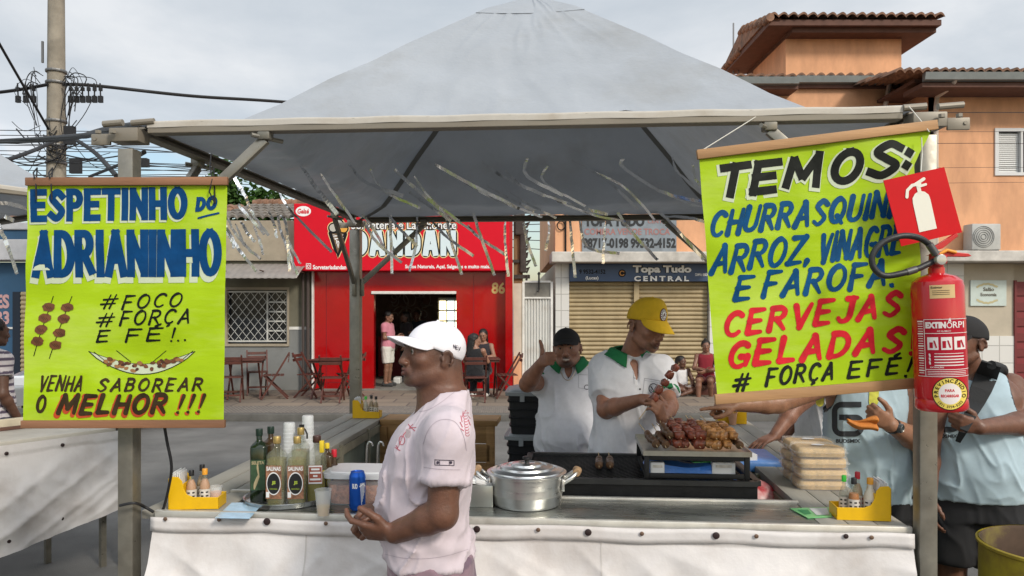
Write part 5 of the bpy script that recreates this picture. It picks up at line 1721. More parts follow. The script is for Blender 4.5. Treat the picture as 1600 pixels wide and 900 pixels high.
for pts, Y in ([((-6, 345), (8, 375), (27, 428)), 4.8], [((-20, 330), (2, 336), (22, 345)), 4.8], [((-8, 318), (14, 318), (42, 326)), 4.8]):
    o = strip(pts, Y, .026)
    tag(o, 'silver tinsel strip of the neighbouring tent at the left edge', 'tinsel', G1)

# ------------------------------------------------------------------ yellow drum at the lower right
dr_ = thing('steel_drum', 'yellow open steel drum with a rusty dark inside at the lower right corner', 'drum', (PX(1662, 2.98), 2.98, -.02))
mb = MB()
pr = [(.285, 0), (.29, .01), (.287, .02)]
for k in range(1, 24):
    z = .02 + k * .035
    r = .285 + (.008 if k in (8, 16) else 0)
    pr.append((r, z))
pr += [(.285, .845), (.294, .852), (.294, .862), (.287, .866)]
mb.lathe(pr, n=64, cap1=False)
mb.build('shell', mat('drum_yellow', (.40, .32, .025), .45, var=.15, stain=(.14, .07, .03), stain_amt=.8, stain_scale=4), dr_, smooth=40)
mb = MB(); mb.lathe([(.282, .864), (.276, .85), (.274, .5), (.27, .3), (.01, .3)], n=64, cap0=False)
mb.build('inside', mat('drum_rust', (.06, .036, .022), .8, var=.5, vscale=6, stain=(.28, .24, .03), stain_amt=.8, stain_scale=2.5), dr_, smooth=40, fixn=False)
# ================================================================== things on and round the counters
def K(px, py, z=CT):
    Y = (CAMZ - z) * FPX / (py - HZ)
    return P(px, py, Y)
def at(o, p, rz=0.0):
    o.location = p; o.rotation_euler = (0, 0, rz); return o
M_yel = mat('caddy_yellow', (.78, .46, .006), .38, var=.06, stain=(.45, .24, .02), stain_amt=.3, stain_scale=9)
M_glass = mat('clear_glass', (.30, .33, .24), .05, alpha=.22, spec=1.0)
M_plastic = mat('clear_plastic', (.85, .87, .88), .12, alpha=.28, spec=.6)
M_frost = mat('frosted_plastic', (.80, .82, .84), .35, alpha=.55, transl=.0)
M_capblack = mat('cap_black', (.015, .015, .017), .4)
M_capred = mat('cap_red', (.48, .015, .03), .35)
M_caporange = mat('cap_orange', (.75, .33, .03), .35)
M_capgreen = mat('cap_green', (.06, .60, .06), .35)
M_capgold = mat('cap_gold', (.55, .40, .15), .35, .7)
M_paper = mat('paper_white', (.78, .78, .78), .7)
M_labp = mat('label_plain', (.62, .58, .52), .6, var=.2, vscale=60)
def caddy(flip, label, p, rz):
    t = thing('condiment_caddy', label, 'caddy', p, rz, 'yellow condiment caddies')
    s = -1 if flip else 1
    prof = [(-.1, 0), (.1, 0), (.1, .048), (.0, .05), (-.025, .06), (-.04, .085), (-.045, .115), (-.06, .132), (-.09, .135), (-.1, .125)]
    mb = MB()
    for y in (-.05, .05):
        mb.prism([(s * x, y, z) for x, z in prof], (0, -.002, 0), (0, .002, 0))
    mb.box((0, 0, .004), (.196, .098, .006))
    mb.box((s * .098, 0, .025), (.004, .104, .048)); mb.box((-s * .098, 0, .064), (.004, .104, .124))
    mb.box((-s * .042, 0, .055), (.003, .097, .10))
    mb.build('holder', M_yel, t, bevel=.0015)
    mb = MB()
    for k in range(5):
        mb.box((-s * (.09 - k * .008), 0, .085 + .006 * (k % 2)), (.0035, .085, .12), (0, rad(s * (3 - k)), 0))
    mb.build('napkins', M_paper, t)
    return t
def sauce(label, p, h, r, col, cap, lab=True, name='sauce_bottle', fill=.72, plastic=False):
    t = thing(name, label, 'bottle', p)
    pr = [(r * .9, 0), (r, .004), (r, h * .52), (r * .82, h * .62), (r * .42, h * .74), (r * .38, h * .88)]
    mb = MB()
    if plastic:
        mb.lathe(pr, n=20); mb.build('body', col, t, smooth=40)
    else:
        mb.lathe(pr, n=20); mb.build('glass', M_glass, t, smooth=40)
        zl = h * fill
        q = [(r * .84, .004), (r * .9, .007)] + [(x * .9, z) for x, z in pr[2:] if z < zl]
        x_ = float(np.interp(zl, [z for _, z in pr], [x for x, _ in pr])) * .9
        mb = MB(); mb.lathe(q + [(x_, zl)], n=20); mb.build('sauce', col, t, smooth=40)
    mb = MB(); mb.lathe([(r * .50, h * .84), (r * .50, h * .985), (r * .44, h)], n=18); mb.build('cap', cap, t, smooth=40)
    if lab:
        mb = MB()
        mb.lathe([(r * 1.015, h * .1), (r * 1.015, h * .46)], n=20, cap0=False, cap1=False)
        l = mb.build('label', M_labp, t, smooth=40)
        mb = MB()
        for k in range(3):
            for a0 in (200, 250, 300):
                pts = [(r * 1.03 * math.cos(rad(a)), r * 1.03 * math.sin(rad(a)), h * (.18 + k * .1)) for a in range(a0, a0 + 35, 7)]
                mb.add([(x, y, z + d) for x, y, z in pts for d in (-.003, .003)], [(2 * i, 2 * i + 1, 2 * i + 3, 2 * i + 2) for i in range(len(pts) - 1)])
        mb.build('print', M_capred if cap is M_capred else M_capblack, l)
    return t
def cup(label, p, h, r, mat_, name='plastic_cup', cat='cup', liquid=None, fill=.35):
    t = thing(name, label, cat, p)
    mb = MB(); mb.lathe([(r * .68, .001), (r * .7, .0), (r * .98, h * .97), (r * 1.04, h * .975), (r * 1.04, h), (r, h)], n=28, cap1=False)
    mb.build('cup_wall', mat_, t, smooth=40)
    if liquid:
        mb = MB(); rr = .68 + .28 * fill
        mb.lathe([(r * .65, .003), (r * rr * .97, h * fill)], n=28); mb.build('drink', liquid, t, smooth=40)
    return t
M_peach = mat('peach_sauce', (.62, .33, .20), .5, var=.15)
M_orangesauce = mat('orange_sauce', (.52, .16, .025), .35)
M_tan = mat('tan_sauce', (.46, .31, .18), .4)
M_cream_s = mat('cream_sauce', (.66, .60, .48), .4)
# near left caddy and what stands in it
cl = K(309, 791); cl.z = CT
caddy(False, 'yellow condiment caddy at the near left corner beside the blue card', cl, rad(4))
z0 = CT + .008
def rel(c, dx, dy): return Vector((c.x + dx, c.y + dy, z0))
sauce('small glass sauce bottle with black cap at the left in the near left caddy', rel(cl, -.02, -.015), .145, .021, M_peach, M_capblack)
sauce('taller glass sauce bottle with black cap at the back of the near left caddy', rel(cl, .008, .024), .16, .021, M_tan, M_capblack)
sauce('glass sauce bottle with orange cap in the near left caddy', rel(cl, .034, -.012), .15, .022, M_peach, M_caporange)
cup('small ribbed cup of peach coloured sticks in the near left caddy', rel(cl, .074, .0), .075, .026, M_plastic, liquid=M_peach, fill=.7)
# near right caddy
cr = K(1343, 808); cr.z = CT
caddy(True, 'yellow condiment caddy at the near right corner beside the green card', cr, rad(-7))
sauce('orange hot sauce bottle with black cap at the left of the near right caddy', rel(cr, -.03, -.018), .15, .021, M_orangesauce, M_capblack, fill=.6)
sauce('bottle with bright green cap at the back of the near right caddy', rel(cr, -.05, .025), .15, .018, M_tan, M_capgreen, fill=.3)
sauce('brown sauce bottle with red cap in the near right caddy', rel(cr, .0, .018), .165, .02, M_tan, M_capred)
sauce('white plastic bottle with orange cap at the front of the near right caddy', rel(cr, .032, -.02), .15, .024, M_cream_s, M_caporange, plastic=True)
# far caddies
cf = Vector((PX(574, 5.72), 5.72, CT))
caddy(False, 'yellow condiment caddy at the far end of the left counter', cf, rad(-2))
sauce('glass bottle with green cap in the far left caddy', rel(cf, -.01, -.01), .15, .02, M_cream_s, M_capgreen)
sauce('dark capped glass bottle in the middle of the far left caddy', rel(cf, .028, .012), .155, .02, M_tan, M_capblack)
sauce('dark capped glass bottle at the right in the far left caddy', rel(cf, .066, -.01), .15, .02, M_tan, M_capblack)
cfr = Vector((PX(1142, 5.45), 5.45, CT))
caddy(True, 'yellow condiment caddy at the far end of the right counter under the pointing hand', cfr, rad(-6))
cup('pink ribbed cup holding yellow sachets in front of the far right caddy', Vector((cfr.x - .012, cfr.y - .085, CT)), .085, .032, M_peach, liquid=M_yel, fill=.95)
# cards
mb = MB()
pc = [K(336, 811), K(352, 796), K(403, 786), K(410, 791), K(392, 812)]
c0 = pc[0].copy(); c0.z = CT
mb.add([Vector((p.x - c0.x, p.y - c0.y, .0045 + (.002 if i in (1, 2) else 0))) for i, p in enumerate((K(336, 811), K(362, 788), K(412, 788), K(390, 812)))], [(0, 1, 2, 3)])
o = mb.build('blue_card', mat('card_blue', (.36, .55, .72), .25, coat=.5, var=.15, vscale=25), None, solid=.002); o.location = c0
tag(o, 'pale blue laminated card lying on the counter beside the bottle tray', 'card')
gc = thing('green_card', 'green payment card with a blank white panel lying on the right counter corner', 'card', K(1268, 803))
q = [K(1234, 796), K(1296, 794), K(1300, 809), K(1262, 811)]
o0 = K(1268, 803)
mb = MB(); mb.prism([p - o0 for p in q], (0, 0, .002), (0, 0, .005)); mb.build('card', mat('card_green', (.16, .50, .20), .35, coat=.3), gc)
mb = MB(); q2 = [K(1264, 796.5), K(1292, 796), K(1296, 806.5), K(1276, 807.5)]
mb.add([p - o0 + Vector((0, 0, .0065)) for p in q2], [(0, 1, 2, 3)]); mb.build('white_panel', mat('panel_grey', (.55, .56, .56), .5, var=.15, vscale=150), gc)
mb = MB(); mb.add([p - o0 + Vector((0, 0, .0065)) for p in (K(1246, 799), K(1262, 798.5), K(1268, 805), K(1258, 806))], [(0, 1, 2, 3)]); mb.build('dark_print', mat('print_green', (.03, .22, .08), .5), gc)

# round tray with bottles and cups
tc = Vector((PX(449, 3.27), 3.27, CT))
mb = MB(); mb.lathe([(.165, .001), (.172, .003), (.176, .020), (.180, .022), (.178, .024), (.172, .021), (.168, .008), (.001, .007)], n=64)
o = mb.build('round_tray', mat('tray_steel', (.45, .45, .44), .25, .9, var=.1), None, smooth=40); at(o, tc)
tag(o, 'round steel tray carrying spirit bottles and cup stacks', 'tray')
TZ = CT + .008
M_liqclear = mat('pale_spirit', (.36, .31, .10), .05, alpha=.40)
M_liqolive = mat('olive_spirit', (.30, .25, .03), .05, alpha=.86)
M_gdark = mat('dark_green_glass', (.012, .022, .010), .06, spec=.7)
M_gbrown = mat('brown_glass', (.05, .028, .012), .08, spec=.7)
M_oldlab = mat('label_dark_green', (.035, .075, .035), .5, var=.4, vscale=40)
M_wood_lab = mat('label_brown_print', (.27, .13, .075), .5, var=.6, vscale=55)
def sq_bottle(label, p, h, w, rz, cap, shoulder=.70, liquid=None, lab='oval', glass=None, level=.68):
    t = thing('spirit_bottle', label, 'bottle', p, rz)
    sh = h * shoulder
    def ring(hw, z, e):
        pts = []
        for i in range(28):
            a = 2 * math.pi * i / 28
            c, s = math.cos(a), math.sin(a)
            pts.append((hw * math.copysign(abs(c) ** e, c), hw * math.copysign(abs(s) ** e, s), z))
        return pts
    def body(k, z0_, z1_):
        rows = [(w * .47 * k, z0_, .5), (w * .5 * k, z0_ + .006, .45), (w * .5 * k, min(z1_, sh), .45)]
        for f, hw, e in ((.25, .47, .5), (.5, .38, .65), (.75, .24, .85), (1.0, .17, 1.0)):
            z = sh + (h * .84 - sh) * f
            if z <= z1_ - .001: rows.append((w * hw * k, z, e))
        if z1_ > h * .85: rows.append((w * .165 * k, z1_, 1.0))
        mb = MB(); vs = []
        for hw, z, e in rows: vs += ring(hw, z, e)
        n = 28
        fs_ = [(i * n + k_, i * n + (k_ + 1) % n, (i + 1) * n + (k_ + 1) % n, (i + 1) * n + k_) for i in range(len(rows) - 1) for k_ in range(n)]
        fs_ += [tuple(range(n))[::-1], tuple((len(rows) - 1) * n + k_ for k_ in range(n))]
        mb.add(vs, fs_); return mb
    body(1, 0, h * .93).build('glass', glass or M_glass, t, smooth=40)
    if liquid: body(.92, .006, h * level).build('liquid', liquid, t, smooth=40)
    mb = MB(); mb.lathe([(w * .2, h * .90), (w * .21, h * .91), (w * .21, h * .985), (w * .19, h)], n=20); mb.build('cap', cap, t, smooth=40)
    yf = -w * .5 - .001
    f = lambda x, y, l=0: (x * w, yf - l, y * h)
    if lab == 'oval':
        mb = MB(); mb.add([f(*q) for q in ((-.44, .12), (.44, .12), (.44, .60), (-.44, .60))], [(0, 1, 2, 3)])
        l = mb.build('label', M_wood_lab, t)
        mb = MB(); mb.add([f(*q, .0006) for q in arc(0, .34, .40, .165, 0, 360, 32)[:-1]], [tuple(range(32))], 0)
        mb.add([f(*q, .0012) for q in arc(0, .34, .36, .148, 0, 360, 32)[:-1]], [tuple(range(32))], 1)
        fit_text(mb, 'SALINAS', -.40, .40, .525, .585, lambda x, y: f(x, y, .0008), 0, .03)
        fit_text(mb, 'JS', -.10, .12, .32, .38, lambda x, y: f(x, y, .0018), 2, .06)
        fit_text(mb, 'CACHAÇA', -.22, .22, .25, .275, lambda x, y: f(x, y, .0018), 2, .02)
        mb.add([f(*q, .0008) for q in ((-.42, .14), (-.24, .14), (-.24, .22), (-.42, .22))], [(0, 1, 2, 3)], 0)
        mb.build('label_print', [M_paper, M_capblack, mat('label_green', (.35, .45, .05), .5)], l)
    elif lab == 'red':
        mb = MB(); mb.add([f(*q) for q in ((-.36, .30), (.36, .30), (.36, .58), (-.36, .58))], [(0, 1, 2, 3)], 0)
        l = mb.build('label', mat('label_rust', (.33, .09, .055), .55, var=.2, vscale=30), t)
        mb = MB()
        for pl in ([(-.33, .315), (.33, .315), (.33, .565), (-.33, .565), (-.33, .31)],): ribbon(mb, pl, .022, lambda x, y, l_=0: f(x, y, .0008), 0)
        for k, (a, b) in enumerate(((-.2, .2), (-.26, .26), (-.1, .1), (-.26, .26))):
            ribbon(mb, [(a, .52 - k * .05), (b, .52 - k * .05)], .028, lambda x, y, l_=0: f(x, y, .0012), 0)
        mb.build('label_print', M_paper, l)
    elif lab == 'dark':
        mb = MB(); mb.add([f(*q) for q in ((-.42, .16), (.42, .16), (.42, .58), (-.42, .58))], [(0, 1, 2, 3)], 0)
        l = mb.build('label', M_oldlab, t)
        mb = MB(); fit_text(mb, 'SELETA', -.36, .36, .52, .565, lambda x, y: f(x, y, .0008), 0, .03)
        ribbon(mb, [(-.2, .22), (.05, .36), (-.02, .48)], .1, lambda x, y, l_=0: f(x, y, .0008), 0)
        mb.build('label_print', mat('label_tan_print', (.42, .34, .2), .5), l)
    elif lab == 'yellow':
        mb = MB(); mb.add([f(*q) for q in ((-.44, .2), (.44, .2), (.44, .5), (-.44, .5))], [(0, 1, 2, 3)], 0)
        mb.build('label', mat('label_yellow', (.75, .62, .03), .5), t)
    return t
M_capdg = mat('cap_dark_green', (.012, .03, .022), .35)
def B(px, Y): return Vector((PX(px, Y), Y, TZ))
sq_bottle('pale cachaça bottle with gold cap and oval black label, front left on the tray', B(433, 3.155), .282, .074, rad(-4), M_capgold, .72, M_liqclear)
sq_bottle('pale cachaça bottle with gold cap and oval black label, beside the amber cup', B(464.5, 3.155), .282, .074, rad(5), M_capgold, .72, M_liqclear)
sq_bottle('dark green bottle with green cap at the left of the tray', B(405, 3.24), .30, .07, rad(10), M_capdg, .74, None, 'dark', M_gdark)
sq_bottle('brown bottle with dark green cap behind the pale cachaça bottles', B(423, 3.30), .30, .07, 0, M_capdg, .74, None, 'none', M_gbrown)
sq_bottle('gold capped bottle half hidden behind the pale cachaça bottles', B(470, 3.27), .30, .07, 0, M_capgold, .72, M_liqclear, 'none')
sq_bottle('half empty olive spirit bottle with a rust coloured label on the tray', B(495, 3.21), .275, .08, rad(6), mat('cap_brown', (.05, .02, .015), .4), .70, M_liqolive, 'red', level=.42)
sq_bottle('dark bottle with a yellow label at the right of the tray', B(511, 3.32), .225, .05, 0, mat('cap_yellow', (.75, .55, .03), .4), .74, M_liqolive, 'yellow', M_gbrown)
mb = MB(); mb.box((0, 0, 0), (.018, .02, .05), ch=.004); o = mb.build('yellow_pourer', mat('cap_yellow', (.75, .55, .03), .4), None, smooth=40)
at(o, Vector((PX(503, 3.18), 3.18, TZ + .235))); tag(o, 'small yellow plastic pourer tag hooked on the olive spirit bottle', 'pourer')
for px, Y, h, lab in ((452, 3.31, .315, 'stack of clear plastic cups on the tray nearer the dark green bottle'), (481, 3.35, .34, 'stack of clear plastic cups on the tray with a black clip')):
    mb = MB()
    pr = [(.022, 0)]
    for k in range(14):
        z = .07 + k * (h - .09) / 14
        pr += [(.0328, z), (.0334, z + .004), (.0334, z + .008), (.0326, z + .009)]
    pr = [(.021, 0), (.030, .08)] + [(r_ - .0006 * i / 4, z) for i, (r_, z) in enumerate(pr[1:])] + [(.0245, h - .004), (.022, h)]
    mb.lathe(pr, n=28); o = mb.build('cup_stack', M_frost, None, smooth=35); o.location = (PX(px, Y), Y, TZ); tag(o, lab, 'cups')
mb = MB(); mb.tube([(0, 0, 0), (.012, -.004, -.012), (.02, -.004, -.03), (.02, -.004, -.05)], .004, 6); mb.box((-.004, 0, .004), (.02, .008, .012))
o = mb.build('black_clip', M_capblack); at(o, Vector((PX(473, 3.3), 3.3, PZ(667, 3.3)))); tag(o, 'small bent black clip stuck on the rear cup stack', 'clip')
sauce('dark sauce bottle with a tall red cap behind the plastic tub', Vector((PX(522, 3.35), 3.35, CT)), .20, .024, M_gbrown, M_capred, False, plastic=True)
M_amber = mat('amber_drink', (.55, .36, .12), .1, alpha=.8)
cup('clear plastic cup with a little amber drink at the counter edge', K(505, 806), .104, .033, mat('thin_cup', (.85, .87, .88), .15, alpha=.32), liquid=M_amber, fill=.38)
# tub
tb = thing('plastic_tub', 'clear plastic tub of orange salad under a frosted lid', 'tub', Vector((PX(566, 3.27), 3.27, CT)), -THETA)
def rbox(mb, w, d, z0_, z1_, w2=None, d2=None, n=40, e=.35, m=0, cap0=True, cap1=True):
    w2 = w2 or w; d2 = d2 or d
    vs = []
    for (a, b, z) in ((w, d, z0_), (w2, d2, z1_)):
        for i in range(n):
            an = 2 * math.pi * i / n; c, s = math.cos(an), math.sin(an)
            vs.append((a / 2 * math.copysign(abs(c) ** e, c), b / 2 * math.copysign(abs(s) ** e, s), z))
    fs_ = [(i, (i + 1) % n, n + (i + 1) % n, n + i) for i in range(n)]
    if cap0: fs_.append(tuple(range(n))[::-1])
    if cap1: fs_.append(tuple(range(n, 2 * n)))
    mb.add(vs, fs_, m)
mb = MB(); rbox(mb, .245, .19, 0, .118, .275, .215, cap1=False); mb.build('box', M_plastic, tb, smooth=40)
mb = MB(); rbox(mb, .235, .18, .004, .082, .255, .2)
mb.build('salad', mat('orange_salad', (.50, .19, .09), .6, var=.5, vscale=45, bump=.004, bscale=60), tb, smooth=40)
mb = MB(); rbox(mb, .292, .232, .112, .132, .296, .236); rbox(mb, .25, .19, .1325, .137, .244, .184)
mb.build('lid', mat('lid_frosted', (.74, .75, .77), .3, transl=.25, var=.04), tb, smooth=35)
# steel napkin box
nb = thing('napkin_box', 'small steel box of white napkins beside the cooking pot', 'napkin box', Vector((PX(748, 3.2), 3.2, CT)), -THETA)
mb = MB(); mb.box((0, 0, .045), (.13, .11, .09), ch=.003); mb.build('box', mat('box_steel', (.42, .43, .40), .3, .8, var=.1), nb, smooth=40)
mb = MB()
for k in range(4): mb.box((-.02 + .012 * k, .0, .098 + .004 * (k % 2)), (.07, .09, .012), (rad(4 * k - 6), rad(5 * k), rad(6 * k)))
mb.build('napkins', M_paper, nb)
# cooking pot
pt = thing('cooking_pot', 'large aluminium cooking pot with a ringed lid and two side handles', 'pot', Vector((PX(823, 3.21), 3.21, CT)), rad(-4))
M_alum = mat('polished_aluminium', (.74, .73, .71), .33, 1.0, var=.06, vscale=8, rvar=.08, stretch=(.3, .3, 6))
M_alumlid = mat('lid_aluminium', (.78, .78, .77), .28, 1.0, var=.05)
mb = MB(); mb.lathe([(.130, 0), (.138, .003), (.144, .014), (.157, .125), (.160, .127), (.160, .131), (.155, .131), (.150, .05), (.01, .04)], n=72, cap1=False)
mb.build('pan', M_alum, pt, smooth=35)
mb = MB(); mb.lathe([(.158, .1315), (.165, .132), (.166, .136), (.152, .138), (.150, .143), (.128, .150), (.126, .146), (.112, .149), (.109, .157), (.085, .162), (.083, .158), (.066, .160), (.062, .168), (.035, .172), (.03, .169), (.001, .171)], n=72)
ld = mb.build('lid', M_alumlid, pt, smooth=35)
mb = MB(); mb.lathe([(.009, .170), (.008, .182), (.017, .186), (.018, .194), (.012, .197)], n=24); mb.build('knob', M_capblack, ld, smooth=40)
for s in (-1, 1):
    mb = MB()
    pts = catm([(s * .15, -.045, .095), (s * .185, -.045, .118), (s * .205, -.03, .135), (s * .213, 0, .140), (s * .205, .03, .135), (s * .185, .045, .118), (s * .15, .045, .095)], 6)
    mb.tube(pts, [.009] * len(pts), 10)
    mb.box((s * .152, -.045, .09), (.012, .03, .05), ch=.003); mb.box((s * .152, .045, .09), (.012, .03, .05), ch=.003)
    hd = mb.build('handle', M_alum, pt, smooth=45)
    mb = MB(); mb.tube([(s * .207, -.034, .137), (s * .214, 0, .141), (s * .207, .034, .137)], .0155, 14); mb.build('grip', mat('grip_wood', (.42, .27, .15), .6, var=.3, vscale=20), hd, smooth=45)
# food boxes
fb = thing('food_box', 'placeholder', 'food box', (0, 0, 0), 0, 'clear boxes of golden farofa stacked on the right counter')
mb = MB()
def puff(s, t):
    a = 2 * math.pi * s; c, q = math.cos(a), math.sin(a)
    return (.105 * math.copysign(abs(c) ** .35, c), .072 * math.copysign(abs(q) ** .35, q), .004 + .040 * t)
n_ = 44
vs = []; rows = [(0, .003, .97), (.006, .006, 1.0), (.030, .030, 1.0), (.038, .039, .96), (.041, .041, .85), (.0425, .0425, .4)]
for _, z, k in rows:
    for i in range(n_):
        p = puff(i / n_, 0)
        nn = mnoise.noise(Vector((p[0] * 40, p[1] * 40, z * 30))) * .0022
        vs.append((p[0] * k * (1 + nn * 3), p[1] * k * (1 + nn * 3), z + nn * (z > .02)))
mb.add(vs, [(r * n_ + i, r * n_ + (i + 1) % n_, (r + 1) * n_ + (i + 1) % n_, (r + 1) * n_ + i) for r in range(len(rows) - 1) for i in range(n_)] + [tuple(range(n_))[::-1], tuple((len(rows) - 1) * n_ + i for i in range(n_))])
mb.build('farofa', mat('farofa', (.64, .43, .19), .75, var=.22, vscale=45, bump=.002, bscale=220, stain=(.50, .30, .12), stain_amt=.5, stain_scale=40), fb, smooth=60)
mb = MB(); rbox(mb, .218, .150, .0, .022, .224, .156, cap1=False, e=.25); rbox(mb, .236, .168, .022, .024, .236, .168, e=.25); rbox(mb, .222, .154, .024, .0475, .216, .148, e=.25, cap0=False)
mb.build('clear_case', mat('case_plastic', (.85, .86, .86), .08, alpha=.20, spec=1.0), fb, smooth=35)
mb = MB(); mb.lathe([(.03, .0482), (.028, .0488)], n=24, sx=1, sy=.6); mb.build('sticker', M_paper, fb)
bf_ = Vector((PX(1279, 3.50), 3.50, CT))
ordn = ('bottom', 'second from the bottom', 'third from the bottom', 'topmost')
for st_ in range(2):
    for k in range(4):
        o = fb if (st_ == 0 and k == 0) else dup(fb)
        rz = -THETA + rad(random.uniform(-3, 3))
        at(o, bf_ + Vector((.013 * st_ + random.uniform(-.006, .006) - .0, .172 * st_ + random.uniform(-.005, .005), .0485 * k)), rz)
        o['label'] = '%s clear box of golden farofa in the %s stack of boxes' % (ordn[k], 'nearer' if st_ == 0 else 'rear')

# charcoal grill, rack and meat
def iuv(X, Y):
    dx, dy = X + 1.5, Y - 3.07
    return dx * math.cos(THETA) - dy * math.sin(THETA), dx * math.sin(THETA) + dy * math.cos(THETA)
M_iron = mat('black_iron_grill', (.016, .016, .017), .55, .3, var=.4, vscale=12, bump=.001, bscale=80)
gr = thing('charcoal_grill', 'long black charcoal grill with a diamond mesh top behind the front counter', 'grill', S(0, 0), -THETA)
g_u0, g_u1, g_v0, g_v1 = 1.52, 2.53, .44, 1.02
mb = MB()
zt = 1.0
mb.box(((g_u0 + g_u1) / 2, g_v0 + .006, .83), (g_u1 - g_u0, .012, .33)); mb.box(((g_u0 + g_u1) / 2, g_v1 - .006, .83), (g_u1 - g_u0, .012, .33))
for u in (g_u0 + .006, g_u1 - .006): mb.box((u, (g_v0 + g_v1) / 2, .83), (.012, g_v1 - g_v0 - .026, .33))
mb.box(((g_u0 + g_u1) / 2, (g_v0 + g_v1) / 2, .80), (g_u1 - g_u0 - .03, g_v1 - g_v0 - .03, .02))
mb.build('fire_box', M_iron, gr)
mb = MB()
for u in (g_u0 + .03, g_u1 - .03):
    for v in (g_v0 + .03, g_v1 - .03): mb.box((u, v, .33), (.03, .03, .664))
mb.build('leg', M_iron, gr)
mb = MB()
for (a, b) in (((g_u0, g_v0), (g_u1, g_v0)), ((g_u1, g_v0), (g_u1, g_v1)), ((g_u1, g_v1), (g_u0, g_v1)), ((g_u0, g_v1), (g_u0, g_v0))):
    mb.bar((a[0], a[1], zt + .01), (b[0], b[1], zt + .01), .03, .022)
k = g_u0 - .6
while k < g_u1:
    for sg in (1, -1):
        c = clipseg(k, g_v0 if sg > 0 else g_v1, 1, 1.0 * sg, g_u0 + .012, g_u1 - .012, g_v0 + .012, g_v1 - .012)
        if c:
            v_ = g_v0 if sg > 0 else g_v1
            mb.bar((k + c[0], v_ + sg * c[0], zt + .006 + .002 * sg), (k + c[1], v_ + sg * c[1], zt + .006 + .002 * sg), .006, .004)
    k += .03
mb.build('mesh_grate', mat('grate_iron', (.05, .05, .05), .45, .6, var=.3), gr)
rk = thing('serving_rack', 'black metal rack with a steel tray of skewers standing on the grill', 'rack', S(0, 0), -THETA)
ra, rb_ = iuv(PX(1006, 3.5), 3.5), iuv(PX(1160, 3.46), 3.46)
r_u0, r_u1, r_v0, r_v1 = ra[0], rb_[0] - .01, .455, .86
RZ = 1.125
mb = MB()
for u in (r_u0, r_u1):
    for v in (r_v0, r_v1): mb.box((u, v, (1.022 + RZ) / 2), (.022, .022, RZ - 1.022), ch=.002)
for z in (RZ - .012, 1.035):
    for v in (r_v0, r_v1): mb.box(((r_u0 + r_u1) / 2, v, z), (r_u1 - r_u0 - .024, .018, .02), ch=.002)
    for u in (r_u0, r_u1): mb.box((u, (r_v0 + r_v1) / 2, z), (.018, r_v1 - r_v0 - .024, .02), ch=.002)
mb.build('frame', M_iron, rk, smooth=40)
mb = MB()
mb.box(((r_u0 + r_u1) / 2, (r_v0 + r_v1) / 2, RZ + .004), (r_u1 - r_u0 + .03, r_v1 - r_v0 + .03, .005))
for v in (r_v0 - .016, r_v1 + .016): mb.box(((r_u0 + r_u1) / 2, v, RZ + .01), (r_u1 - r_u0 + .03, .004, .022))
for u in (r_u0 - .016, r_u1 + .016): mb.box((u, (r_v0 + r_v1) / 2, RZ + .01), (.004, r_v1 - r_v0 + .036, .022))
mb.build('tray', mat('tray_greasy', (.50, .48, .42), .28, .85, var=.25, vscale=9, stain=(.18, .1, .05), stain_amt=.6, stain_scale=9), rk)
M_stick = mat('bamboo_stick', (.60, .45, .26), .7)
M_beef = mat('grilled_beef', (.23, .050, .025), .35, var=.6, vscale=38, bump=.004, bscale=80, coat=.5, stain=(.05, .018, .01), stain_amt=.7, stain_scale=22)
M_chick = mat('grilled_chicken', (.44, .20, .06), .38, var=.6, vscale=38, bump=.003, bscale=80, coat=.4, stain=(.12, .04, .012), stain_amt=.9, stain_scale=26)
M_saus = mat('grilled_sausage', (.12, .062, .032), .4, var=.5, vscale=26, bump=.003, bscale=60, coat=.35)
def chunk(mb, c, r, seed):
    bm = bmesh.new(); bmesh.ops.create_icosphere(bm, subdivisions=2, radius=1.0)
    o_ = Vector((seed * 3.7, seed * 1.3, seed))
    vs = []
    for v in bm.verts:
        p = v.co.copy()
        p = Vector([math.copysign(abs(q_) ** .6, q_) for q_ in p]) * (1 + .42 * mnoise.noise(v.co * 1.6 + o_))
        vs.append(Vector((p.x * r[0], p.y * r[1], p.z * r[2])) + Vector(c))
    mb.add(vs, [tuple(v.index for v in f.verts) for f in bm.faces]); bm.free()
def skewer(kind, label, seed, group='meat skewers laid on the serving rack'):
    t = thing('meat_skewer', label, 'skewer', (0, 0, 0), 0, group)
    mb = MB(); mb.tube([(0, -.13, .016), (0, .20, .020)], .0022, 6); mb.build('stick', M_stick, t)
    rr = random.Random(seed)
    if kind == 'sausage':
        mb = MB(); pts = [(rr.uniform(-.004, .004), -.11 + k * .024, .018 + .004 * math.sin(k)) for k in range(8)]
        mb.tube(catm(pts, 4), [.006 if i in (0, 28) else .0165 + .002 * math.sin(i * .9) for i in range(29)], 12)
        mb.build('meat', M_saus, t, smooth=60)
    else:
        m_ = {'beef': M_beef, 'chicken': M_chick}[kind]
        for k in range(5):
            mb = MB(); chunk(mb, (rr.uniform(-.005, .005), -.10 + k * .043, .021 + rr.uniform(-.003, .003)), (rr.uniform(.020, .027), rr.uniform(.018, .024), rr.uniform(.016, .023)), seed * 7 + k)
            mb.build('meat_chunk', m_, t, smooth=60)
    return t
kinds = ['sausage'] * 2 + ['beef'] * 3 + ['chicken'] * 3 + ['sausage']
W_ = (r_u1 - r_u0 - .03)
names = {'sausage': 'dark grilled sausage skewer', 'beef': 'red brown beef skewer', 'chicken': 'golden chicken skewer'}
cnt = {}
posw = ('at the left end', 'second', 'third', 'fourth', 'fifth', 'sixth', 'seventh', 'eighth')
proto = {}
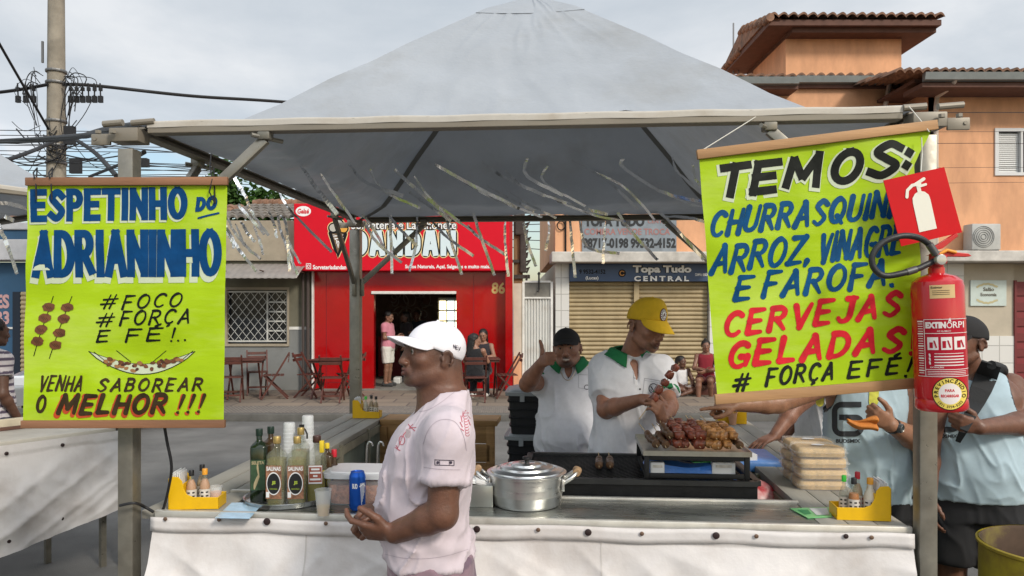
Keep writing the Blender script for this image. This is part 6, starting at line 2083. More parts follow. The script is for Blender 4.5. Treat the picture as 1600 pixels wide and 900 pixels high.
for layer in range(2):
    for i, kd in enumerate(kinds):
        if layer == 1 and i in (0, 8): continue
        u = r_u0 + .03 + W_ * (i + .5 * layer) / 8.6
        v = (r_v0 + r_v1) / 2 - .02 + random.uniform(-.012, .012) + .02 * layer
        sd_ = (i % 3) + (2 if kd == 'sausage' else 0)
        key = (kd, sd_)
        cnt[(kd, layer, i > 7)] = cnt.get((kd, layer, i > 7), 0) + 1
        n = cnt[(kd, layer, i > 7)]
        lab = '%s, %s%s in the %s layer on the rack' % (names[kd], '%s', ' at the right end' if i > 7 else ' from the left', 'upper' if layer else 'lower'); lab = lab % ( ('first', 'second', 'third', 'fourth', 'fifth')[n - 1],)
        if key not in proto:
            proto[key] = skewer(kd, lab, i + 1); o = proto[key]
        else:
            o = dup(proto[key]); o['label'] = lab
        at(o, S(u, v, RZ + .030 + .036 * layer), -THETA + rad(random.uniform(-5, 5) + 8)); o.rotation_euler.x = rad(9)
for px, py, lab in ((938, 735, 'left of the two sausage skewers cooking on the grill mesh'), (955, 732, 'right of the two sausage skewers cooking on the grill mesh')):
    o = dup(proto[('sausage', 2)]); o['label'] = lab; o['group'] = 'sausages on the grill mesh'
    p = P(px, py, 3.60); o.location = (p.x, 3.66, 1.02); o.rotation_euler = (0, 0, rad(-6))
# things kept on the grill under the rack
ruc = S((r_u0 + r_u1) / 2 - .02, .60, 1.022)
mb = MB()
mb.grid(lambda s, t: ((s - .5) * .40, (t - .5) * .22, .045 + .012 * math.sin(s * 9 + t * 4) * math.sin(t * 7) - .045 * max(0, abs(s - .5) * 2 - .9) * 10 * .9 - .045 * max(0, abs(t - .5) * 2 - .85) / .15), 40, 24)
o = mb.build('blue_bag', mat('bag_blue', (.06, .20, .60), .3, var=.2, bump=.003, bscale=40, coat=.3), None, smooth=60); at(o, ruc, -THETA)
tag(o, 'flattened blue plastic bag lying under the serving rack', 'bag')
for dx, w_, lab in ((-.155, .06, 'small white carton at the left under the serving rack'), (.135, .10, 'white carton at the right under the serving rack')):
    mb = MB(); mb.box((0, 0, .034), (w_, .04, .066), ch=.003)
    mb.box((0, -.0205, .05), (w_ * .7, .001, .012), m=1)
    o = mb.build('white_carton', [M_paper, M_labp]); at(o, ruc + Vector((dx, -.10, 0)), -THETA); tag(o, lab, 'carton')
mb = MB(); mb.box((0, 0, .003), (.09, .05, .004), (0, 0, rad(12)), ch=.001)
o = mb.build('green_packet', mat('slip_green', (.1, .5, .15), .5)); at(o, ruc + Vector((.05, -.06, .058)), -THETA); tag(o, 'small green and white packet on the blue bag under the rack', 'packet')
# blue cooler and bags behind the grill
cb = thing('blue_cooler', 'blue plastic cooler box under the serving rack at the right counter', 'cooler', (1.10, 4.16, 0), -THETA)
M_cool = mat('cooler_blue', (.015, .06, .28), .4, var=.1)
mb = MB(); mb.box((0, 0, .46), (.62, .36, .90), ch=.03); mb.build('body', M_cool, cb, smooth=40)
mb = MB(); mb.box((0, 0, .945), (.64, .38, .06), ch=.02); mb.build('lid', mat('cooler_light_blue', (.08, .22, .55), .35, var=.15, bump=.004, bscale=12), cb, smooth=40)
mb = MB()
for dx, dy, z, sx_, sy_ in ((-.16, -.1, .983, .1, .12), (.12, -.12, .99, .12, .1)):
    mb.box((dx, dy, z), (sx_, sy_, .014 if dx < 0 else .03), (0, 0, rad(8)))
mb.build('paper_slips', M_paper, cb)
mb = MB(); mb.box((.0, -.13, .982), (.1, .05, .012), (0, 0, rad(-5)), ch=.003); mb.build('green_slip', mat('slip_green', (.1, .5, .15), .5), cb)
rbg = MB()
rbg.grid(lambda s, t: (.13 * math.cos(s * 6.283) * math.sin(t * 3.14) , .1 * math.sin(s * 6.283) * math.sin(t * 3.14), .09 * math.cos(t * 3.14) * (1 + .2 * math.sin(s * 20))), 24, 12)
o = rbg.build('red_bag', mat('bag_red', (.42, .03, .04), .5, var=.5, vscale=9, stain=(.7, .7, .68), stain_amt=.9, stain_scale=6), None, smooth=60)
o.location = (1.12, 3.6, .86); tag(o, 'crumpled red and white bag between the grill and the right counter', 'bag')
mb = MB(); mb.box((1.12, 3.6, .39), (.3, .26, .78), (0, 0, -THETA), ch=.01)
o = mb.build('grey_bin', mat('bin_grey', (.06, .06, .065), .6)); tag(o, 'dark bin under the crumpled bag beside the grill', 'bin')
# stacked black crates
crp = thing('black_crate', 'x', 'crate', (0, 0, 0), 0, 'black crates stacked behind the waving vendor')
M_crate = mat('crate_black', (.012, .013, .016), .5, var=.3)
mb = MB()
rbox(mb, .56, .40, 0, .27, .60, .44, e=.18, n=60)
for k in range(4): rbox(mb, .585 + .008 * k, .425 + .008 * k, .05 + .055 * k, .062 + .055 * k, .59 + .008 * k, .43 + .008 * k, e=.18, n=60)
mb.build('box', M_crate, crp, smooth=40)
mb = MB(); rbox(mb, .64, .48, .262, .285, .645, .485, e=.2, n=60); rbox(mb, .60, .44, .285, .297, .57, .41, e=.2, n=60)
for dx in (-.2, .2): mb.box((dx, -.245, .25), (.03, .01, .05))
mb.build('rim', mat('crate_rim_grey', (.27, .29, .30), .45, var=.1), crp, smooth=40)
for k in range(4):
    o = crp if k == 0 else dup(crp)
    o['label'] = ('%s black crate with a grey rim in the stack behind the waving vendor' % ('lowest', 'second lowest', 'second highest', 'topmost')[k])
    at(o, Vector((.285, 5.35, .02 + .298 * k)), -THETA + rad((-1, 1, -1.5, .5)[k]))
# ladles behind the tub
mb = MB()
for dx in (0, .055):
    mb.tube(catm([(dx, 0, 0), (dx + .005, 0, .12), (dx + .012, 0, .15), (dx + .025, 0, .155), (dx + .034, 0, .135)], 5), .005, 8)
mb.lathe([(.06, -.14), (.06, .02)], (.02, .0, 0), 24)
o = mb.build('ladle_holder', mat('ladle_steel', (.6, .6, .62), .2, .9)); o.location = (PX(572, 3.9), 3.9, .93)
o.location.z = .93; tag(o, 'two bent steel ladle handles in a steel holder behind the tub', 'ladles')
mb = MB(); mb.box((0, 0, .395), (.34, .3, .79), ch=.006)
o = mb.build('storage_box', M_panel, None, smooth=40); at(o, Vector((PX(572, 3.9) + .02, 3.9, 0)), -THETA); tag(o, 'grey green storage box under the ladle holder inside the stall', 'box')
# black cable on the left counter
cable([P(256, 660, 3.02), P(261, 690, 3.03), P(268, 730, 3.05), P(262, 770, 3.08), P(254, 799, 3.10)], .006, 'black cable dangling from the left banner down to the counter')
cable([P(187, 790, 3.0), P(210, 786, 3.0), P(226, 792, 3.06), P(240, 800, 3.06)], .006, 'black cable tied round the left steel post at counter height')

# ------------------------------------------------------------------ folding tables and chairs on the far pavement
M_fold = mat('folding_wood', (.085, .026, .018), .55, var=.3, vscale=9)
def mk_chair(label):
    t = thing('folding_chair', label, 'chair', (0, 0, 0), 0, 'folding wooden chairs on the far pavement')
    mb = MB()
    for k in range(5): mb.box((0, -.16 + k * .078, .445), (.40, .066, .016), ch=.003)
    mb.build('seat', M_fold, t)
    for nm, zz in (('backrest', (.72, .80)),):
        mb = MB()
        for z in zz: mb.box((0, .235 + (z - .445) * .12, z), (.38, .014, .055), (rad(-8), 0, 0), ch=.003)
        mb.build(nm, M_fold, t)
    for s in (-1, 1):
        mb = MB(); mb.bar((s * .19, -.22, 0), (s * .19, .28, .86), .028, .03); mb.build('leg', M_fold, t)
        mb = MB(); mb.bar((s * .165, .26, 0), (s * .165, -.17, .44), .026, .03); mb.build('leg', M_fold, t)
    mb = MB(); mb.box((0, .16, .12), (.33, .02, .03)); mb.box((0, -.13, .155), (.37, .02, .03)); mb.build('stretcher', M_fold, t)
    return t
def mk_table(label):
    t = thing('folding_table', label, 'table', (0, 0, 0), 0, 'folding wooden tables on the far pavement')
    mb = MB()
    for k in range(7): mb.box((0, -.30 + k * .1, .735), (.70, .092, .02), ch=.003)
    mb.box((0, -.31, .705), (.66, .02, .04)); mb.box((0, .31, .705), (.66, .02, .04))
    mb.build('table_top', M_fold, t)
    for s in (-1, 1):
        mb = MB(); mb.bar((s * .29, -.3, 0), (s * .29, .3, .72), .03, .034); mb.build('leg', M_fold, t)
        mb = MB(); mb.bar((s * .26, .3, 0), (s * .26, -.3, .72), .03, .034); mb.build('leg', M_fold, t)
    return t
def pz(Y): return .034 + (Y - 13.5) * .0025
first = {}
for kind, px, Y, rz, lab in (
    ('t', 384, 14.7, 12, 'dark wooden folding table under the grilled window'),
    ('c', 362, 14.2, 195, 'dark folding chair backing the street at the table under the grilled window'),
    ('c', 402, 15.3, 20, 'dark folding chair against the wall at the table under the grilled window'),
    ('c', 428, 14.6, -75, 'dark folding chair standing right of the table under the grilled window'),
    ('t', 518, 14.7, -8, 'dark wooden folding table before the left part of the red shop'),
    ('c', 485, 14.8, 80, 'dark folding chair on the left of the table before the red shop'),
    ('c', 519, 14.1, 185, 'dark folding chair with its back to the street before the red shop'),
    ('c', 545, 14.9, -60, 'dark folding chair on the right of the table before the red shop'),
    ('t', 752, 14.9, 5, 'dark wooden folding table where two women sit before the red wall'),
    ('c', 743, 14.15, 184, 'dark folding chair under the woman in black before the red wall'),
    ('c', 716, 14.9, 85, 'dark folding chair half hidden left of the seated women'),
    ('c', 792, 14.7, -82, 'empty reddish folding chair right of the seated women')):
    if kind not in first:
        first[kind] = (mk_chair if kind == 'c' else mk_table)(lab); o = first[kind]
    else:
        o = dup(first[kind]); o['label'] = lab
    at(o, Vector((PX(px, Y), Y, pz(Y))), rad(rz))
# ================================================================== people
f32 = np.float32
def _v(a): return np.asarray(a, dtype=f32)
def vnoise(p):
    """value noise, p (n,3) -> (n,) in -1..1"""
    i = np.floor(p).astype(np.int64); f = (p - i).astype(f32); f = f * f * (3 - 2 * f)
    def h(a, b, c):
        n = (a * 374761393 + b * 668265263 + c * 2147483647 * 3 + 1013904223) & 0xffffffff
        n = ((n ^ (n >> 13)) * 1274126177) & 0xffffffff
        return ((n ^ (n >> 16)) & 0xffff).astype(f32) / 32767.5 - 1
    x, y, z = i[:, 0], i[:, 1], i[:, 2]
    r = 0
    for dx in (0, 1):
        for dy in (0, 1):
            for dz in (0, 1):
                w = (f[:, 0] if dx else 1 - f[:, 0]) * (f[:, 1] if dy else 1 - f[:, 1]) * (f[:, 2] if dz else 1 - f[:, 2])
                r = r + w * h(x + dx, y + dy, z + dz)
    return r
class SDF:
    def __init__(s): s.P = []
    def cap(s, a, b, ra, rb=None, k=.015, sub=False, cuts=()):
        a, b = _v(a), _v(b); rb = ra if rb is None else rb
        m = max(ra, rb)
        ab = b - a; l2 = float(ab @ ab) + 1e-12
        def f(X, Y, Z):
            px, py, pz_ = X - a[0], Y - a[1], Z - a[2]
            t = np.clip((px * ab[0] + py * ab[1] + pz_ * ab[2]) / l2, 0, 1)
            d = np.sqrt((px - t * ab[0]) ** 2 + (py - t * ab[1]) ** 2 + (pz_ - t * ab[2]) ** 2) - (ra + (rb - ra) * t)
            for (c, n) in cuts:
                d = np.maximum(d, (X - c[0]) * n[0] + (Y - c[1]) * n[1] + (Z - c[2]) * n[2])
            return d
        s.P.append((f, np.minimum(a, b) - m, np.maximum(a, b) + m, k, sub))
    def ell(s, c, r, R=None, k=.015, sub=False, cuts=()):
        c, r = _v(c), _v(r)
        M = np.eye(3, dtype=f32) if R is None else _v([list(x) for x in R])
        ext = np.sqrt((M ** 2) @ (r ** 2))
        def f(X, Y, Z):
            p = [X - c[0], Y - c[1], Z - c[2]]
            q = [(M[0, i] * p[0] + M[1, i] * p[1] + M[2, i] * p[2]) for i in range(3)]
            k0 = np.sqrt(sum((q[i] / r[i]) ** 2 for i in range(3)))
            k1 = np.sqrt(sum((q[i] / r[i] ** 2) ** 2 for i in range(3))) + 1e-9
            d = k0 * (k0 - 1) / k1
            for (cc, n) in cuts:
                d = np.maximum(d, (X - cc[0]) * n[0] + (Y - cc[1]) * n[1] + (Z - cc[2]) * n[2])
            return d
        s.P.append((f, c - ext, c + ext, k, sub))
    def loft(s, rows, k=.02, pw=2.4):
        """rows of (z, cx, cy, rx, ry), smooth between them; flat ends"""
        rows = sorted(rows)
        zz = np.array([r[0] for r in rows]); A = np.array([r[1:] for r in rows])
        zd = np.linspace(zz[0], zz[-1], 60)
        D = np.stack([np.interp(zd, zz, A[:, i]) for i in range(4)], 1)
        for _ in range(3):
            E = D.copy(); E[1:-1] = .25 * D[:-2] + .5 * D[1:-1] + .25 * D[2:]; D = E
        lo = _v([min(A[:, 0] - A[:, 2]), min(A[:, 1] - A[:, 3]), zz[0]]); hi = _v([max(A[:, 0] + A[:, 2]), max(A[:, 1] + A[:, 3]), zz[-1]])
        def f(X, Y, Z):
            z = Z.ravel()
            cx, cy, rx, ry = [np.interp(z, zd, D[:, i]).astype(f32).reshape(Z.shape) for i in range(4)]
            e = (np.abs((X - cx) / rx) ** pw + np.abs((Y - cy) / ry) ** pw) ** (1 / pw)
            d = (e - 1) * np.minimum(rx, ry)
            return np.maximum(d, np.maximum(zz[0] - Z, Z - zz[-1]))
        s.P.append((f, lo, hi, k, False))
    def bounds(s):
        Q = [p for p in s.P if not p[4]]
        return np.min([p[1] for p in Q], 0), np.max([p[2] for p in Q], 0)
    def mesh(s, h, lo=None, hi=None):
        L, Hh = s.bounds()
        lo = L - 3 * h if lo is None else np.maximum(_v(lo), L - 3 * h)
        hi = Hh + 3 * h if hi is None else np.minimum(_v(hi), Hh + 3 * h)
        n = np.maximum(3, np.ceil((hi - lo) / h).astype(int) + 1)
        F = np.full(tuple(n), 1.0, dtype=f32)
        ax = [(lo[i] + h * np.arange(n[i])).astype(f32) for i in range(3)]
        for f, a, b, k, sub in s.P:
            mg = k + 4 * h
            i0 = np.clip(np.floor((a - mg - lo) / h).astype(int), 0, n); i1 = np.clip(np.ceil((b + mg - lo) / h).astype(int) + 1, 0, n)
            if np.any(i1 <= i0): continue
            X, Y, Z = np.meshgrid(ax[0][i0[0]:i1[0]], ax[1][i0[1]:i1[1]], ax[2][i0[2]:i1[2]], indexing='ij')
            d = f(X, Y, Z).astype(f32)
            sl = F[i0[0]:i1[0], i0[1]:i1[1], i0[2]:i1[2]]
            if sub:
                d = -d; hh = np.clip(.5 - .5 * (d - sl) / k, 0, 1)   # smooth max
                hh = np.clip(.5 + .5 * (d - sl) / k, 0, 1)
                sl[...] = sl + (d - sl) * hh + k * hh * (1 - hh)
            else:
                hh = np.clip(.5 + .5 * (sl - d) / k, 0, 1)
                sl[...] = sl + (d - sl) * hh - k * hh * (1 - hh)
        return surfnet(F, lo, h)
def surfnet(F, lo, h):
    S_ = F < 0
    n = np.array(F.shape)
    c = [S_[dx:n[0] - 1 + dx, dy:n[1] - 1 + dy, dz:n[2] - 1 + dz] for dx in (0, 1) for dy in (0, 1) for dz in (0, 1)]
    cnt = sum(x.astype(np.int8) for x in c)
    mix = (cnt > 0) & (cnt < 8)
    ids = np.argwhere(mix)
    idx = np.full(mix.shape, -1, np.int64); idx[mix] = np.arange(len(ids))
    pos = np.zeros((len(ids), 3), f32); num = np.zeros(len(ids), f32)
    cs = [(dx, dy, dz) for dx in (0, 1) for dy in (0, 1) for dz in (0, 1)]
    val = {q: F[ids[:, 0] + q[0], ids[:, 1] + q[1], ids[:, 2] + q[2]] for q in cs}
    for a in cs:
        for ax in range(3):
            if a[ax]: continue
            b = list(a); b[ax] = 1; b = tuple(b)
            fa, fb = val[a], val[b]
            m = (fa < 0) != (fb < 0)
            t = np.where(m, fa / np.where(m, fa - fb, 1), 0)
            p = np.tile(_v(a), (len(ids), 1)); p[:, ax] = t
            pos[m] += p[m]; num[m] += 1
    V = lo + h * (ids + pos / np.maximum(num, 1)[:, None])
    faces = []
    for ax in range(3):
        u, w = [(1, 2), (2, 0), (0, 1)][ax]
        a = [slice(None)] * 3; b = [slice(None)] * 3
        a[ax] = slice(0, -1); b[ax] = slice(1, None)
        ch = S_[tuple(a)] != S_[tuple(b)]
        e = np.argwhere(ch)
        ok = (e[:, u] > 0) & (e[:, w] > 0) & (e[:, u] < n[u] - 1) & (e[:, w] < n[w] - 1)
        e = e[ok]
        q = []
        for (du, dw) in ((-1, -1), (0, -1), (0, 0), (-1, 0)):
            g = e.copy(); g[:, u] += du; g[:, w] += dw
            q.append(idx[g[:, 0], g[:, 1], g[:, 2]])
        q = np.stack(q, 1)
        ins = S_[e[:, 0], e[:, 1], e[:, 2]]
        q[~ins] = q[~ins][:, ::-1]
        faces.append(q)
    return V.astype(f32), np.concatenate(faces)
def vnormals(V, Fc):
    a, b, c, d = V[Fc[:, 0]], V[Fc[:, 1]], V[Fc[:, 2]], V[Fc[:, 3]]
    nf = np.cross(c - a, d - b)
    N = np.zeros_like(V)
    for i in range(4): np.add.at(N, Fc[:, i], nf)
    return N / (np.linalg.norm(N, axis=1, keepdims=True) + 1e-12)
def np_obj(name, parts, mat_, parent, col=None):
    V = np.concatenate([p[0] for p in parts]); o = 0; Fs = []
    for v, f in parts:
        Fs.append(f + o); o += len(v)
    Fc = np.concatenate(Fs)
    me = bpy.data.meshes.new(name)
    me.vertices.add(len(V)); me.vertices.foreach_set('co', V.ravel())
    me.loops.add(Fc.size); me.loops.foreach_set('vertex_index', Fc.ravel().astype(np.int32))
    me.polygons.add(len(Fc)); me.polygons.foreach_set('loop_start', np.arange(0, Fc.size, 4, dtype=np.int32))
    me.polygons.foreach_set('use_smooth', np.ones(len(Fc), bool))
    me.update(calc_edges=True); me.validate()
    if col is not None and len(me.vertices) == len(V):
        at_ = me.color_attributes.new('Col', 'FLOAT_COLOR', 'POINT')
        at_.data.foreach_set('color', np.concatenate([col, np.ones((len(V), 1))], 1).astype(f32).ravel())
    me.materials.append(mat_)
    ob = bpy.data.objects.new(name, me); COL.objects.link(ob)
    ob.parent = parent
    return ob, V, Fc
M_skin = mat('skin', (.2, .1, .06), .43, attr=True, var=.16, vscale=38, bump=.0013, bscale=190, spec=.5, sss=.05, rvar=.12)
M_clothc = mat('clothing', (.5, .5, .5), .85, attr=True, var=.05, vscale=30, bump=.0006, bscale=500, sheen=.15, spec=.2)
M_eyec = mat('eye', (.7, .7, .7), .15, attr=True)
M_hair = mat('hair_black', (.012, .010, .009), .5, var=.4, vscale=60, bump=.002, bscale=180, stretch=(1, 1, .2))
M_denim = mat('plain_black_cloth', (.018, .018, .02), .9, bump=.0006, bscale=400)

def rz3(a): return np.array(Matrix.Rotation(rad(a), 3, 'Z'))
def head_R(yaw, pitch=0, roll=0):
    return Matrix.Rotation(rad(yaw), 3, 'Z') @ Matrix.Rotation(rad(pitch), 3, 'X') @ Matrix.Rotation(rad(roll), 3, 'Y')
def head(b, c, R, s=1.0, smile=0, fat=0.0):
    """c is between the ears; the face looks along local -y, pitch + lowers the chin"""
    c = Vector(c)
    T = lambda x, y, z: c + R @ Vector((x * s, y * s, z * s))
    E = lambda x, y, z, r, k=.012, sub=False: b.ell(T(x, y, z), tuple(q * s for q in r), R, k, sub)
    C = lambda a, d, r1, r2=None, k=.008, sub=False: b.cap(T(*a), T(*d), r1 * s, (r2 if r2 is not None else r1) * s, k, sub)
    E(0, .012, .034, (.076 + fat * .3, .098, .083), .02)
    E(0, -.028, -.012, (.064 + fat, .064, .078), .03)
    E(0, -.036, -.066, (.051 + fat * 1.3, .048, .038), .025)
    E(0, -.077, -.091, (.023 + fat, .021, .018), .016)
    for q in (-1, 1):
        E(q * .043, -.062, -.018, (.021 + fat * .5, .020, .018), .018)
        C((q * .055, .0, -.055), (q * .03, -.07, -.083), .018 + fat * .5, .015 + fat * .5, .02)
    C((-.038, -.083, .033), (.038, -.083, .033), .011, None, .012)
    for q in (-1, 1):
        E(q * .031, -.098, .014, (.0165, .015, .0115), .010, True)
        E(q * .0315, -.0785, .0135, (.0145, .0125, .0110), .004)
        C((q * .018, -.0895, .0178), (q * .045, -.083, .0165), .0035, .003, .004)
        C((q * .018, -.0885, .0072), (q * .044, -.0825, .008), .003, .003, .005)
    C((0, -.091, .026), (0, -.108, -.020), .0090, .0125, .012)
    E(0, -.110, -.026, (.0145, .0125, .0115), .006)
    for q in (-1, 1): E(q * .0150, -.102, -.029, (.0090, .0115, .0085), .005)
    for q in (-1, 1): E(q * .006, -.112, -.0365, (.0035, .004, .003), .003, True)
    E(0, -.089, -.055, (.027, .017, .018), .012)
    w = .021 + .006 * smile
    C((-w, -.088, -.055 + .004 * smile), (0, -.1045, -.0515), .0054, .0070, .004); C((w, -.088, -.055 + .004 * smile), (0, -.1045, -.0515), .0054, .0070, .004)
    C((-w, -.088, -.0565 + .004 * smile), (0, -.1030, -.0645), .0054, .0080, .004); C((w, -.088, -.0565 + .004 * smile), (0, -.1030, -.0645), .0054, .0080, .004)
    C((-w - .002, -.090, -.0560 + .004 * smile), (0, -.1105, -.0575), .0016, .0022, .003, True); C((w + .002, -.090, -.0560 + .004 * smile), (0, -.1105, -.0575), .0016, .0022, .003, True)
    for q in (-1, 1):
        ex = .077 + fat * .3
        b.ell(T(q * ex, .020, -.008), (.0075 * s, .021 * s, .033 * s), R @ Matrix.Rotation(rad(q * 20), 3, 'Z') @ Matrix.Rotation(rad(-10), 3, 'X'), .005)
        hx = [(q * (ex + .006 + .006 * math.sin(a * .5)), .018 + .020 * math.sin(a), -.006 + .026 * math.cos(a)) for a in (-.7, -.2, .3, .8, 1.3, 1.9, 2.4)]
        for h0, h1 in zip(hx, hx[1:]): C(h0, h1, .0042, None, .006)
        E(q * (ex + .0115), .016, -.006, (.0065, .0100, .016), .004, True)
        C((q * (ex + .003), .020, .0), (q * (ex + .003), .026, -.014), .004, .003, .004)
        E(q * (ex + .002), .008, -.026, (.0065, .009, .010), .005)
        C((q * (ex + .001), .002, .0), (q * (ex + .003), .004, -.010), .0045, .004, .003)
        C((q * .024, -.098, -.036), (q * .034, -.084, -.058), .0015, .0015, .007, True)
        C((q * (.082 + fat * .3), .002, -.004), (q * (.084 + fat * .3), .006, -.012), .004, .004, .004)
    return T
def face_parts(T, R, s, par, iris=(.03, .015, .008), brow=(.015, .012, .01), beard=None, w=1.0):
    for q in (-1, 1):
        bm = bmesh.new(); bmesh.ops.create_uvsphere(bm, u_segments=20, v_segments=14, radius=.0116 * s)
        cols = []
        vs = []
        for v in bm.verts:
            d = v.co.normalized()
            dd = d.dot(Vector((0, -1, -.05)).normalized())
            cols.append((.004, .004, .004, 1) if dd > .93 else (*iris, 1) if dd > .78 else (.50, .46, .42, 1))
            vs.append(T(q * .0315, -.0805, .0130) + R @ v.co)
        mb = MB(); mb.add(vs, [tuple(v.index for v in f.verts) for f in bm.faces]); bm.free()
        mb.build('eye', M_eyec, par, smooth=180, col=cols)
        mb = MB()
        mb.tube([T(q * .013, -.0945, .030), T(q * .030, -.0955, .036), T(q * .047, -.083, .031)], [.0028 * s * w, .0036 * s * w, .0018 * s], 6)
        mb.build('eyebrow', mat('brow_dark', brow, .8), par, smooth=60)
def hand(b, W, f, n, side, curl=(25, 35, 20), size=1.0, thumb=None, curls=None, k=.0035, spread=0.0):
    W = Vector(W); f = Vector(f).normalized(); n = Vector(n); n = (n - f * n.dot(f)).normalized()
    t = f.cross(n) if side == 'R' else n.cross(f)
    z = size
    b.ell(W + f * .048 * z, (.046 * z, .036 * z, .0135 * z), Matrix((f, t, n)).transposed(), .012)
    offs = (.0275, .0095, -.0085, -.0255); ln = (.088, .092, .086, .077)
    ph = ((.040, .025, .020), (.045, .028, .021), (.041, .026, .020), (.032, .020, .018))
    tips = []
    for i in range(4):
        kn = W + f * ln[i] * z + t * offs[i] * z
        b.cap(W + f * .012 * z + t * offs[i] * .55 * z, kn, .0135 * z, .0108 * z, .010)
        cc = curls[i] if curls else curl
        a = 0; p = kn; r = .0098 * z * (.9 if i == 3 else 1)
        for j in range(3):
            a += cc[j]
            d = (f * math.cos(rad(a)) + n * math.sin(rad(a)) + t * spread * (1.5 - i) * .12).normalized()
            q = p + d * ph[i][j] * z
            b.cap(p, q, r, r * .9, k if j else .007)
            p = q; r *= .91
        tips.append(p)
    th = thumb or ((.60, .72, .25), (.85, .35, .3), (.95, .1, .3))
    p = W + f * .018 * z + t * .018 * z; r = .0145 * z
    for j, l in enumerate((.042, .033, .027)):
        d = (f * th[j][0] + t * th[j][1] + n * th[j][2]).normalized()
        q = p + d * l * z
        b.cap(p, q, r, r * .85, .010 if j == 0 else .004)
        p = q; r *= .86
    tips.append(p)
    return tips
FIST = (78, 95, 60)
def arm(b, sh, el, wr, r=(.052, .043, .044, .028), k=.02):
    sh, el, wr = Vector(sh), Vector(el), Vector(wr)
    b.cap(sh, el, r[0], r[1], k)
    m = el + (wr - el) * .28
    b.cap(el, m, r[1] * .98, r[2], k); b.cap(m, wr, r[2], r[3], k)
    b.ell(sh, (r[0] * 1.12,) * 3, None, k)
def rows_scaled(rows, inf=0.0, cut=None):
    out = [(z, cx, cy, rx + inf, ry + inf) for z, cx, cy, rx, ry in rows]
    if cut is not None:
        zs = [r[0] for r in out]; A = np.array([r[1:] for r in out])
        keep = [r for r in out if r[0] > cut]
        e = [float(np.interp(cut, zs, A[:, i])) for i in range(4)]
        out = [(cut, *e)] + keep
    return out
def torso_rows(s=1.0, g=1.0, belly=0.0):
    R_ = [(.84, 0, .005, .165, .110), (.92, 0, .0, .172, .118), (1.0, 0, -.004, .165, .115), (1.08, 0, -.006, .157, .112), (1.18, 0, -.004, .158, .112), (1.28, 0, .0, .168, .115), (1.36, 0, .004, .172, .108), (1.41, 0, .01, .155, .088), (1.45, 0, .014, .105, .068), (1.475, 0, .016, .07, .058)]
    out = []
    for z, cx, cy, rx, ry in R_:
        bl = belly * math.exp(-((z - 1.03) / .14) ** 2)
        out.append((z * s, cx, (cy - bl * .55) * s, (rx * g + bl * .45) * s, (ry * g + bl * .6) * s))
    return out
def wrinkle(V, N, amp, seed, hemz=None, sx=8.0, sz=3.0, shear=0.6):
    p = V + seed * 7.3
    q = np.stack([p[:, 0] * sx + shear * p[:, 2] * sx * .5, p[:, 1] * sx - shear * p[:, 2] * sx * .35, p[:, 2] * sz], 1)
    a = 1 - np.abs(vnoise(q + .6 * vnoise(q * .7 + 5)[:, None]))
    a = a ** 2.2
    b_ = 1 - np.abs(vnoise(q * 2.1 + 11)); b_ = b_ ** 3
    c = vnoise(q * .45 + 3)
    e_ = (1 - np.abs(vnoise(q * np.array([1.5, 1.5, .8]) + 23 + .8 * c[:, None]))) ** 9
    d = amp * (.5 * (a - .45) + .45 * (b_ - .35) + .38 * c + 1.0 * e_)
    d = np.maximum(d, -.0085)
    return V + N * d[:, None].astype(f32)
def colour(V, base, zones=()):
    c = np.tile(np.asarray(base, f32), (len(V), 1))
    for cen, r, col_, soft in zones:
        d = np.linalg.norm((V - _v(cen)) / (_v(r) if hasattr(r, '__len__') else r), axis=1)
        w = np.clip((1 + soft - d) / (2 * soft + 1e-6), 0, 1)[:, None]
        c = c * (1 - w) + np.asarray(col_, f32) * w
    return c
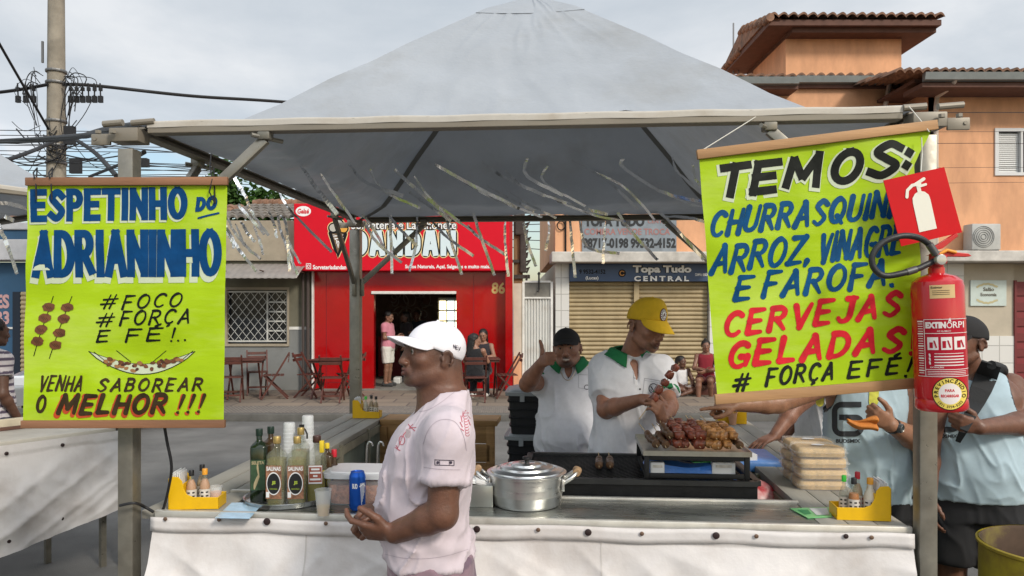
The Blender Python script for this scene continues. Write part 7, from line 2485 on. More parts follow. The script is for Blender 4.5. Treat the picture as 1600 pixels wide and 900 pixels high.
def baseball_cap(T, R, s, par, crown_m, brim_m, high=0.0, brim_len=.078, tilt=0.0, edge=(.020, -.33), fold=.018, button=True, rz_=.096):
    rx, ry = .0845, .1065
    mb = MB()
    nu, nv = 64, 18
    vs = []
    def ed(y): return edge[0] + edge[1] * y
    for j in range(nv + 1):
        for i in range(nu):
            a = 2 * math.pi * i / nu
            lo_ = -.6
            for _ in range(12):
                y = .012 + ry * math.cos(lo_) * math.sin(a); z = .030 + rz_ * math.sin(lo_)
                lo_ += (ed(y) - z) / rz_ * .9
            e = lo_ + (math.pi / 2 - lo_) * (j / nv)
            x = rx * math.cos(e) * math.cos(a); y = .012 + ry * math.cos(e) * math.sin(a); z = .030 + rz_ * math.sin(e)
            if high > 0 and y < .03:
                w_ = min(1, (.03 - y) / .06)
                z += high * w_ * math.cos(e) ** .8 * math.sin(max(0, e)) * 1.6 + high * .5 * w_ * max(0, math.sin(e)); y -= high * .25 * w_ * max(0, math.sin(e)) * math.cos(e)
            seam = 1 - .004 * math.exp(-((((a / (math.pi / 3)) + .5) % 1 - .5) * 12) ** 2)
            nz_ = mnoise.noise(Vector((x * 22, y * 22, z * 30))) * .0016
            vs.append(T(x * seam * (1 + nz_ * 8), y * seam + nz_, z + nz_))
    fs_ = [(j * nu + i, j * nu + (i + 1) % nu, (j + 1) * nu + (i + 1) % nu, (j + 1) * nu + i) for j in range(nv) for i in range(nu)]
    mb.add(vs, fs_)
    cr_ = mb.build('cap', crown_m, par, smooth=60, solid=.002)
    mb = MB()
    def brim(sx_, t):
        q = (sx_ - .5) * 2
        a = rad(-90 + q * 66)
        bx, by = rx * .985 * math.cos(a), .012 + ry * .985 * math.sin(a)
        out = brim_len * (1 - abs(q) ** 2.4) ** .8
        y = by - out * t
        z = ed(by) + .007 * (1 - t) + .001 - fold * (q * q) * (.04 + .96 * t) * 1.5 * (out / brim_len) ** .6 + tilt * t * out / .08 - .004 * t * t
        return T(bx * (1 + .06 * t * (1 - q * q)), y, z)
    mb.grid(brim, 36, 12)
    mb.build('brim', brim_m, cr_, smooth=60, solid=.004)
    if button:
        mb = MB(); p = T(0, .012, .030 + rz_ + high * .15)
        bm = bmesh.new(); bmesh.ops.create_uvsphere(bm, u_segments=10, v_segments=6, radius=.006 * s)
        mb.add([p + v.co for v in bm.verts], [tuple(v.index for v in f.verts) for f in bm.faces]); bm.free()
        mb.build('button', crown_m, cr_, smooth=60)
    return cr_
def decal(mb, V, Fc, pts_fn, lift):
    pass
class Proj:
    """puts flat drawings on a garment: (x, y) in a plane, thrown along d onto the cloth"""
    def __init__(s, V, Fc, o, ex, ey, d):
        s.t = BVHTree.FromPolygons([tuple(v) for v in V], [tuple(f) for f in Fc.tolist()])
        s.o, s.ex, s.ey, s.d = Vector(o), Vector(ex), Vector(ey), Vector(d).normalized()
    def __call__(s, x, y, l=0.0):
        p = s.o + s.ex * x + s.ey * y
        h = s.t.ray_cast(p - s.d * .5, s.d)
        q = h[0] if h[0] is not None else p
        return q - s.d * (.0016 + l)
def local(base, yaw):
    M_ = Matrix.Rotation(rad(-yaw), 3, 'Z')
    return lambda w: M_ @ (Vector(w) - Vector(base))
def P3(name, label, base, yaw, group=None):
    return thing('person', label, 'person', base, rad(yaw), group)
def legs(b, s=1.0, knee=None, ankle=None, r=(.085, .055, .058, .04), off=.085):
    for q in (-1, 1):
        hip = Vector((q * off, .005, .86 * s)); kn = Vector((q * (off + .01), -.01, .48 * s)); an = Vector((q * (off + .01), .02, .075))
        if knee: kn = Vector(knee(q))
        if ankle: an = Vector(ankle(q))
        b.cap(hip, kn, r[0], r[1], .03); m = kn + (an - kn) * .3
        b.cap(kn, m, r[1], r[2], .02); b.cap(m, an, r[2], r[3], .02)
        b.cap(an, an + Vector((0, -.14, -.045)), .035, .026, .02); b.cap(an, an + Vector((0, .03, -.045)), .034, .03, .02)
def shoes(par, s, col, ankle=None, off=.095):
    for q in (-1, 1):
        an = Vector((q * off, .02, .075)) if not ankle else Vector(ankle(q))
        b = SDF()
        b.cap(an + Vector((0, -.15, -.04)), an + Vector((0, .04, -.035)), .042, .043, .02, cuts=((an + Vector((0, 0, -.074)), (0, 0, -1)),))
        b.cap(an + Vector((0, .02, -.02)), an + Vector((0, .02, .02)), .046, .044, .02)
        V, Fc = b.mesh(.008); np_obj('shoe', [(V, Fc)], M_clothc, par, colour(V, col))

# ------------------------------------------------------------------ the man in the white cap
def man_white():
    base = (-.272, 2.5, 0); yaw = -86
    L = local(base, yaw)
    W = lambda px, py, Y: L(P(px, py, Y))
    t = P3('person', 'man in a white cap and pale pink T-shirt in profile clasping his hands', base, yaw)
    skin = (.135, .060, .037)
    rows = [(.86, 0, .012, .165, .125), (.957, 0, .005, .170, .128), (1.02, 0, -.006, .172, .128), (1.103, 0, -.014, .175, .132), (1.166, 0, -.008, .178, .137), (1.25, 0, .006, .185, .136), (1.333, 0, .012, .190, .126), (1.385, 0, .026, .172, .108), (1.43, 0, .046, .125, .082), (1.465, 0, .060, .090, .066), (1.50, 0, .070, .07, .05)]
    b = SDF(); b.loft(rows)
    hc = W(676, 557, 2.5) ; hc = Vector((hc.x, hc.y, 1.612))
    R = head_R(24, -4)
    b.cap((0, .055, 1.40), hc + Vector((0, .034, -.04)), .069, .062, .03)
    b.cap((0, .02, 1.43), hc + Vector((0, -.004, -.07)), .056, .050, .03)
    T = head(b, hc, R, .935, 0, .004)
    shL, elL, wrL = W(700, 682, 2.285), W(691, 803, 2.265), W(616, 833, 2.335)
    shR, elR, wrR = W(690, 682, 2.715), W(684, 802, 2.73), W(606, 790, 2.50)
    arm(b, shL, elL, wrL, (.054, .045, .043, .031)); arm(b, shR, elR, wrR, (.054, .045, .043, .031))
    d = lambda x, y, z: Matrix.Rotation(rad(-yaw), 3, 'Z') @ Vector((x, y, z))
    hand(b, wrL, d(-1, .10, .06), d(.15, .75, .6), 'L', (40, 55, 35), 1.04, thumb=((.65, .65, .25), (.85, .5, .2), (.95, .25, .3)), curls=[(14, 30, 22), (48, 72, 45), (60, 78, 48), (66, 80, 50)])
    hand(b, wrR, d(-.90, -.12, -.30), d(.10, .45, -.88), 'R', (48, 60, 40), 1.06, curls=[(44, 62, 40), (50, 64, 40), (54, 66, 42), (58, 66, 45)], thumb=((.75, .6, .4), (.9, .15, .5), (.9, 0, .5)))
    legs(b)
    z1 = .9
    parts = [b.mesh(.0046, lo=(-9, -9, z1)), b.mesh(.012, hi=(9, 9, z1 + .012))]
    V = np.concatenate([p[0] for p in parts])
    lip = (.13, .045, .038)
    col = colour(V, skin, [(T(0, -.1, -.052), (.024, .02, .0065), lip, .3), (T(0, -.1, -.064), (.022, .02, .0075), lip, .3),
                           (T(0, .045, .03), (.095, .085, .085), (.06, .036, .028), .25), (T(0, -.05, -.075), (.06, .06, .032), (.08, .038, .026), .4)])
    np_obj('body', parts, M_skin, t, col)
    face_parts(T, R, 1.0, t, brow=(.03, .022, .018))
    # shirt
    c = SDF(); c.loft(rows_scaled(rows, .013, .962), pw=2.3)
    for q, sh, el in ((1, shL, elL), (-1, shR, elR)):
        ax = (el - sh).normalized(); e = sh + ax * .128
        c.cap(sh + Vector((-q * .05, 0, .012)), sh, .066, .068, .06)
        c.cap(sh, sh + ax * .2, .068, .067, .05, cuts=((e, tuple(ax)),))
    c.ell((0, .012, 1.500), (.082, .105, .050), Matrix.Rotation(rad(24), 3, 'X'), .010, True)
    c.ell((0, -.05, 1.46), (.055, .06, .04), Matrix.Rotation(rad(24), 3, 'X'), .02, True)
    V, Fc = c.mesh(.0056)
    N = vnormals(V, Fc)
    zf = np.clip((1.36 - V[:, 2]) / .12, .25, 1)
    V2 = wrinkle(V, N, .0150, 1.3, sx=8.5, sz=4.5, shear=1.0); V = V + (V2 - V) * zf[:, None]
    # sagging folds across the back above the waistband
    bk = np.exp(-((V[:, 2] - 1.03) / .06) ** 2) * np.clip(V[:, 1] / .08, 0, 1)
    V = V + N * (bk * .004 * np.sin(V[:, 2] * 95 + V[:, 0] * 14 + V[:, 1] * 30))[:, None].astype(f32)
    V = V.astype(f32)
    tcol = colour(V, (.55, .475, .515))
    nn = vnoise(V * 7.0); tcol *= (1 + .06 * nn)[:, None]
    so, V, Fc = np_obj('t_shirt', [(V, Fc)], M_clothc, t, tcol)
    # prints: chest emblem, shoulder emblem and a tag on the sleeve
    M_pr = mat('print_rose', (.42, .10, .13), .8, var=.3, vscale=60)
    Rl = Matrix.Rotation(rad(-yaw), 3, 'Z')
    pj = Proj(V, Fc, W(0, 0, 2.5), (0, 0, 0), (0, 0, 0), (0, 1, 0))
    def throw(px, py, l=0.0):
        o = L(Vector((0, 0, CAMZ))); tgt = W(px, py, 2.3); dv = (tgt - o).normalized()
        h_ = pj.t.ray_cast(o, dv)
        q = h_[0] if h_[0] is not None else tgt
        return q - dv * (.0014 + l)
    mb = MB()
    ribbon(mb, [(621, 700), (625, 692), (628, 684), (632, 677), (638, 672)], 1.6, throw, 0)
    ribbon(mb, arc(628, 688, 4.5, 7, 0, 360, 12), 1.2, throw, 0); ribbon(mb, [(617, 699), (625, 704)], 1.3, throw, 0); ribbon(mb, [(619, 696), (622, 703)], 1.3, throw, 0)
    ribbon(mb, [(638, 663), (642, 668), (648, 673)], 1.6, throw, 0); ribbon(mb, [(640, 668), (645, 663)], 1.2, throw, 0); ribbon(mb, [(637, 671), (643, 668), (650, 668)], 1.2, throw, 0)
    mb.add([throw(*p) for p in arc(637, 677, 5, 7.5, 0, 360, 16)[:-1]], [tuple(range(16))], 1)
    mb.build('chest_print', [M_pr, mat('print_greyrose', (.42, .33, .34), .8)], so, fixn=False)
    mb = MB()
    for k in range(8):
        a = rad(120 + k * 32)
        ribbon(mb, [(727 + 5 * math.cos(a), 660 + 15 * math.sin(a)), (727 + 8 * math.cos(a + .5), 660 + 19 * math.sin(a + .5))], 1.4, throw, 0)
        ribbon(mb, arc(727 + .5 * k, 648 + k * 4.4, 3, 2.6, 0, 300, 8), .9, throw, 0)
    mb.build('shoulder_print', M_pr, so, fixn=False)
    mb = MB()
    M_pd = mat('print_dark', (.04, .03, .05), .7)
    ribbon(mb, [(679.5, 718.5), (709.5, 719.5), (709.5, 727.5), (679.5, 726.5), (679.5, 718)], 1.1, throw, 0)
    for x in (684, 704.5):
        mb.add([throw(*p, .0004) for p in arc(x, 722.8, 2.2, 2.4, 0, 360, 12)[:-1]], [tuple(range(12))])
    for x in (687, 702): ribbon(mb, [(x, 719), (x, 727)], .7, throw, 0)
    mb.build('sleeve_print', M_pd, so, fixn=False)
    mb = MB()
    for pl in ([(661, 694), (668, 674), (680, 660), (695, 655), (712, 660), (724, 680), (729, 704)], [(662, 730), (676, 732), (692, 733.5), (708, 734), (719, 734)], [(602, 866), (630, 872), (665, 873), (700, 868), (732, 858)], [(655, 643), (670, 640), (690, 628), (708, 614), (718, 607)]):
        ribbon(mb, catm(pl, 5), .7, throw, 0)
    mb.build('seam', mat('seam_lilac', (.36, .30, .34), .9), so, fixn=False)
    # shorts
    c = SDF(); c.loft([(.80, 0, .012, .19, .135), (.86, 0, .012, .186, .138), (.93, 0, .010, .182, .138), (.975, 0, .008, .178, .136)])
    for q in (-1, 1):
        hip, kn = Vector((q * .09, .005, .84)), Vector((q * .1, -.01, .48))
        ax = (kn - hip).normalized()
        c.cap(hip, kn, .115, .095, .03, cuts=((hip + ax * .33, tuple(ax)),))
    V, Fc = c.mesh(.008); N = vnormals(V, Fc); V = wrinkle(V, N, .006, 4.0)
    n1 = vnoise(V * 9 + 3) + .4 * vnoise(V * 25); n2 = vnoise(V * 10 + 40) + .4 * vnoise(V * 28)
    cc = np.tile(_v((.25, .165, .20)), (len(V), 1)); cc[n1 > .12] = (.165, .11, .15); cc[n2 > .25] = (.34, .25, .27)
    sho, V, Fc = np_obj('shorts', [(V, Fc)], M_clothc, t, cc)
    mb = MB(); pb = W(694, 885, 2.3)
    pj = Proj(V, Fc, (0, 0, 0), (0, 0, 0), (0, 0, 0), (0, 1, 0))
    mb.add([throw(*p) for p in ((685, 881), (700, 877), (701, 890), (687, 893))], [(0, 1, 2, 3)], 0)
    mb.add([throw(*p, .001) for p in ((687.5, 883), (698, 880), (699, 888.5), (689, 891))], [(0, 1, 2, 3)], 1)
    mb.build('badge', [M_pd, mat('badge_grey', (.22, .2, .2), .6)], sho, fixn=False)
    shoes(t, 1, (.3, .3, .3))
    # cap
    M_capw = mat('cap_white_cloth', (.74, .72, .76), .85, var=.04, vscale=30, bump=.0006, bscale=500)
    cr_ = baseball_cap(T, R, 1.0, t, M_capw, M_capw, rz_=.090, brim_len=.074, tilt=.010, edge=(.018, -.36), fold=.020)
    mb = MB()
    f = lambda x, y, l=0: T(.0855 * math.cos((x + .0) * 9) + .0015, .046 + x, .022 + y)
    for sx_, dx in (('N', -.012), ('E', -.002), ('W', .008)):
        for st_ in GL[sx_ if sx_ != 'W' else 'V'][1]:
            pl = [(dx + gx * .012, -.3 * (dx) + .012 * gy - .002) for gx, gy in st_]
            ribbon(mb, pl, .0022, lambda x, y, l=0: T(.0832 - (x - .0) ** 2 * 3.2, .052 + x, .030 + y), 0)
    mb.build('cap_mark', M_pd, cr_, fixn=False)
    # the can he holds
    can = thing('drink_can', 'tall blue drink can standing on the counter behind the clasped hands', 'can', (PX(558.5, 3.105), 3.105, CT + .001), rad(20))
    mb = MB(); mb.M = Matrix.Translation((0, 0, .0785)) @ Matrix.Diagonal((1.2, 1.2, 1.12, 1)); mb.lathe([(.020, -.070), (.026, -.062), (.0275, -.055), (.0275, .050), (.0265, .056), (.0225, .066), (.0222, .069), (.0205, .069), (.0195, .066)], n=36)
    mb.build('body', mat('can_blue', (.012, .10, .50), .25, .55, var=.05), can, smooth=40)
    mb = MB(); mb.M = Matrix.Translation((0, 0, .0785)) @ Matrix.Diagonal((1.2, 1.2, 1.12, 1))
    cf = lambda x, y, l=0: Vector((.0278 * math.sin(x / .0275), -.0278 * math.cos(x / .0275), y))
    fit_text(mb, 'BUD', -.022, -.004, .012, .03, cf, 0, .05)
    for k in range(5): ribbon(mb, [(.006 + k * .004, .03), (.010 + k * .003, -.045 + .01 * k)], .002, cf, 0)
    ribbon(mb, [(.004, .02), (.016, .028), (.026, .018)], .004, cf, 0)
    mb.build('can_print', M_paper, can, fixn=False)
man_white()
# ------------------------------------------------------------------ the other people
def shirt(t, name, rows, arms, hem, mat_, base, seed, sleeve=.15, sr=.066, neck=(0, .006, 1.485), nr=(.078, .08, .06), h=.0065, amp=.008, vneck=None, inf=.016, stripes=None, tank=False, sub=(), hole=(.215, .070, .17, .145, -.10), trim=(.02, .022, .028)):
    c = SDF(); c.loft(rows_scaled(rows, inf, hem), pw=2.3)
    for sh, el in arms:
        sh, el = Vector(sh), Vector(el)
        ax = (el - sh).normalized(); e = sh + ax * sleeve
        if tank: continue
        c.cap(sh + Vector((-.05 if sh.x > 0 else .05, 0, .012)), sh, sr * .93, sr * .95, .06)
        c.cap(sh, sh + ax * (sleeve + .06), sr * .96, sr * .98, .05, cuts=((e, tuple(ax)),))
    if tank:
        for sh, el in arms:
            s_ = 1 if sh[0] > 0 else -1
            c.ell((s_ * hole[0], .0, neck[2] + hole[4]), (hole[1], hole[2], hole[3]), None, .010, True)
    c.ell(neck, nr, None, .010, True)
    if vneck: c.cap(*vneck[:2], vneck[2], vneck[3], .008, True)
    for q in sub: c.ell(*q, None, .01, True)
    V, Fc = c.mesh(h); N = vnormals(V, Fc)
    zf = np.clip((neck[2] - .10 - V[:, 2]) / .12, .2, 1)
    V2 = wrinkle(V, N, amp, seed); V = (V + (V2 - V) * zf[:, None]).astype(f32)
    cc = colour(V, base)
    if tank:
        for s_ in (-1, 1):
            k0 = np.linalg.norm((V - _v((s_ * hole[0], .0, neck[2] + hole[4]))) / _v((hole[1], hole[2], hole[3])), axis=1)
            cc[k0 < 1.07] = trim
        k0 = np.linalg.norm((V - _v(neck)) / _v(nr), axis=1); cc[k0 < 1.07] = trim
    if stripes: stripes(V, cc)
    o, V, Fc = np_obj(name, [(V, Fc)], mat_, t, cc)
    return o, V, Fc
def polo_trim(t, so, rows, arms, sleeve, sr, nc, green, gap=44, lean=0.0, s=1.0):
    """collar leaves and sleeve bands"""
    mb = MB()
    def col(u, v):
        a = rad(-90 + gap / 2 + (360 - gap) * u)
        front = max(0, -math.sin(a))
        out = .010 * min(1, v * 6) + .040 * v + .020 * v * front ** 5
        dz = .040 - .036 * v - .040 * v * front ** 3 - .004 * math.sin(a * 3) + .010 * math.sin(math.pi * min(1, v * 2.2))
        r = .066 + out
        return Vector((nc[0] + r * 1.16 * math.cos(a), nc[1] + r * .98 * math.sin(a) - .012 * front, nc[2] + dz - .032 * front + lean * math.cos(a)))
    mb.grid(col, 48, 8)
    mb.build('collar', green, so, smooth=60, solid=.003, fixn=False)
    for sh, el in arms:
        sh, el = Vector(sh), Vector(el)
        ax = (el - sh).normalized(); c = SDF()
        e = sh + ax * sleeve
        c.cap(sh, sh + ax * (sleeve + .06), sr + .002, sr * .98 + .002, .02, cuts=((e + ax * .002, tuple(ax)), (e - ax * .026, tuple(-ax))))
        V, Fc = c.mesh(.0055)
        np_obj('sleeve_band', [(V, Fc)], green, so)
def trousers(t, rows_top, s, mat_, col_, length=.30, r=(.112, .092), h=.009, amp=.006, seed=2.0, knee=None, name='shorts'):
    c = SDF(); c.loft(rows_top)
    for q in (-1, 1):
        hip = Vector((q * .088, .005, .84 * s)); kn = Vector(knee(q)) if knee else Vector((q * .098, -.01, .48 * s))
        ax = (kn - hip).normalized()
        c.cap(hip, hip + ax * max(length + .08, .2), r[0], r[1], .03, cuts=((hip + ax * length, tuple(ax)),))
    V, Fc = c.mesh(h); N = vnormals(V, Fc); V = wrinkle(V, N, amp, seed)
    return np_obj(name, [(V, Fc)], mat_, t, colour(V, col_))[0]
def caster(V, Fc, toL, Y):
    tree_ = BVHTree.FromPolygons([tuple(v) for v in V], [tuple(f) for f in Fc.tolist()])
    o = toL(Vector((0, 0, CAMZ)))
    def throw(px, py, l=0.0):
        tg = toL(P(px, py, Y)); d = (tg - o).normalized()
        h_ = tree_.ray_cast(o, d)
        q = h_[0] if h_[0] is not None else tg
        return q - d * (.0018 + l)
    return throw
M_green = mat('polo_green', (.012, .16, .055), .85, bump=.0006, bscale=500)
M_btn = mat('button_dark', (.03, .03, .03), .4)
def belt_rows(rows, z0_, inf=.012, zt=.90):
    inf = min(inf, .004)
    zs = [r[0] for r in rows]; A = np.array([r[1:] for r in rows])
    return [(z, *[float(np.interp(z, zs, A[:, i])) + (inf if i > 1 else 0) for i in range(4)]) for z in (z0_, .5 * (z0_ + zt), zt)]

def man_yellow():
    Y = 4.15; base = (PX(982, Y), Y, 0); yaw = 12
    L = local(base, yaw); W = lambda px, py, y: L(P(px, py, y))
    t = P3('person', 'vendor in a yellow cap and white polo with green collar bending over skewers', base, yaw)
    skin = (.31, .145, .092)
    s = 1.03
    rows = torso_rows(s, 1.12, .012)
    b = SDF(); b.loft(rows)
    hc = W(1010, 510, 4.06)
    R = head_R(22, 18, 4)
    b.cap((0, .02, 1.44), hc + R @ Vector((0, .03, -.05)), .062, .060, .025)
    T = head(b, hc, R, 1.08)
    shR, elR, wrR = W(944, 572, 4.18), W(946, 640, 4.02), W(1002, 624, 3.80)
    shL, elL, wrL = W(1033, 576, 4.10), W(1047, 640, 3.96), W(1030, 652, 3.72)
    elL = W(1046, 634, 3.93); wrL = W(1034, 655, 3.70)
    arm(b, shR, elR, wrR); arm(b, shL, elL, wrL)
    d = lambda x, y, z: Matrix.Rotation(rad(-yaw), 3, 'Z') @ Vector((x, y, z))
    hand(b, wrR, d(.82, -.45, -.08), d(.35, .5, -.75), 'R', (50, 70, 40), 1.0, thumb=((.8, .4, .5), (.9, .1, .5), (.9, 0, .5)))
    hand(b, wrL, d(-.25, -.55, .62), d(-.75, .35, .3), 'L', (45, 60, 40), 1.0)
    legs(b, s)
    parts = [b.mesh(.0062, lo=(-9, -9, .95)), b.mesh(.014, hi=(9, 9, .964))]
    V = np.concatenate([p[0] for p in parts])
    np_obj('body', parts, M_skin, t, colour(V, skin, [(T(0, -.1, -.058), (.024, .02, .013), (.15, .05, .04), .3), (T(0, .04, .02), (.09, .085, .07), (.05, .028, .02), .25), (T(0, -.06, -.085), (.05, .06, .03), (.09, .045, .03), .4)]))
    face_parts(T, R, 1.08, t)
    arms = ((shR, elR), (shL, elL))
    nc = (0, .008, 1.512)
    so, V, Fc = shirt(t, 'polo_shirt', rows, arms, .84, M_clothc, (.70, .70, .74), 2.2, .175, .068, (nc[0], nc[1], 1.505), (.07, .072, .055), vneck=((0, -.14, 1.37), (0, -.085, 1.47), .004, .026), amp=.014)
    polo_trim(t, so, rows, arms, .175, .068, nc, M_green)
    th = caster(V, Fc, L, Y)
    mb = MB()
    for px, py in ((991, 577), (992, 590), (1000, 608)):
        mb.add([th(px + 1.6 * math.cos(a), py + 1.6 * math.sin(a), .001) for a in np.linspace(0, 6.28, 9)[:-1]], [tuple(range(8))])
    mb.build('buttons', M_btn, so, fixn=False)
    mb = MB(); ribbon(mb, [(1007, 591), (1031, 595), (1031, 600)], 1.0, th, 0); ribbon(mb, [(1007, 591), (1004, 618)], .8, th, 0); ribbon(mb, [(1006, 594), (1030, 598)], .5, th, 0)
    ribbon(mb, [(988, 562), (991, 600)], .8, th, 0)
    mb.build('pocket_seam', mat('seam_grey', (.42, .42, .46), .9), so, fixn=False)
    mb = MB(); ribbon(mb, arc(1021, 607, 7, 7.5, 0, 360, 24), 1.3, th, 0); ribbon(mb, [(1017, 604), (1021, 610), (1026, 603)], 1.6, th, 0); ribbon(mb, arc(1021, 607, 4.6, 5, 20, 160, 8), .9, th, 0)
    mb.build('pocket_emblem', M_pd_(), so, fixn=False)
    trousers(t, belt_rows(rows, .76, .004, .88), s, M_denim, (.02, .02, .02), .6)
    shoes(t, s, (.05, .05, .05))
    M_yc = mat('cap_yellow_cloth', (.72, .44, .015), .8, var=.06, vscale=40, bump=.0006, bscale=500)
    cr_ = baseball_cap(T, R, 1.0, t, M_yc, M_yc, high=.016, rz_=.112, brim_len=.078, tilt=-.030, edge=(.030, -.24), fold=.022)
    mb = MB()
    def cf(x, y, l=0):
        a = rad(-90) + x / .09
        e = .42 + y / .11
        hh = .016
        X, Yy, Z = .0845 * math.cos(e) * math.cos(a), .012 + .1065 * math.cos(e) * math.sin(a), .030 + .112 * math.sin(e)
        w_ = min(1, (.03 - Yy) / .06)
        Z += hh * w_ * math.cos(e) ** .8 * math.sin(e) * 1.6 + hh * .5 * w_ * math.sin(e); Yy -= hh * .25 * w_ * math.sin(e) * math.cos(e)
        n_ = Vector((X / .0845, (Yy - .012) / .1065, (Z - .03) / .12)).normalized()
        return T(X, Yy, Z) + R @ n_ * (.0035 + l)
    def dsc(r, l, m):
        mb.add([cf(0, 0, l)] + [cf(r * math.cos(a), r * math.sin(a), l) for a in np.linspace(0, 2 * math.pi, 25)[:-1]], [(0, 1 + i, 1 + (i + 1) % 24) for i in range(24)], m)
    dsc(.026, .0, 0); dsc(.0215, .0006, 1); dsc(.0135, .0012, 0); dsc(.0125, .0018, 1)
    ribbon(mb, [(-.004, -.006), (.001, .006), (.005, -.004)], .005, lambda x, y, l=0: cf(x, y, .0024 + l), 0)
    for k in range(14):
        a = k * 2 * math.pi / 14; ribbon(mb, [(.0155 * math.cos(a), .0155 * math.sin(a)), (.0195 * math.cos(a), .0195 * math.sin(a))], .003, lambda x, y, l=0: cf(x, y, .0012 + l), 0)
    mb.build('cap_badge', [mat('badge_maroon', (.10, .015, .02), .7), M_paper], cr_, fixn=False)
    # the skewers he holds
    sk_ = dup(proto[('beef', 0)]) if ('beef', 0) in proto else dup(list(proto.values())[0])
    sk_['label'] = 'meat skewer held up by the vendor in the yellow cap'; sk_['group'] = 'skewers in the hands of the vendor'
    a, c_ = P(1024, 630, 3.66), P(1052, 590, 3.66)
    sk_.location = (a + (c_ - a) * .62); sk_.rotation_euler = (c_ - a).to_track_quat('-Y', 'Z').to_euler()
def M_pd_(): return MATS['print_dark']
man_yellow()

def man_thumb():
    Y = 4.85; base = (PX(888, Y), Y, 0); yaw = -4
    L = local(base, yaw); W = lambda px, py, y: L(P(px, py, y))
    t = P3('person', 'stout vendor in a black cap and white polo smiling and giving a thumbs up', base, yaw)
    skin = (.31, .145, .092)
    s = .955
    rows = torso_rows(s, 1.06, .075)
    b = SDF(); b.loft(rows)
    hc = W(886, 545, 4.80); R = head_R(-6, 2, -4)
    b.cap((0, .02, 1.34), hc + Vector((0, .03, -.05)), .066, .062, .025)
    T = head(b, hc, R, 1.02, 1.0, .008)
    shR, elR, wrR = W(852, 596, 4.88), W(824, 600, 4.66), W(846, 567, 4.52)
    shL, elL, wrL = W(928, 596, 4.85), W(930, 655, 4.95), W(918, 712, 4.98)
    arm(b, shR, elR, wrR, (.056, .048, .050, .032)); arm(b, shL, elL, wrL, (.056, .048, .050, .032))
    d = lambda x, y, z: Matrix.Rotation(rad(-yaw), 3, 'Z') @ Vector((x, y, z))
    hand(b, wrR, d(.30, -.85, .30), d(.88, .40, 0), 'R', FIST, 1.08, thumb=((.45, .9, .0), (.05, 1, 0), (-.25, 1, -.1)))
    hand(b, wrL, d(0, -.1, -1), d(-1, 0, 0), 'L', (20, 30, 20))
    legs(b, s)
    parts = [b.mesh(.0065, lo=(-9, -9, .9)), b.mesh(.014, hi=(9, 9, .914))]
    V = np.concatenate([p[0] for p in parts])
    np_obj('body', parts, M_skin, t, colour(V, skin, [(T(0, -.11, -.057), (.023, .02, .0045), (.62, .58, .52), .3), (T(0, -.1, -.046), (.026, .02, .005), (.03, .02, .015), .3), (T(0, -.07, -.085), (.045, .06, .024), (.06, .032, .024), .4), (T(0, .05, .03), (.09, .085, .07), (.03, .02, .016), .25)]))
    face_parts(T, R, 1.0, t, w=1.4)
    arms = ((shR, elR), (shL, elL)); nc = (0, .008, 1.418)
    so, V, Fc = shirt(t, 'polo_shirt', rows, arms, .865, M_clothc, (.70, .70, .74), 5.1, .11, .072, (0, .012, 1.415), (.073, .075, .055), vneck=((0, -.16, 1.27), (0, -.08, 1.38), .004, .030), amp=.014)
    polo_trim(t, so, rows, arms[:1], .11, .072, nc, M_green)
    th = caster(V, Fc, L, Y)
    mb = MB()
    for px, py in ((888, 590),): mb.add([th(px + 1.2 * math.cos(a), py + 1.2 * math.sin(a), .001) for a in np.linspace(0, 6.28, 9)[:-1]], [tuple(range(8))])
    mb.build('button', M_btn, so, fixn=False)
    mb = MB(); ribbon(mb, [(904, 585), (921, 586)], .7, th, 0); ribbon(mb, [(904, 585), (904, 606), (920, 608)], .7, th, 0); mb.build('pocket_seam', MATS['seam_grey'], so, fixn=False)
    mb = MB(); ribbon(mb, arc(917, 605, 4, 3.5, 0, 360, 14), 1, th, 0); mb.build('pocket_emblem', M_pd_(), so, fixn=False)
    mb = MB(); mb.tube(catm([T(-.045, -.04, -.13), T(-.02, -.09, -.17), T(.015, -.105, -.178), T(.05, -.05, -.13)], 6), .003, 6); mb.build('neck_chain', mat('chain_pale', (.6, .5, .4), .4, .5), t, smooth=60)
    trousers(t, belt_rows(rows, .76, zt=.90), s, M_denim, (.02, .02, .02), .55)
    shoes(t, s, (.05, .05, .05))
    M_bc = mat('cap_black_cloth', (.016, .015, .016), .85, bump=.0006, bscale=500)
    baseball_cap(T, R, 1.0, t, M_bc, M_bc, high=.006, brim_len=.062, tilt=-.012, edge=(.034, -.22), fold=.020)
man_thumb()

def tank_print(th, so, cx, cy, k, word='BUDSMIX'):
    mb = MB()
    f = lambda x, y: (cx + x * k, cy + y * k)
    for pl in ([(21, -24), (-10, -24)] + arc(-10, -13, 11, 11, 270, 180, 6) + [(-21, 10)] + arc(-10, 11, 11, 11, 180, 90, 6) + [(10, 22)] + arc(10, 11, 11, 11, 90, 0, 6) + [(21, 4)] + arc(12, 5, 9, 9, 0, -90, 6) + [(-14, -4)],):
        ribbon(mb, [f(*q) for q in pl], 8.5 * k, lambda x, y, l=0: th(x, y, .002), 0, step=.3, cross=5)
    mb.build('number_print', mat('print_charcoal', (.03, .034, .04), .7), so, fixn=False)
    mb = MB()
    fit_text(mb, word, cx - 19 * k, cx + 19 * k, cy + 36 * k, cy + 30 * k, lambda x, y: th(x, y), 0, .03)
    mb.build('word_print', MATS['print_charcoal'], so, fixn=False)

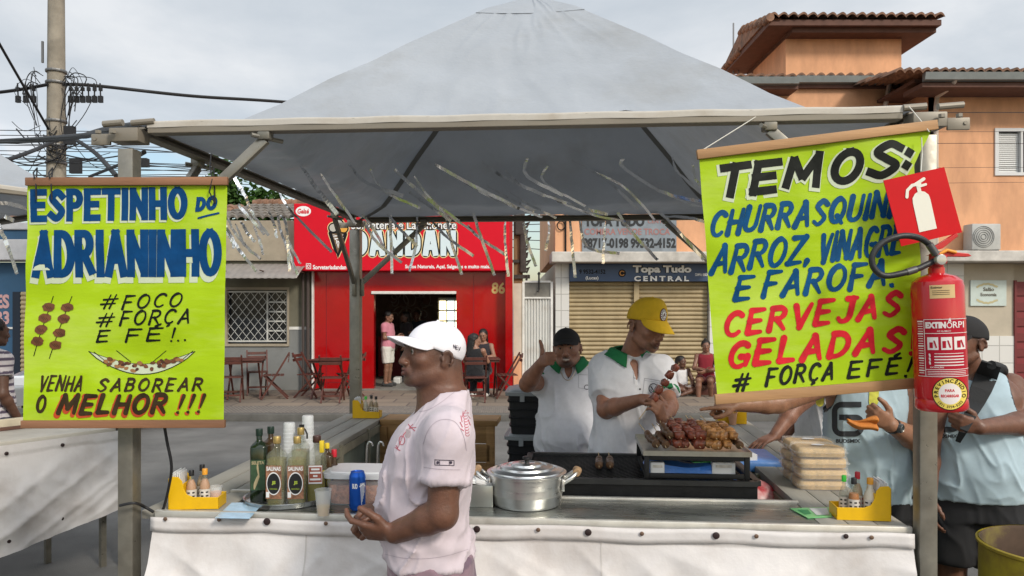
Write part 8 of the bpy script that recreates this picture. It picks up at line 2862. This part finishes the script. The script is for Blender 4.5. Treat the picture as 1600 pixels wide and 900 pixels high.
M_tank = (.40, .51, .57)
def man_point():
    Y = 3.78; base = (PX(1356, Y), Y, 0); yaw = -14
    L = local(base, yaw); W = lambda px, py, y: L(P(px, py, y))
    t = P3('person', 'customer in a light blue tank top with a big dark 6 pointing across the counter', base, yaw)
    skin = (.30, .15, .09)
    s = 1.03
    rows = torso_rows(s, 1.12, .02)
    b = SDF(); b.loft(rows)
    hc = W(1340, 515, 3.72); R = head_R(-35, 8)
    b.cap((0, .02, 1.44), hc + Vector((0, .03, -.05)), .064, .06, .025)
    T = head(b, hc, R, 1.0)
    shR, elR, wrR = W(1294, 600, 3.72), W(1216, 630, 3.62), W(1151, 633, 3.58)
    shL, elL, wrL = W(1417, 598, 3.72), W(1436, 690, 3.62), W(1392, 664, 3.42)
    arm(b, shR, elR, wrR, (.056, .046, .046, .031)); arm(b, shL, elL, wrL, (.060, .050, .052, .034))
    d = lambda x, y, z: Matrix.Rotation(rad(-yaw), 3, 'Z') @ Vector((x, y, z))
    hand(b, wrR, d(-1, -.1, .02), d(0, .35, -.94), 'R', (60, 80, 45), 1.05, curls=[(2, 6, 6), (62, 85, 50), (68, 88, 50), (72, 88, 50)], thumb=((.75, .45, .5), (.9, 0, .5), (.9, -.3, .4)))
    tips = hand(b, wrL, d(-.86, -.18, .48), d(.15, .95, .25), 'L', FIST, 1.08)
    legs(b, s)
    parts = [b.mesh(.006, lo=(-9, -9, .9)), b.mesh(.014, hi=(9, 9, .914))]
    V = np.concatenate([p[0] for p in parts])
    np_obj('body', parts, M_skin, t, colour(V, skin, [(T(0, .03, .06), (.09, .1, .075), (.03, .02, .016), .2)]))
    face_parts(T, R, 1.0, t)
    so, V, Fc = shirt(t, 'tank_top', rows, ((shR, elR), (shL, elL)), .83, M_clothc, M_tank, 8.4, tank=True, neck=(0, -.02, 1.50), nr=(.10, .11, .10), amp=.011, inf=.012)
    th = caster(V, Fc, L, Y)
    tank_print(th, so, 1325, 656, 1.0)
    mb = MB(); ribbon(mb, [(1366, 600), (1366, 612), (1365, 628)], 15, th, 0, .002); ribbon(mb, [(1283, 606), (1281, 629)], 13, lambda x, y, l=0: th(x, y, l + .004), 0)
    mb.build('lanyard', mat('lanyard_yellow', (.62, .60, .08), .6, var=.2, vscale=60), so, fixn=False)
    ho = Vector(wrL); ax = (Vector(wrL) - Vector(elL)).normalized()
    mb = MB(); c0 = ho - ax * .012
    mb.tube([c0 - ax * .011, c0 - ax * .009, c0 + ax * .009, c0 + ax * .011], [.034, .037, .037, .034], 24)
    wt = mb.build('watch', mat('watch_black', (.015, .015, .016), .4), t, smooth=40)
    vd = (L(Vector((0, 0, CAMZ))) - c0).normalized(); vd = (vd - ax * vd.dot(ax)).normalized(); vd = (vd + Vector((.3, 0, .15))).normalized()
    mb = MB(); mb.tube([c0 + vd * .030, c0 + vd * .043, c0 + vd * .046], [.021, .021, .018], 24); mb.build('watch_face', mat('watch_face', (.05, .055, .06), .15), wt, smooth=40)
    mb = MB(); mb.tube([c0 + vd * .0462 + (ax * math.cos(a) + ax.cross(vd) * math.sin(a)) * .015 for a in np.linspace(0, 6.28, 17)], .002, 6); mb.build('watch_ring', mat('ring_metal', (.4, .4, .36), .3, .9), wt, smooth=60)
    trousers(t, belt_rows(rows, .76, .004, .87), s, M_denim, (.015, .016, .03), .4, seed=6)
    shoes(t, s, (.5, .5, .5))
    # the orange cloth in his fist
    
    mb = MB()
    def cf(u, v):
        x = -.075 + .13 * u
        z = .012 - .022 * u + (v - .5) * (.012 + .050 * u ** .7) - .010 * math.sin(u * 5)
        y = .010 * math.sin(v * 9 + u * 4) * (.3 + u) + .012 * (v - .5) ** 2 * 4
        return (x, y, z)
    mb.grid(cf, 24, 14)
    o = mb.build('orange_cloth', mat('cloth_orange', (.50, .17, .03), .8, var=.2, vscale=30, bump=.002, bscale=60), None, smooth=60, solid=.006); o.location = P(1352, 662, 3.33); tag(o, 'crumpled orange cloth hanging from the fist with the black watch', 'cloth')
man_point()

def man_backpack():
    Y = 3.62; base = (PX(1522, Y), Y, 0); yaw = -22
    L = local(base, yaw); W = lambda px, py, y: L(P(px, py, y))
    t = P3('person', 'customer in a black cap, blue tank top and black shorts with a backpack at right', base, yaw)
    skin = (.15, .068, .042)
    s = 1.0
    rows = torso_rows(s, 1.12, .03)
    b = SDF(); b.loft(rows)
    hc = W(1506, 536, 3.58); R = head_R(-52, 6)
    b.cap((0, .02, 1.41), hc + Vector((0, .03, -.05)), .066, .062, .025)
    T = head(b, hc, R, 1.0, 0, .004)
    shL, elL, wrL = W(1578, 606, 3.66), W(1612, 660, 3.50), W(1531, 668, 3.36)
    shR, elR, wrR = W(1466, 604, 3.60), W(1450, 700, 3.56), W(1452, 775, 3.50)
    arm(b, shL, elL, wrL, (.062, .050, .050, .033)); arm(b, shR, elR, wrR, (.060, .048, .048, .032))
    d = lambda x, y, z: Matrix.Rotation(rad(-yaw), 3, 'Z') @ Vector((x, y, z))
    hand(b, wrL, d(-.95, -.1, .22), d(.1, .9, .2), 'L', (55, 70, 45), 1.05)
    hand(b, wrR, d(0, -.1, -1), d(1, 0, 0), 'R', (20, 30, 20))
    legs(b, s, r=(.09, .062, .062, .042))
    parts = [b.mesh(.0062, lo=(-9, -9, .9)), b.mesh(.012, hi=(9, 9, .912))]
    V = np.concatenate([p[0] for p in parts])
    np_obj('body', parts, M_skin, t, colour(V, skin, [(T(0, .04, .04), (.09, .085, .08), (.02, .014, .012), .25), (T(0, -.06, -.08), (.05, .06, .03), (.05, .025, .018), .4)]))
    face_parts(T, R, 1.0, t)
    so, V, Fc = shirt(t, 'tank_top', rows, ((shR, elR), (shL, elL)), .875, M_clothc, M_tank, 12.4, tank=True, neck=(0, -.01, 1.475), nr=(.088, .09, .075), amp=.011, inf=.015, hole=(.225, .098, .22, .15, -.085))
    th = caster(V, Fc, L, Y)
    tank_print(th, so, 1478, 650, .95)
    trousers(t, belt_rows(rows, .78, .004, .905), s, M_denim, (.016, .016, .017), .27, (.122, .112), amp=.008, seed=9)
    shoes(t, s, (.08, .08, .08))
    M_bc = MATS['cap_black_cloth']
    baseball_cap(T, R, 1.0, t, M_bc, M_bc, high=.004, brim_len=.066, tilt=-.006, edge=(.026, -.24), fold=.016)
    # backpack: a thing worn on the back
    bp = thing('backpack', 'black backpack worn by the customer in the black cap', 'backpack', base, rad(yaw))
    M_bag = mat('bag_black', (.016, .017, .019), .75, bump=.0015, bscale=120)
    c = SDF(); c.ell((.15, .215, 1.12), (.18, .12, .26), None, .02); c.ell((.16, .30, 1.0), (.14, .08, .15), None, .03)
    V2, F2 = c.mesh(.009); N2 = vnormals(V2, F2); V2 = wrinkle(V2, N2, .006, 3.0)
    np_obj('bag', [(V2, F2)], M_bag, bp)
    mb = MB()
    pl = [(1549, 570), (1541, 590), (1533, 610), (1525, 630), (1516, 650), (1506, 672), (1497, 690)]
    bv = np.concatenate([V] + [p[0] for p in parts]); o_ = 0; fl = []
    for v_, f_ in [(V, Fc)] + parts:
        fl.append(f_ + o_); o_ += len(v_)
    thb = caster(bv, np.concatenate(fl), L, 3.46)
    ps = [thb(x, y, .006) for x, y in pl]
    vs = []
    for i, p in enumerate(ps):
        w_ = (.075, .085, .080, .065, .045, .03, .02)[i]
        vs += [p + L(P(0, 0, 0) + Vector((1, 0, 0))) * 0 + Vector((-w_ / 2, 0, .25 * w_)), p + Vector((w_ / 2, 0, -.1 * w_))]
    mb.add(vs, [(2 * i, 2 * i + 1, 2 * i + 3, 2 * i + 2) for i in range(len(ps) - 1)])
    mb.build('strap', M_bag, bp, solid=.008, fixn=False)
    mb = MB(); mb.tube(catm([tuple(ps[0]), tuple(Vector((.13, .06, 1.475))), tuple(Vector((.13, .16, 1.40))), tuple(Vector((.12, .2, 1.3)))], 6), .020, 8); mb.build('strap', M_bag, bp, smooth=60)
    c = SDF(); rr = random.Random(2)
    for k in range(30): c.ell((.10 + rr.uniform(-.1, .12), .22 + rr.uniform(-.06, .06), 1.36 + rr.uniform(-.03, .05)), (.03,) * 3, None, .006)
    V3, F3 = c.mesh(.008); np_obj('fluffy_charm', [(V3, F3)], mat('fluff_grey', (.05, .05, .052), .95, bump=.01, bscale=120), bp)
man_backpack()

def man_lean():
    Y = 4.78; base = (PX(1288, Y) , Y, 0); yaw = -70
    L = local(base, yaw); W = lambda px, py, y: L(P(px, py, y))
    t = P3('person', 'customer in a white shirt leaning one hand on the right counter', base, yaw)
    skin = (.26, .12, .075)
    rows = torso_rows(1.0, 1.0, .01)
    b = SDF(); b.loft(rows)
    hc = W(1284, 495, Y); hc = Vector((0, -.03, 1.60)); R = head_R(10, 6)
    b.cap((0, .02, 1.41), hc + Vector((0, .03, -.05)), .062, .058, .025); T = head(b, hc, R)
    shR, elR, wrR = W(1262, 588, 4.85), W(1238, 632, 4.75), W(1209, 681, 4.55)
    shL, elL, wrL = W(1262, 588, 4.60), W(1226, 640, 4.50), W(1208, 682, 4.42)
    shR2 = Vector((-.19, .01, 1.40)); b_el = Vector((-.24, .05, 1.12)); b_wr = Vector((-.2, -.12, .95))
    sL = Vector((.19, .0, 1.40))
    arm(b, shR2, b_el, b_wr); arm(b, sL, W(1240, 640, 4.56), W(1211, 680, 4.48), (.054, .046, .046, .033))
    d = lambda x, y, z: Matrix.Rotation(rad(-yaw), 3, 'Z') @ Vector((x, y, z))
    hand(b, W(1211, 681, 4.48), d(-.9, -.35, -.28), d(-.2, .0, -1), 'L', (14, 16, 10), 1.05, spread=1.0)
    hand(b, b_wr, (0, -.4, -.9), (1, 0, 0), 'R', (20, 30, 20))
    legs(b)
    parts = [b.mesh(.0075, lo=(-9, -9, .85)), b.mesh(.014, hi=(9, 9, .865))]
    V = np.concatenate([p[0] for p in parts])
    np_obj('body', parts, M_skin, t, colour(V, skin, [(T(0, .03, .05), (.09, .1, .08), (.03, .02, .016), .2)])); face_parts(T, R, 1.0, t)
    shirt(t, 't_shirt', rows, ((shR2, b_el), (sL, W(1240, 640, 4.56))), .90, M_clothc, (.70, .70, .72), 15.0, .14, .07)
    trousers(t, belt_rows(rows, .8, .004, .94), 1, M_denim, (.016, .016, .018), .34, seed=3)
    shoes(t, 1, (.06, .06, .06))
man_lean()

def simple(label, base, yaw, skin, top, bottom, s=1.0, g=1.0, pose='stand', hairlen=0.0, arms=None, top_kind='shirt', short=.30, res=.011, pitch=5, hyaw=0, stripes=None, shoe=(.05, .05, .05), hair=True, lean=0.0, pony=None):
    t = P3('person', label, base, yaw)
    rows = torso_rows(s, g, .015)
    dz = 0.0
    if pose == 'sit': dz = -.40 * s
    if pose == 'floor': dz = -.78 * s
    rows = [(z + dz, cx, cy, rx, ry) for z, cx, cy, rx, ry in rows]
    b = SDF(); b.loft(rows)
    hc = Vector((0, -.02, 1.60 * s + dz)); R = head_R(hyaw, pitch)
    b.cap((0, .02, 1.42 * s + dz), hc + Vector((0, .02, -.05)), .056, .052, .025); T = head(b, hc, R, .98)
    A = arms or (((-.18, .01, 1.39), (-.22, .03, 1.12), (-.2, -.1, .9)), ((.18, .01, 1.39), (.22, .03, 1.12), (.2, -.1, .9)))
    A = [[Vector((p[0], p[1], p[2] * s + dz)) for p in a] for a in A]
    for i, a in enumerate(A):
        arm(b, *a, (.048, .040, .040, .027))
        hand(b, a[2], (a[2] - a[1]), (1 if i == 0 else -1, 0, .1), 'R' if i == 0 else 'L', (25, 30, 20))
    hipz = .86 * s + dz
    if pose == 'stand':
        kn = lambda q: (q * .095, -.01, .48 * s); an = lambda q: (q * .10, .02, .075)
    elif pose == 'sit':
        kn = lambda q: (q * .11, -.40, hipz + .02); an = lambda q: (q * .11, -.34 + .1 * q, .075)
    else:
        kn = lambda q: (q * .30, -.32, hipz + .10); an = lambda q: (-q * .10, -.38 - .05 * q, .07)
    r = (.085, .056, .056, .038)
    for q in (-1, 1):
        h0 = Vector((q * .085, 0, hipz)); k_, a_ = Vector(kn(q)), Vector(an(q))
        b.cap(h0, k_, r[0], r[1], .03); m_ = k_ + (a_ - k_) * .3; b.cap(k_, m_, r[1], r[2], .02); b.cap(m_, a_, r[2], r[3], .02)
        ft = Vector((0, -.13, -.045)) if pose != 'floor' else Vector((-q * .11, -.05, -.03))
        b.cap(a_, a_ + ft, .034, .025, .02)
    part = b.mesh(res)
    np_obj('body', [part], M_skin, t, colour(part[0], skin, [(T(0, -.1, -.058), (.024, .02, .013), (skin[0] * 1.2, skin[1] * .9, skin[2] * .9), .3)] + ([(T(0, .035, .055), (.095, .10, .075), (.012, .01, .009), .12)] if hair else [])))
    face_parts(T, R, 1.0, t)
    so = shirt(t, 'top', rows, [(a[0], a[1]) for a in A], .86 * s + dz if pose == 'stand' else .90 * s + dz, M_clothc, top, 3.0 + s, .13 if top_kind == 'shirt' else 0, .064, (0, .0, 1.485 * s + dz), (.082, .09, .06) if top_kind == 'shirt' else (.12, .11, .085), h=res, tank=(top_kind != 'shirt'), stripes=stripes, trim=top)[0]
    if bottom is not None:
        c = SDF(); c.loft([(z + dz, cx, cy, rx + .012, ry + .012) for z, cx, cy, rx, ry in torso_rows(s, g, .015) if z < .99 * s])
        for q in (-1, 1):
            h0 = Vector((q * .088, 0, hipz)); k_, a_ = Vector(kn(q)), Vector(an(q)); ax = (k_ - h0).normalized()
            if short < .5: c.cap(h0, h0 + ax * (short + .05), .108, .09, .03, cuts=((h0 + ax * short, tuple(ax)),))
            else: c.cap(h0, k_, .102, .074, .03); c.cap(k_, a_ + Vector((0, 0, .02)), .074, .06, .02)
        V, Fc = c.mesh(res); N = vnormals(V, Fc); V = wrinkle(V, N, .006, 5); np_obj('shorts' if short < .5 else 'trousers', [(V, Fc)], M_clothc, t, colour(V, bottom))
    if hair:
        c = SDF()
        c.ell(T(0, .028, .045), (.085, .098, .084), R, .02)
        if hairlen:
            c.cap(T(0, .07, .02), T(0, .10, -hairlen), .075, .055, .03); c.cap(T(.045, .05, .0), T(.06, .07, -hairlen), .045, .03, .02); c.cap(T(-.045, .05, .0), T(-.06, .07, -hairlen), .045, .03, .02)
        if pony: c.cap(T(*pony[0]), T(*pony[1]), .04, .03, .02)
        c.ell(T(0, -.085, -.035), (.075, .06, .095), R, .012, True)
        V, Fc = c.mesh(res * .8); N = vnormals(V, Fc); V = wrinkle(V, N, .006, 7, sx=40, sz=8)
        np_obj('hair', [(V, Fc)], M_hair, t)
    if pose != 'floor':
        for q in (-1, 1):
            a_ = Vector(an(q)); c = SDF()
            c.cap(a_ + Vector((0, -.14, -.04)), a_ + Vector((0, .04, -.035)), .040, .042, .02, cuts=((a_ + Vector((0, 0, -.074)), (0, 0, -1)),)); c.cap(a_ + Vector((0, .02, -.02)), a_ + Vector((0, .02, .01)), .044, .042, .02)
            V, Fc = c.mesh(.01); np_obj('shoe', [(V, Fc)], M_clothc, t, colour(V, shoe))
    return t, T
def stripe(V, cc):
    m = (np.sin(V[:, 2] * 2 * math.pi / .052) > .35)
    cc[m] = (.10, .08, .12)
FZ = FL0 + .03
simple('bystander in a striped shirt standing behind the neighbouring stall at the left edge', (PX(-13, 6.1), 6.1, 0), 150, (.12, .06, .04), (.62, .58, .60), (.05, .05, .08), .98, 1.0, stripes=stripe, res=.008)
simple('customer in a pink shirt and white shorts standing inside the red shop', (PX(606, 16.5), 16.5, FZ), 78, (.22, .11, .07), (.56, .22, .28), (.62, .60, .55), .93, 1.05, res=.010, pitch=14,
       arms=(((-.18, .01, 1.39), (-.2, .0, 1.12), (-.1, -.24, 1.14)), ((.18, .01, 1.39), (.2, .0, 1.12), (.1, -.24, 1.14))))
simple('person in dark clothes standing beside the pink shirt inside the red shop', (PX(634, 17.5), 17.5, FZ), -60, (.12, .06, .04), (.03, .025, .03), (.025, .025, .03), .92, .95, hairlen=.12, short=.9)
simple('second person in dark clothes inside the red shop, farther right', (PX(652, 18.2), 18.2, FZ), -20, (.12, .06, .04), (.02, .03, .05), (.02, .02, .025), .94, .95, short=.9)
simple('long haired woman in black sitting with her back turned before the red wall', (PX(742, 14.45), 14.45, pz(14.4)), 168, (.26, .13, .085), (.02, .02, .022), (.015, .015, .018), .93, .86, 'sit', .30, top_kind='tank', short=.9, hyaw=-62, shoe=(.6, .58, .55),
       arms=(((-.16, .01, 1.38), (-.22, -.1, 1.16), (-.08, -.26, 1.14)), ((.16, .01, 1.38), (.22, -.1, 1.16), (.08, -.26, 1.14))))
simple('dark haired woman sitting across the table behind the woman in black', (PX(755, 15.55), 15.55, pz(15.5)), -8, (.26, .13, .085), (.03, .025, .03), (.02, .02, .025), .97, .86, 'sit', .22, top_kind='tank', short=.9, pitch=18,
       arms=(((-.16, .01, 1.38), (-.24, -.1, 1.16), (-.08, -.26, 1.16)), ((.16, .01, 1.38), (.24, -.1, 1.16), (.08, -.26, 1.16))))
simple('girl with long dark hair and white top sitting on the pavement by the shutter', (PX(1064, 15.3), 15.3, pz(15.3)), 12, (.11, .05, .032), (.62, .60, .60), (.60, .52, .45), .78, .85, 'floor', .38, top_kind='tank', hyaw=25, short=.22,
       arms=(((-.15, .01, 1.38), (-.22, -.06, 1.14), (-.1, -.3, 1.02)), ((.15, .01, 1.38), (.22, -.06, 1.14), (.1, -.3, 1.02))))
simple('woman in a dark red top and shorts sitting on a low stool by the shutter', (PX(1103, 15.2), 15.2, pz(15.2) - .12), -18, (.20, .095, .06), (.22, .02, .03), (.10, .03, .03), .90, .95, 'sit', 0, top_kind='tank', short=.2, hyaw=10, pony=((0, .08, .09), (0, .1, .12)),
       arms=(((-.17, .01, 1.38), (-.22, -.12, 1.12), (.02, -.3, 1.10)), ((.17, .01, 1.38), (.22, -.12, 1.12), (.0, -.3, 1.06))))
mb = MB(); mb.box((0, 0, .14), (.42, .30, .28), ch=.02)
o = mb.build('low_stool', M_fold, None, smooth=40); at(o, Vector((PX(1103, 15.3), 15.3, pz(15.3) - .12 + .06))); tag(o, 'low dark stool under the woman in the dark red top', 'stool')
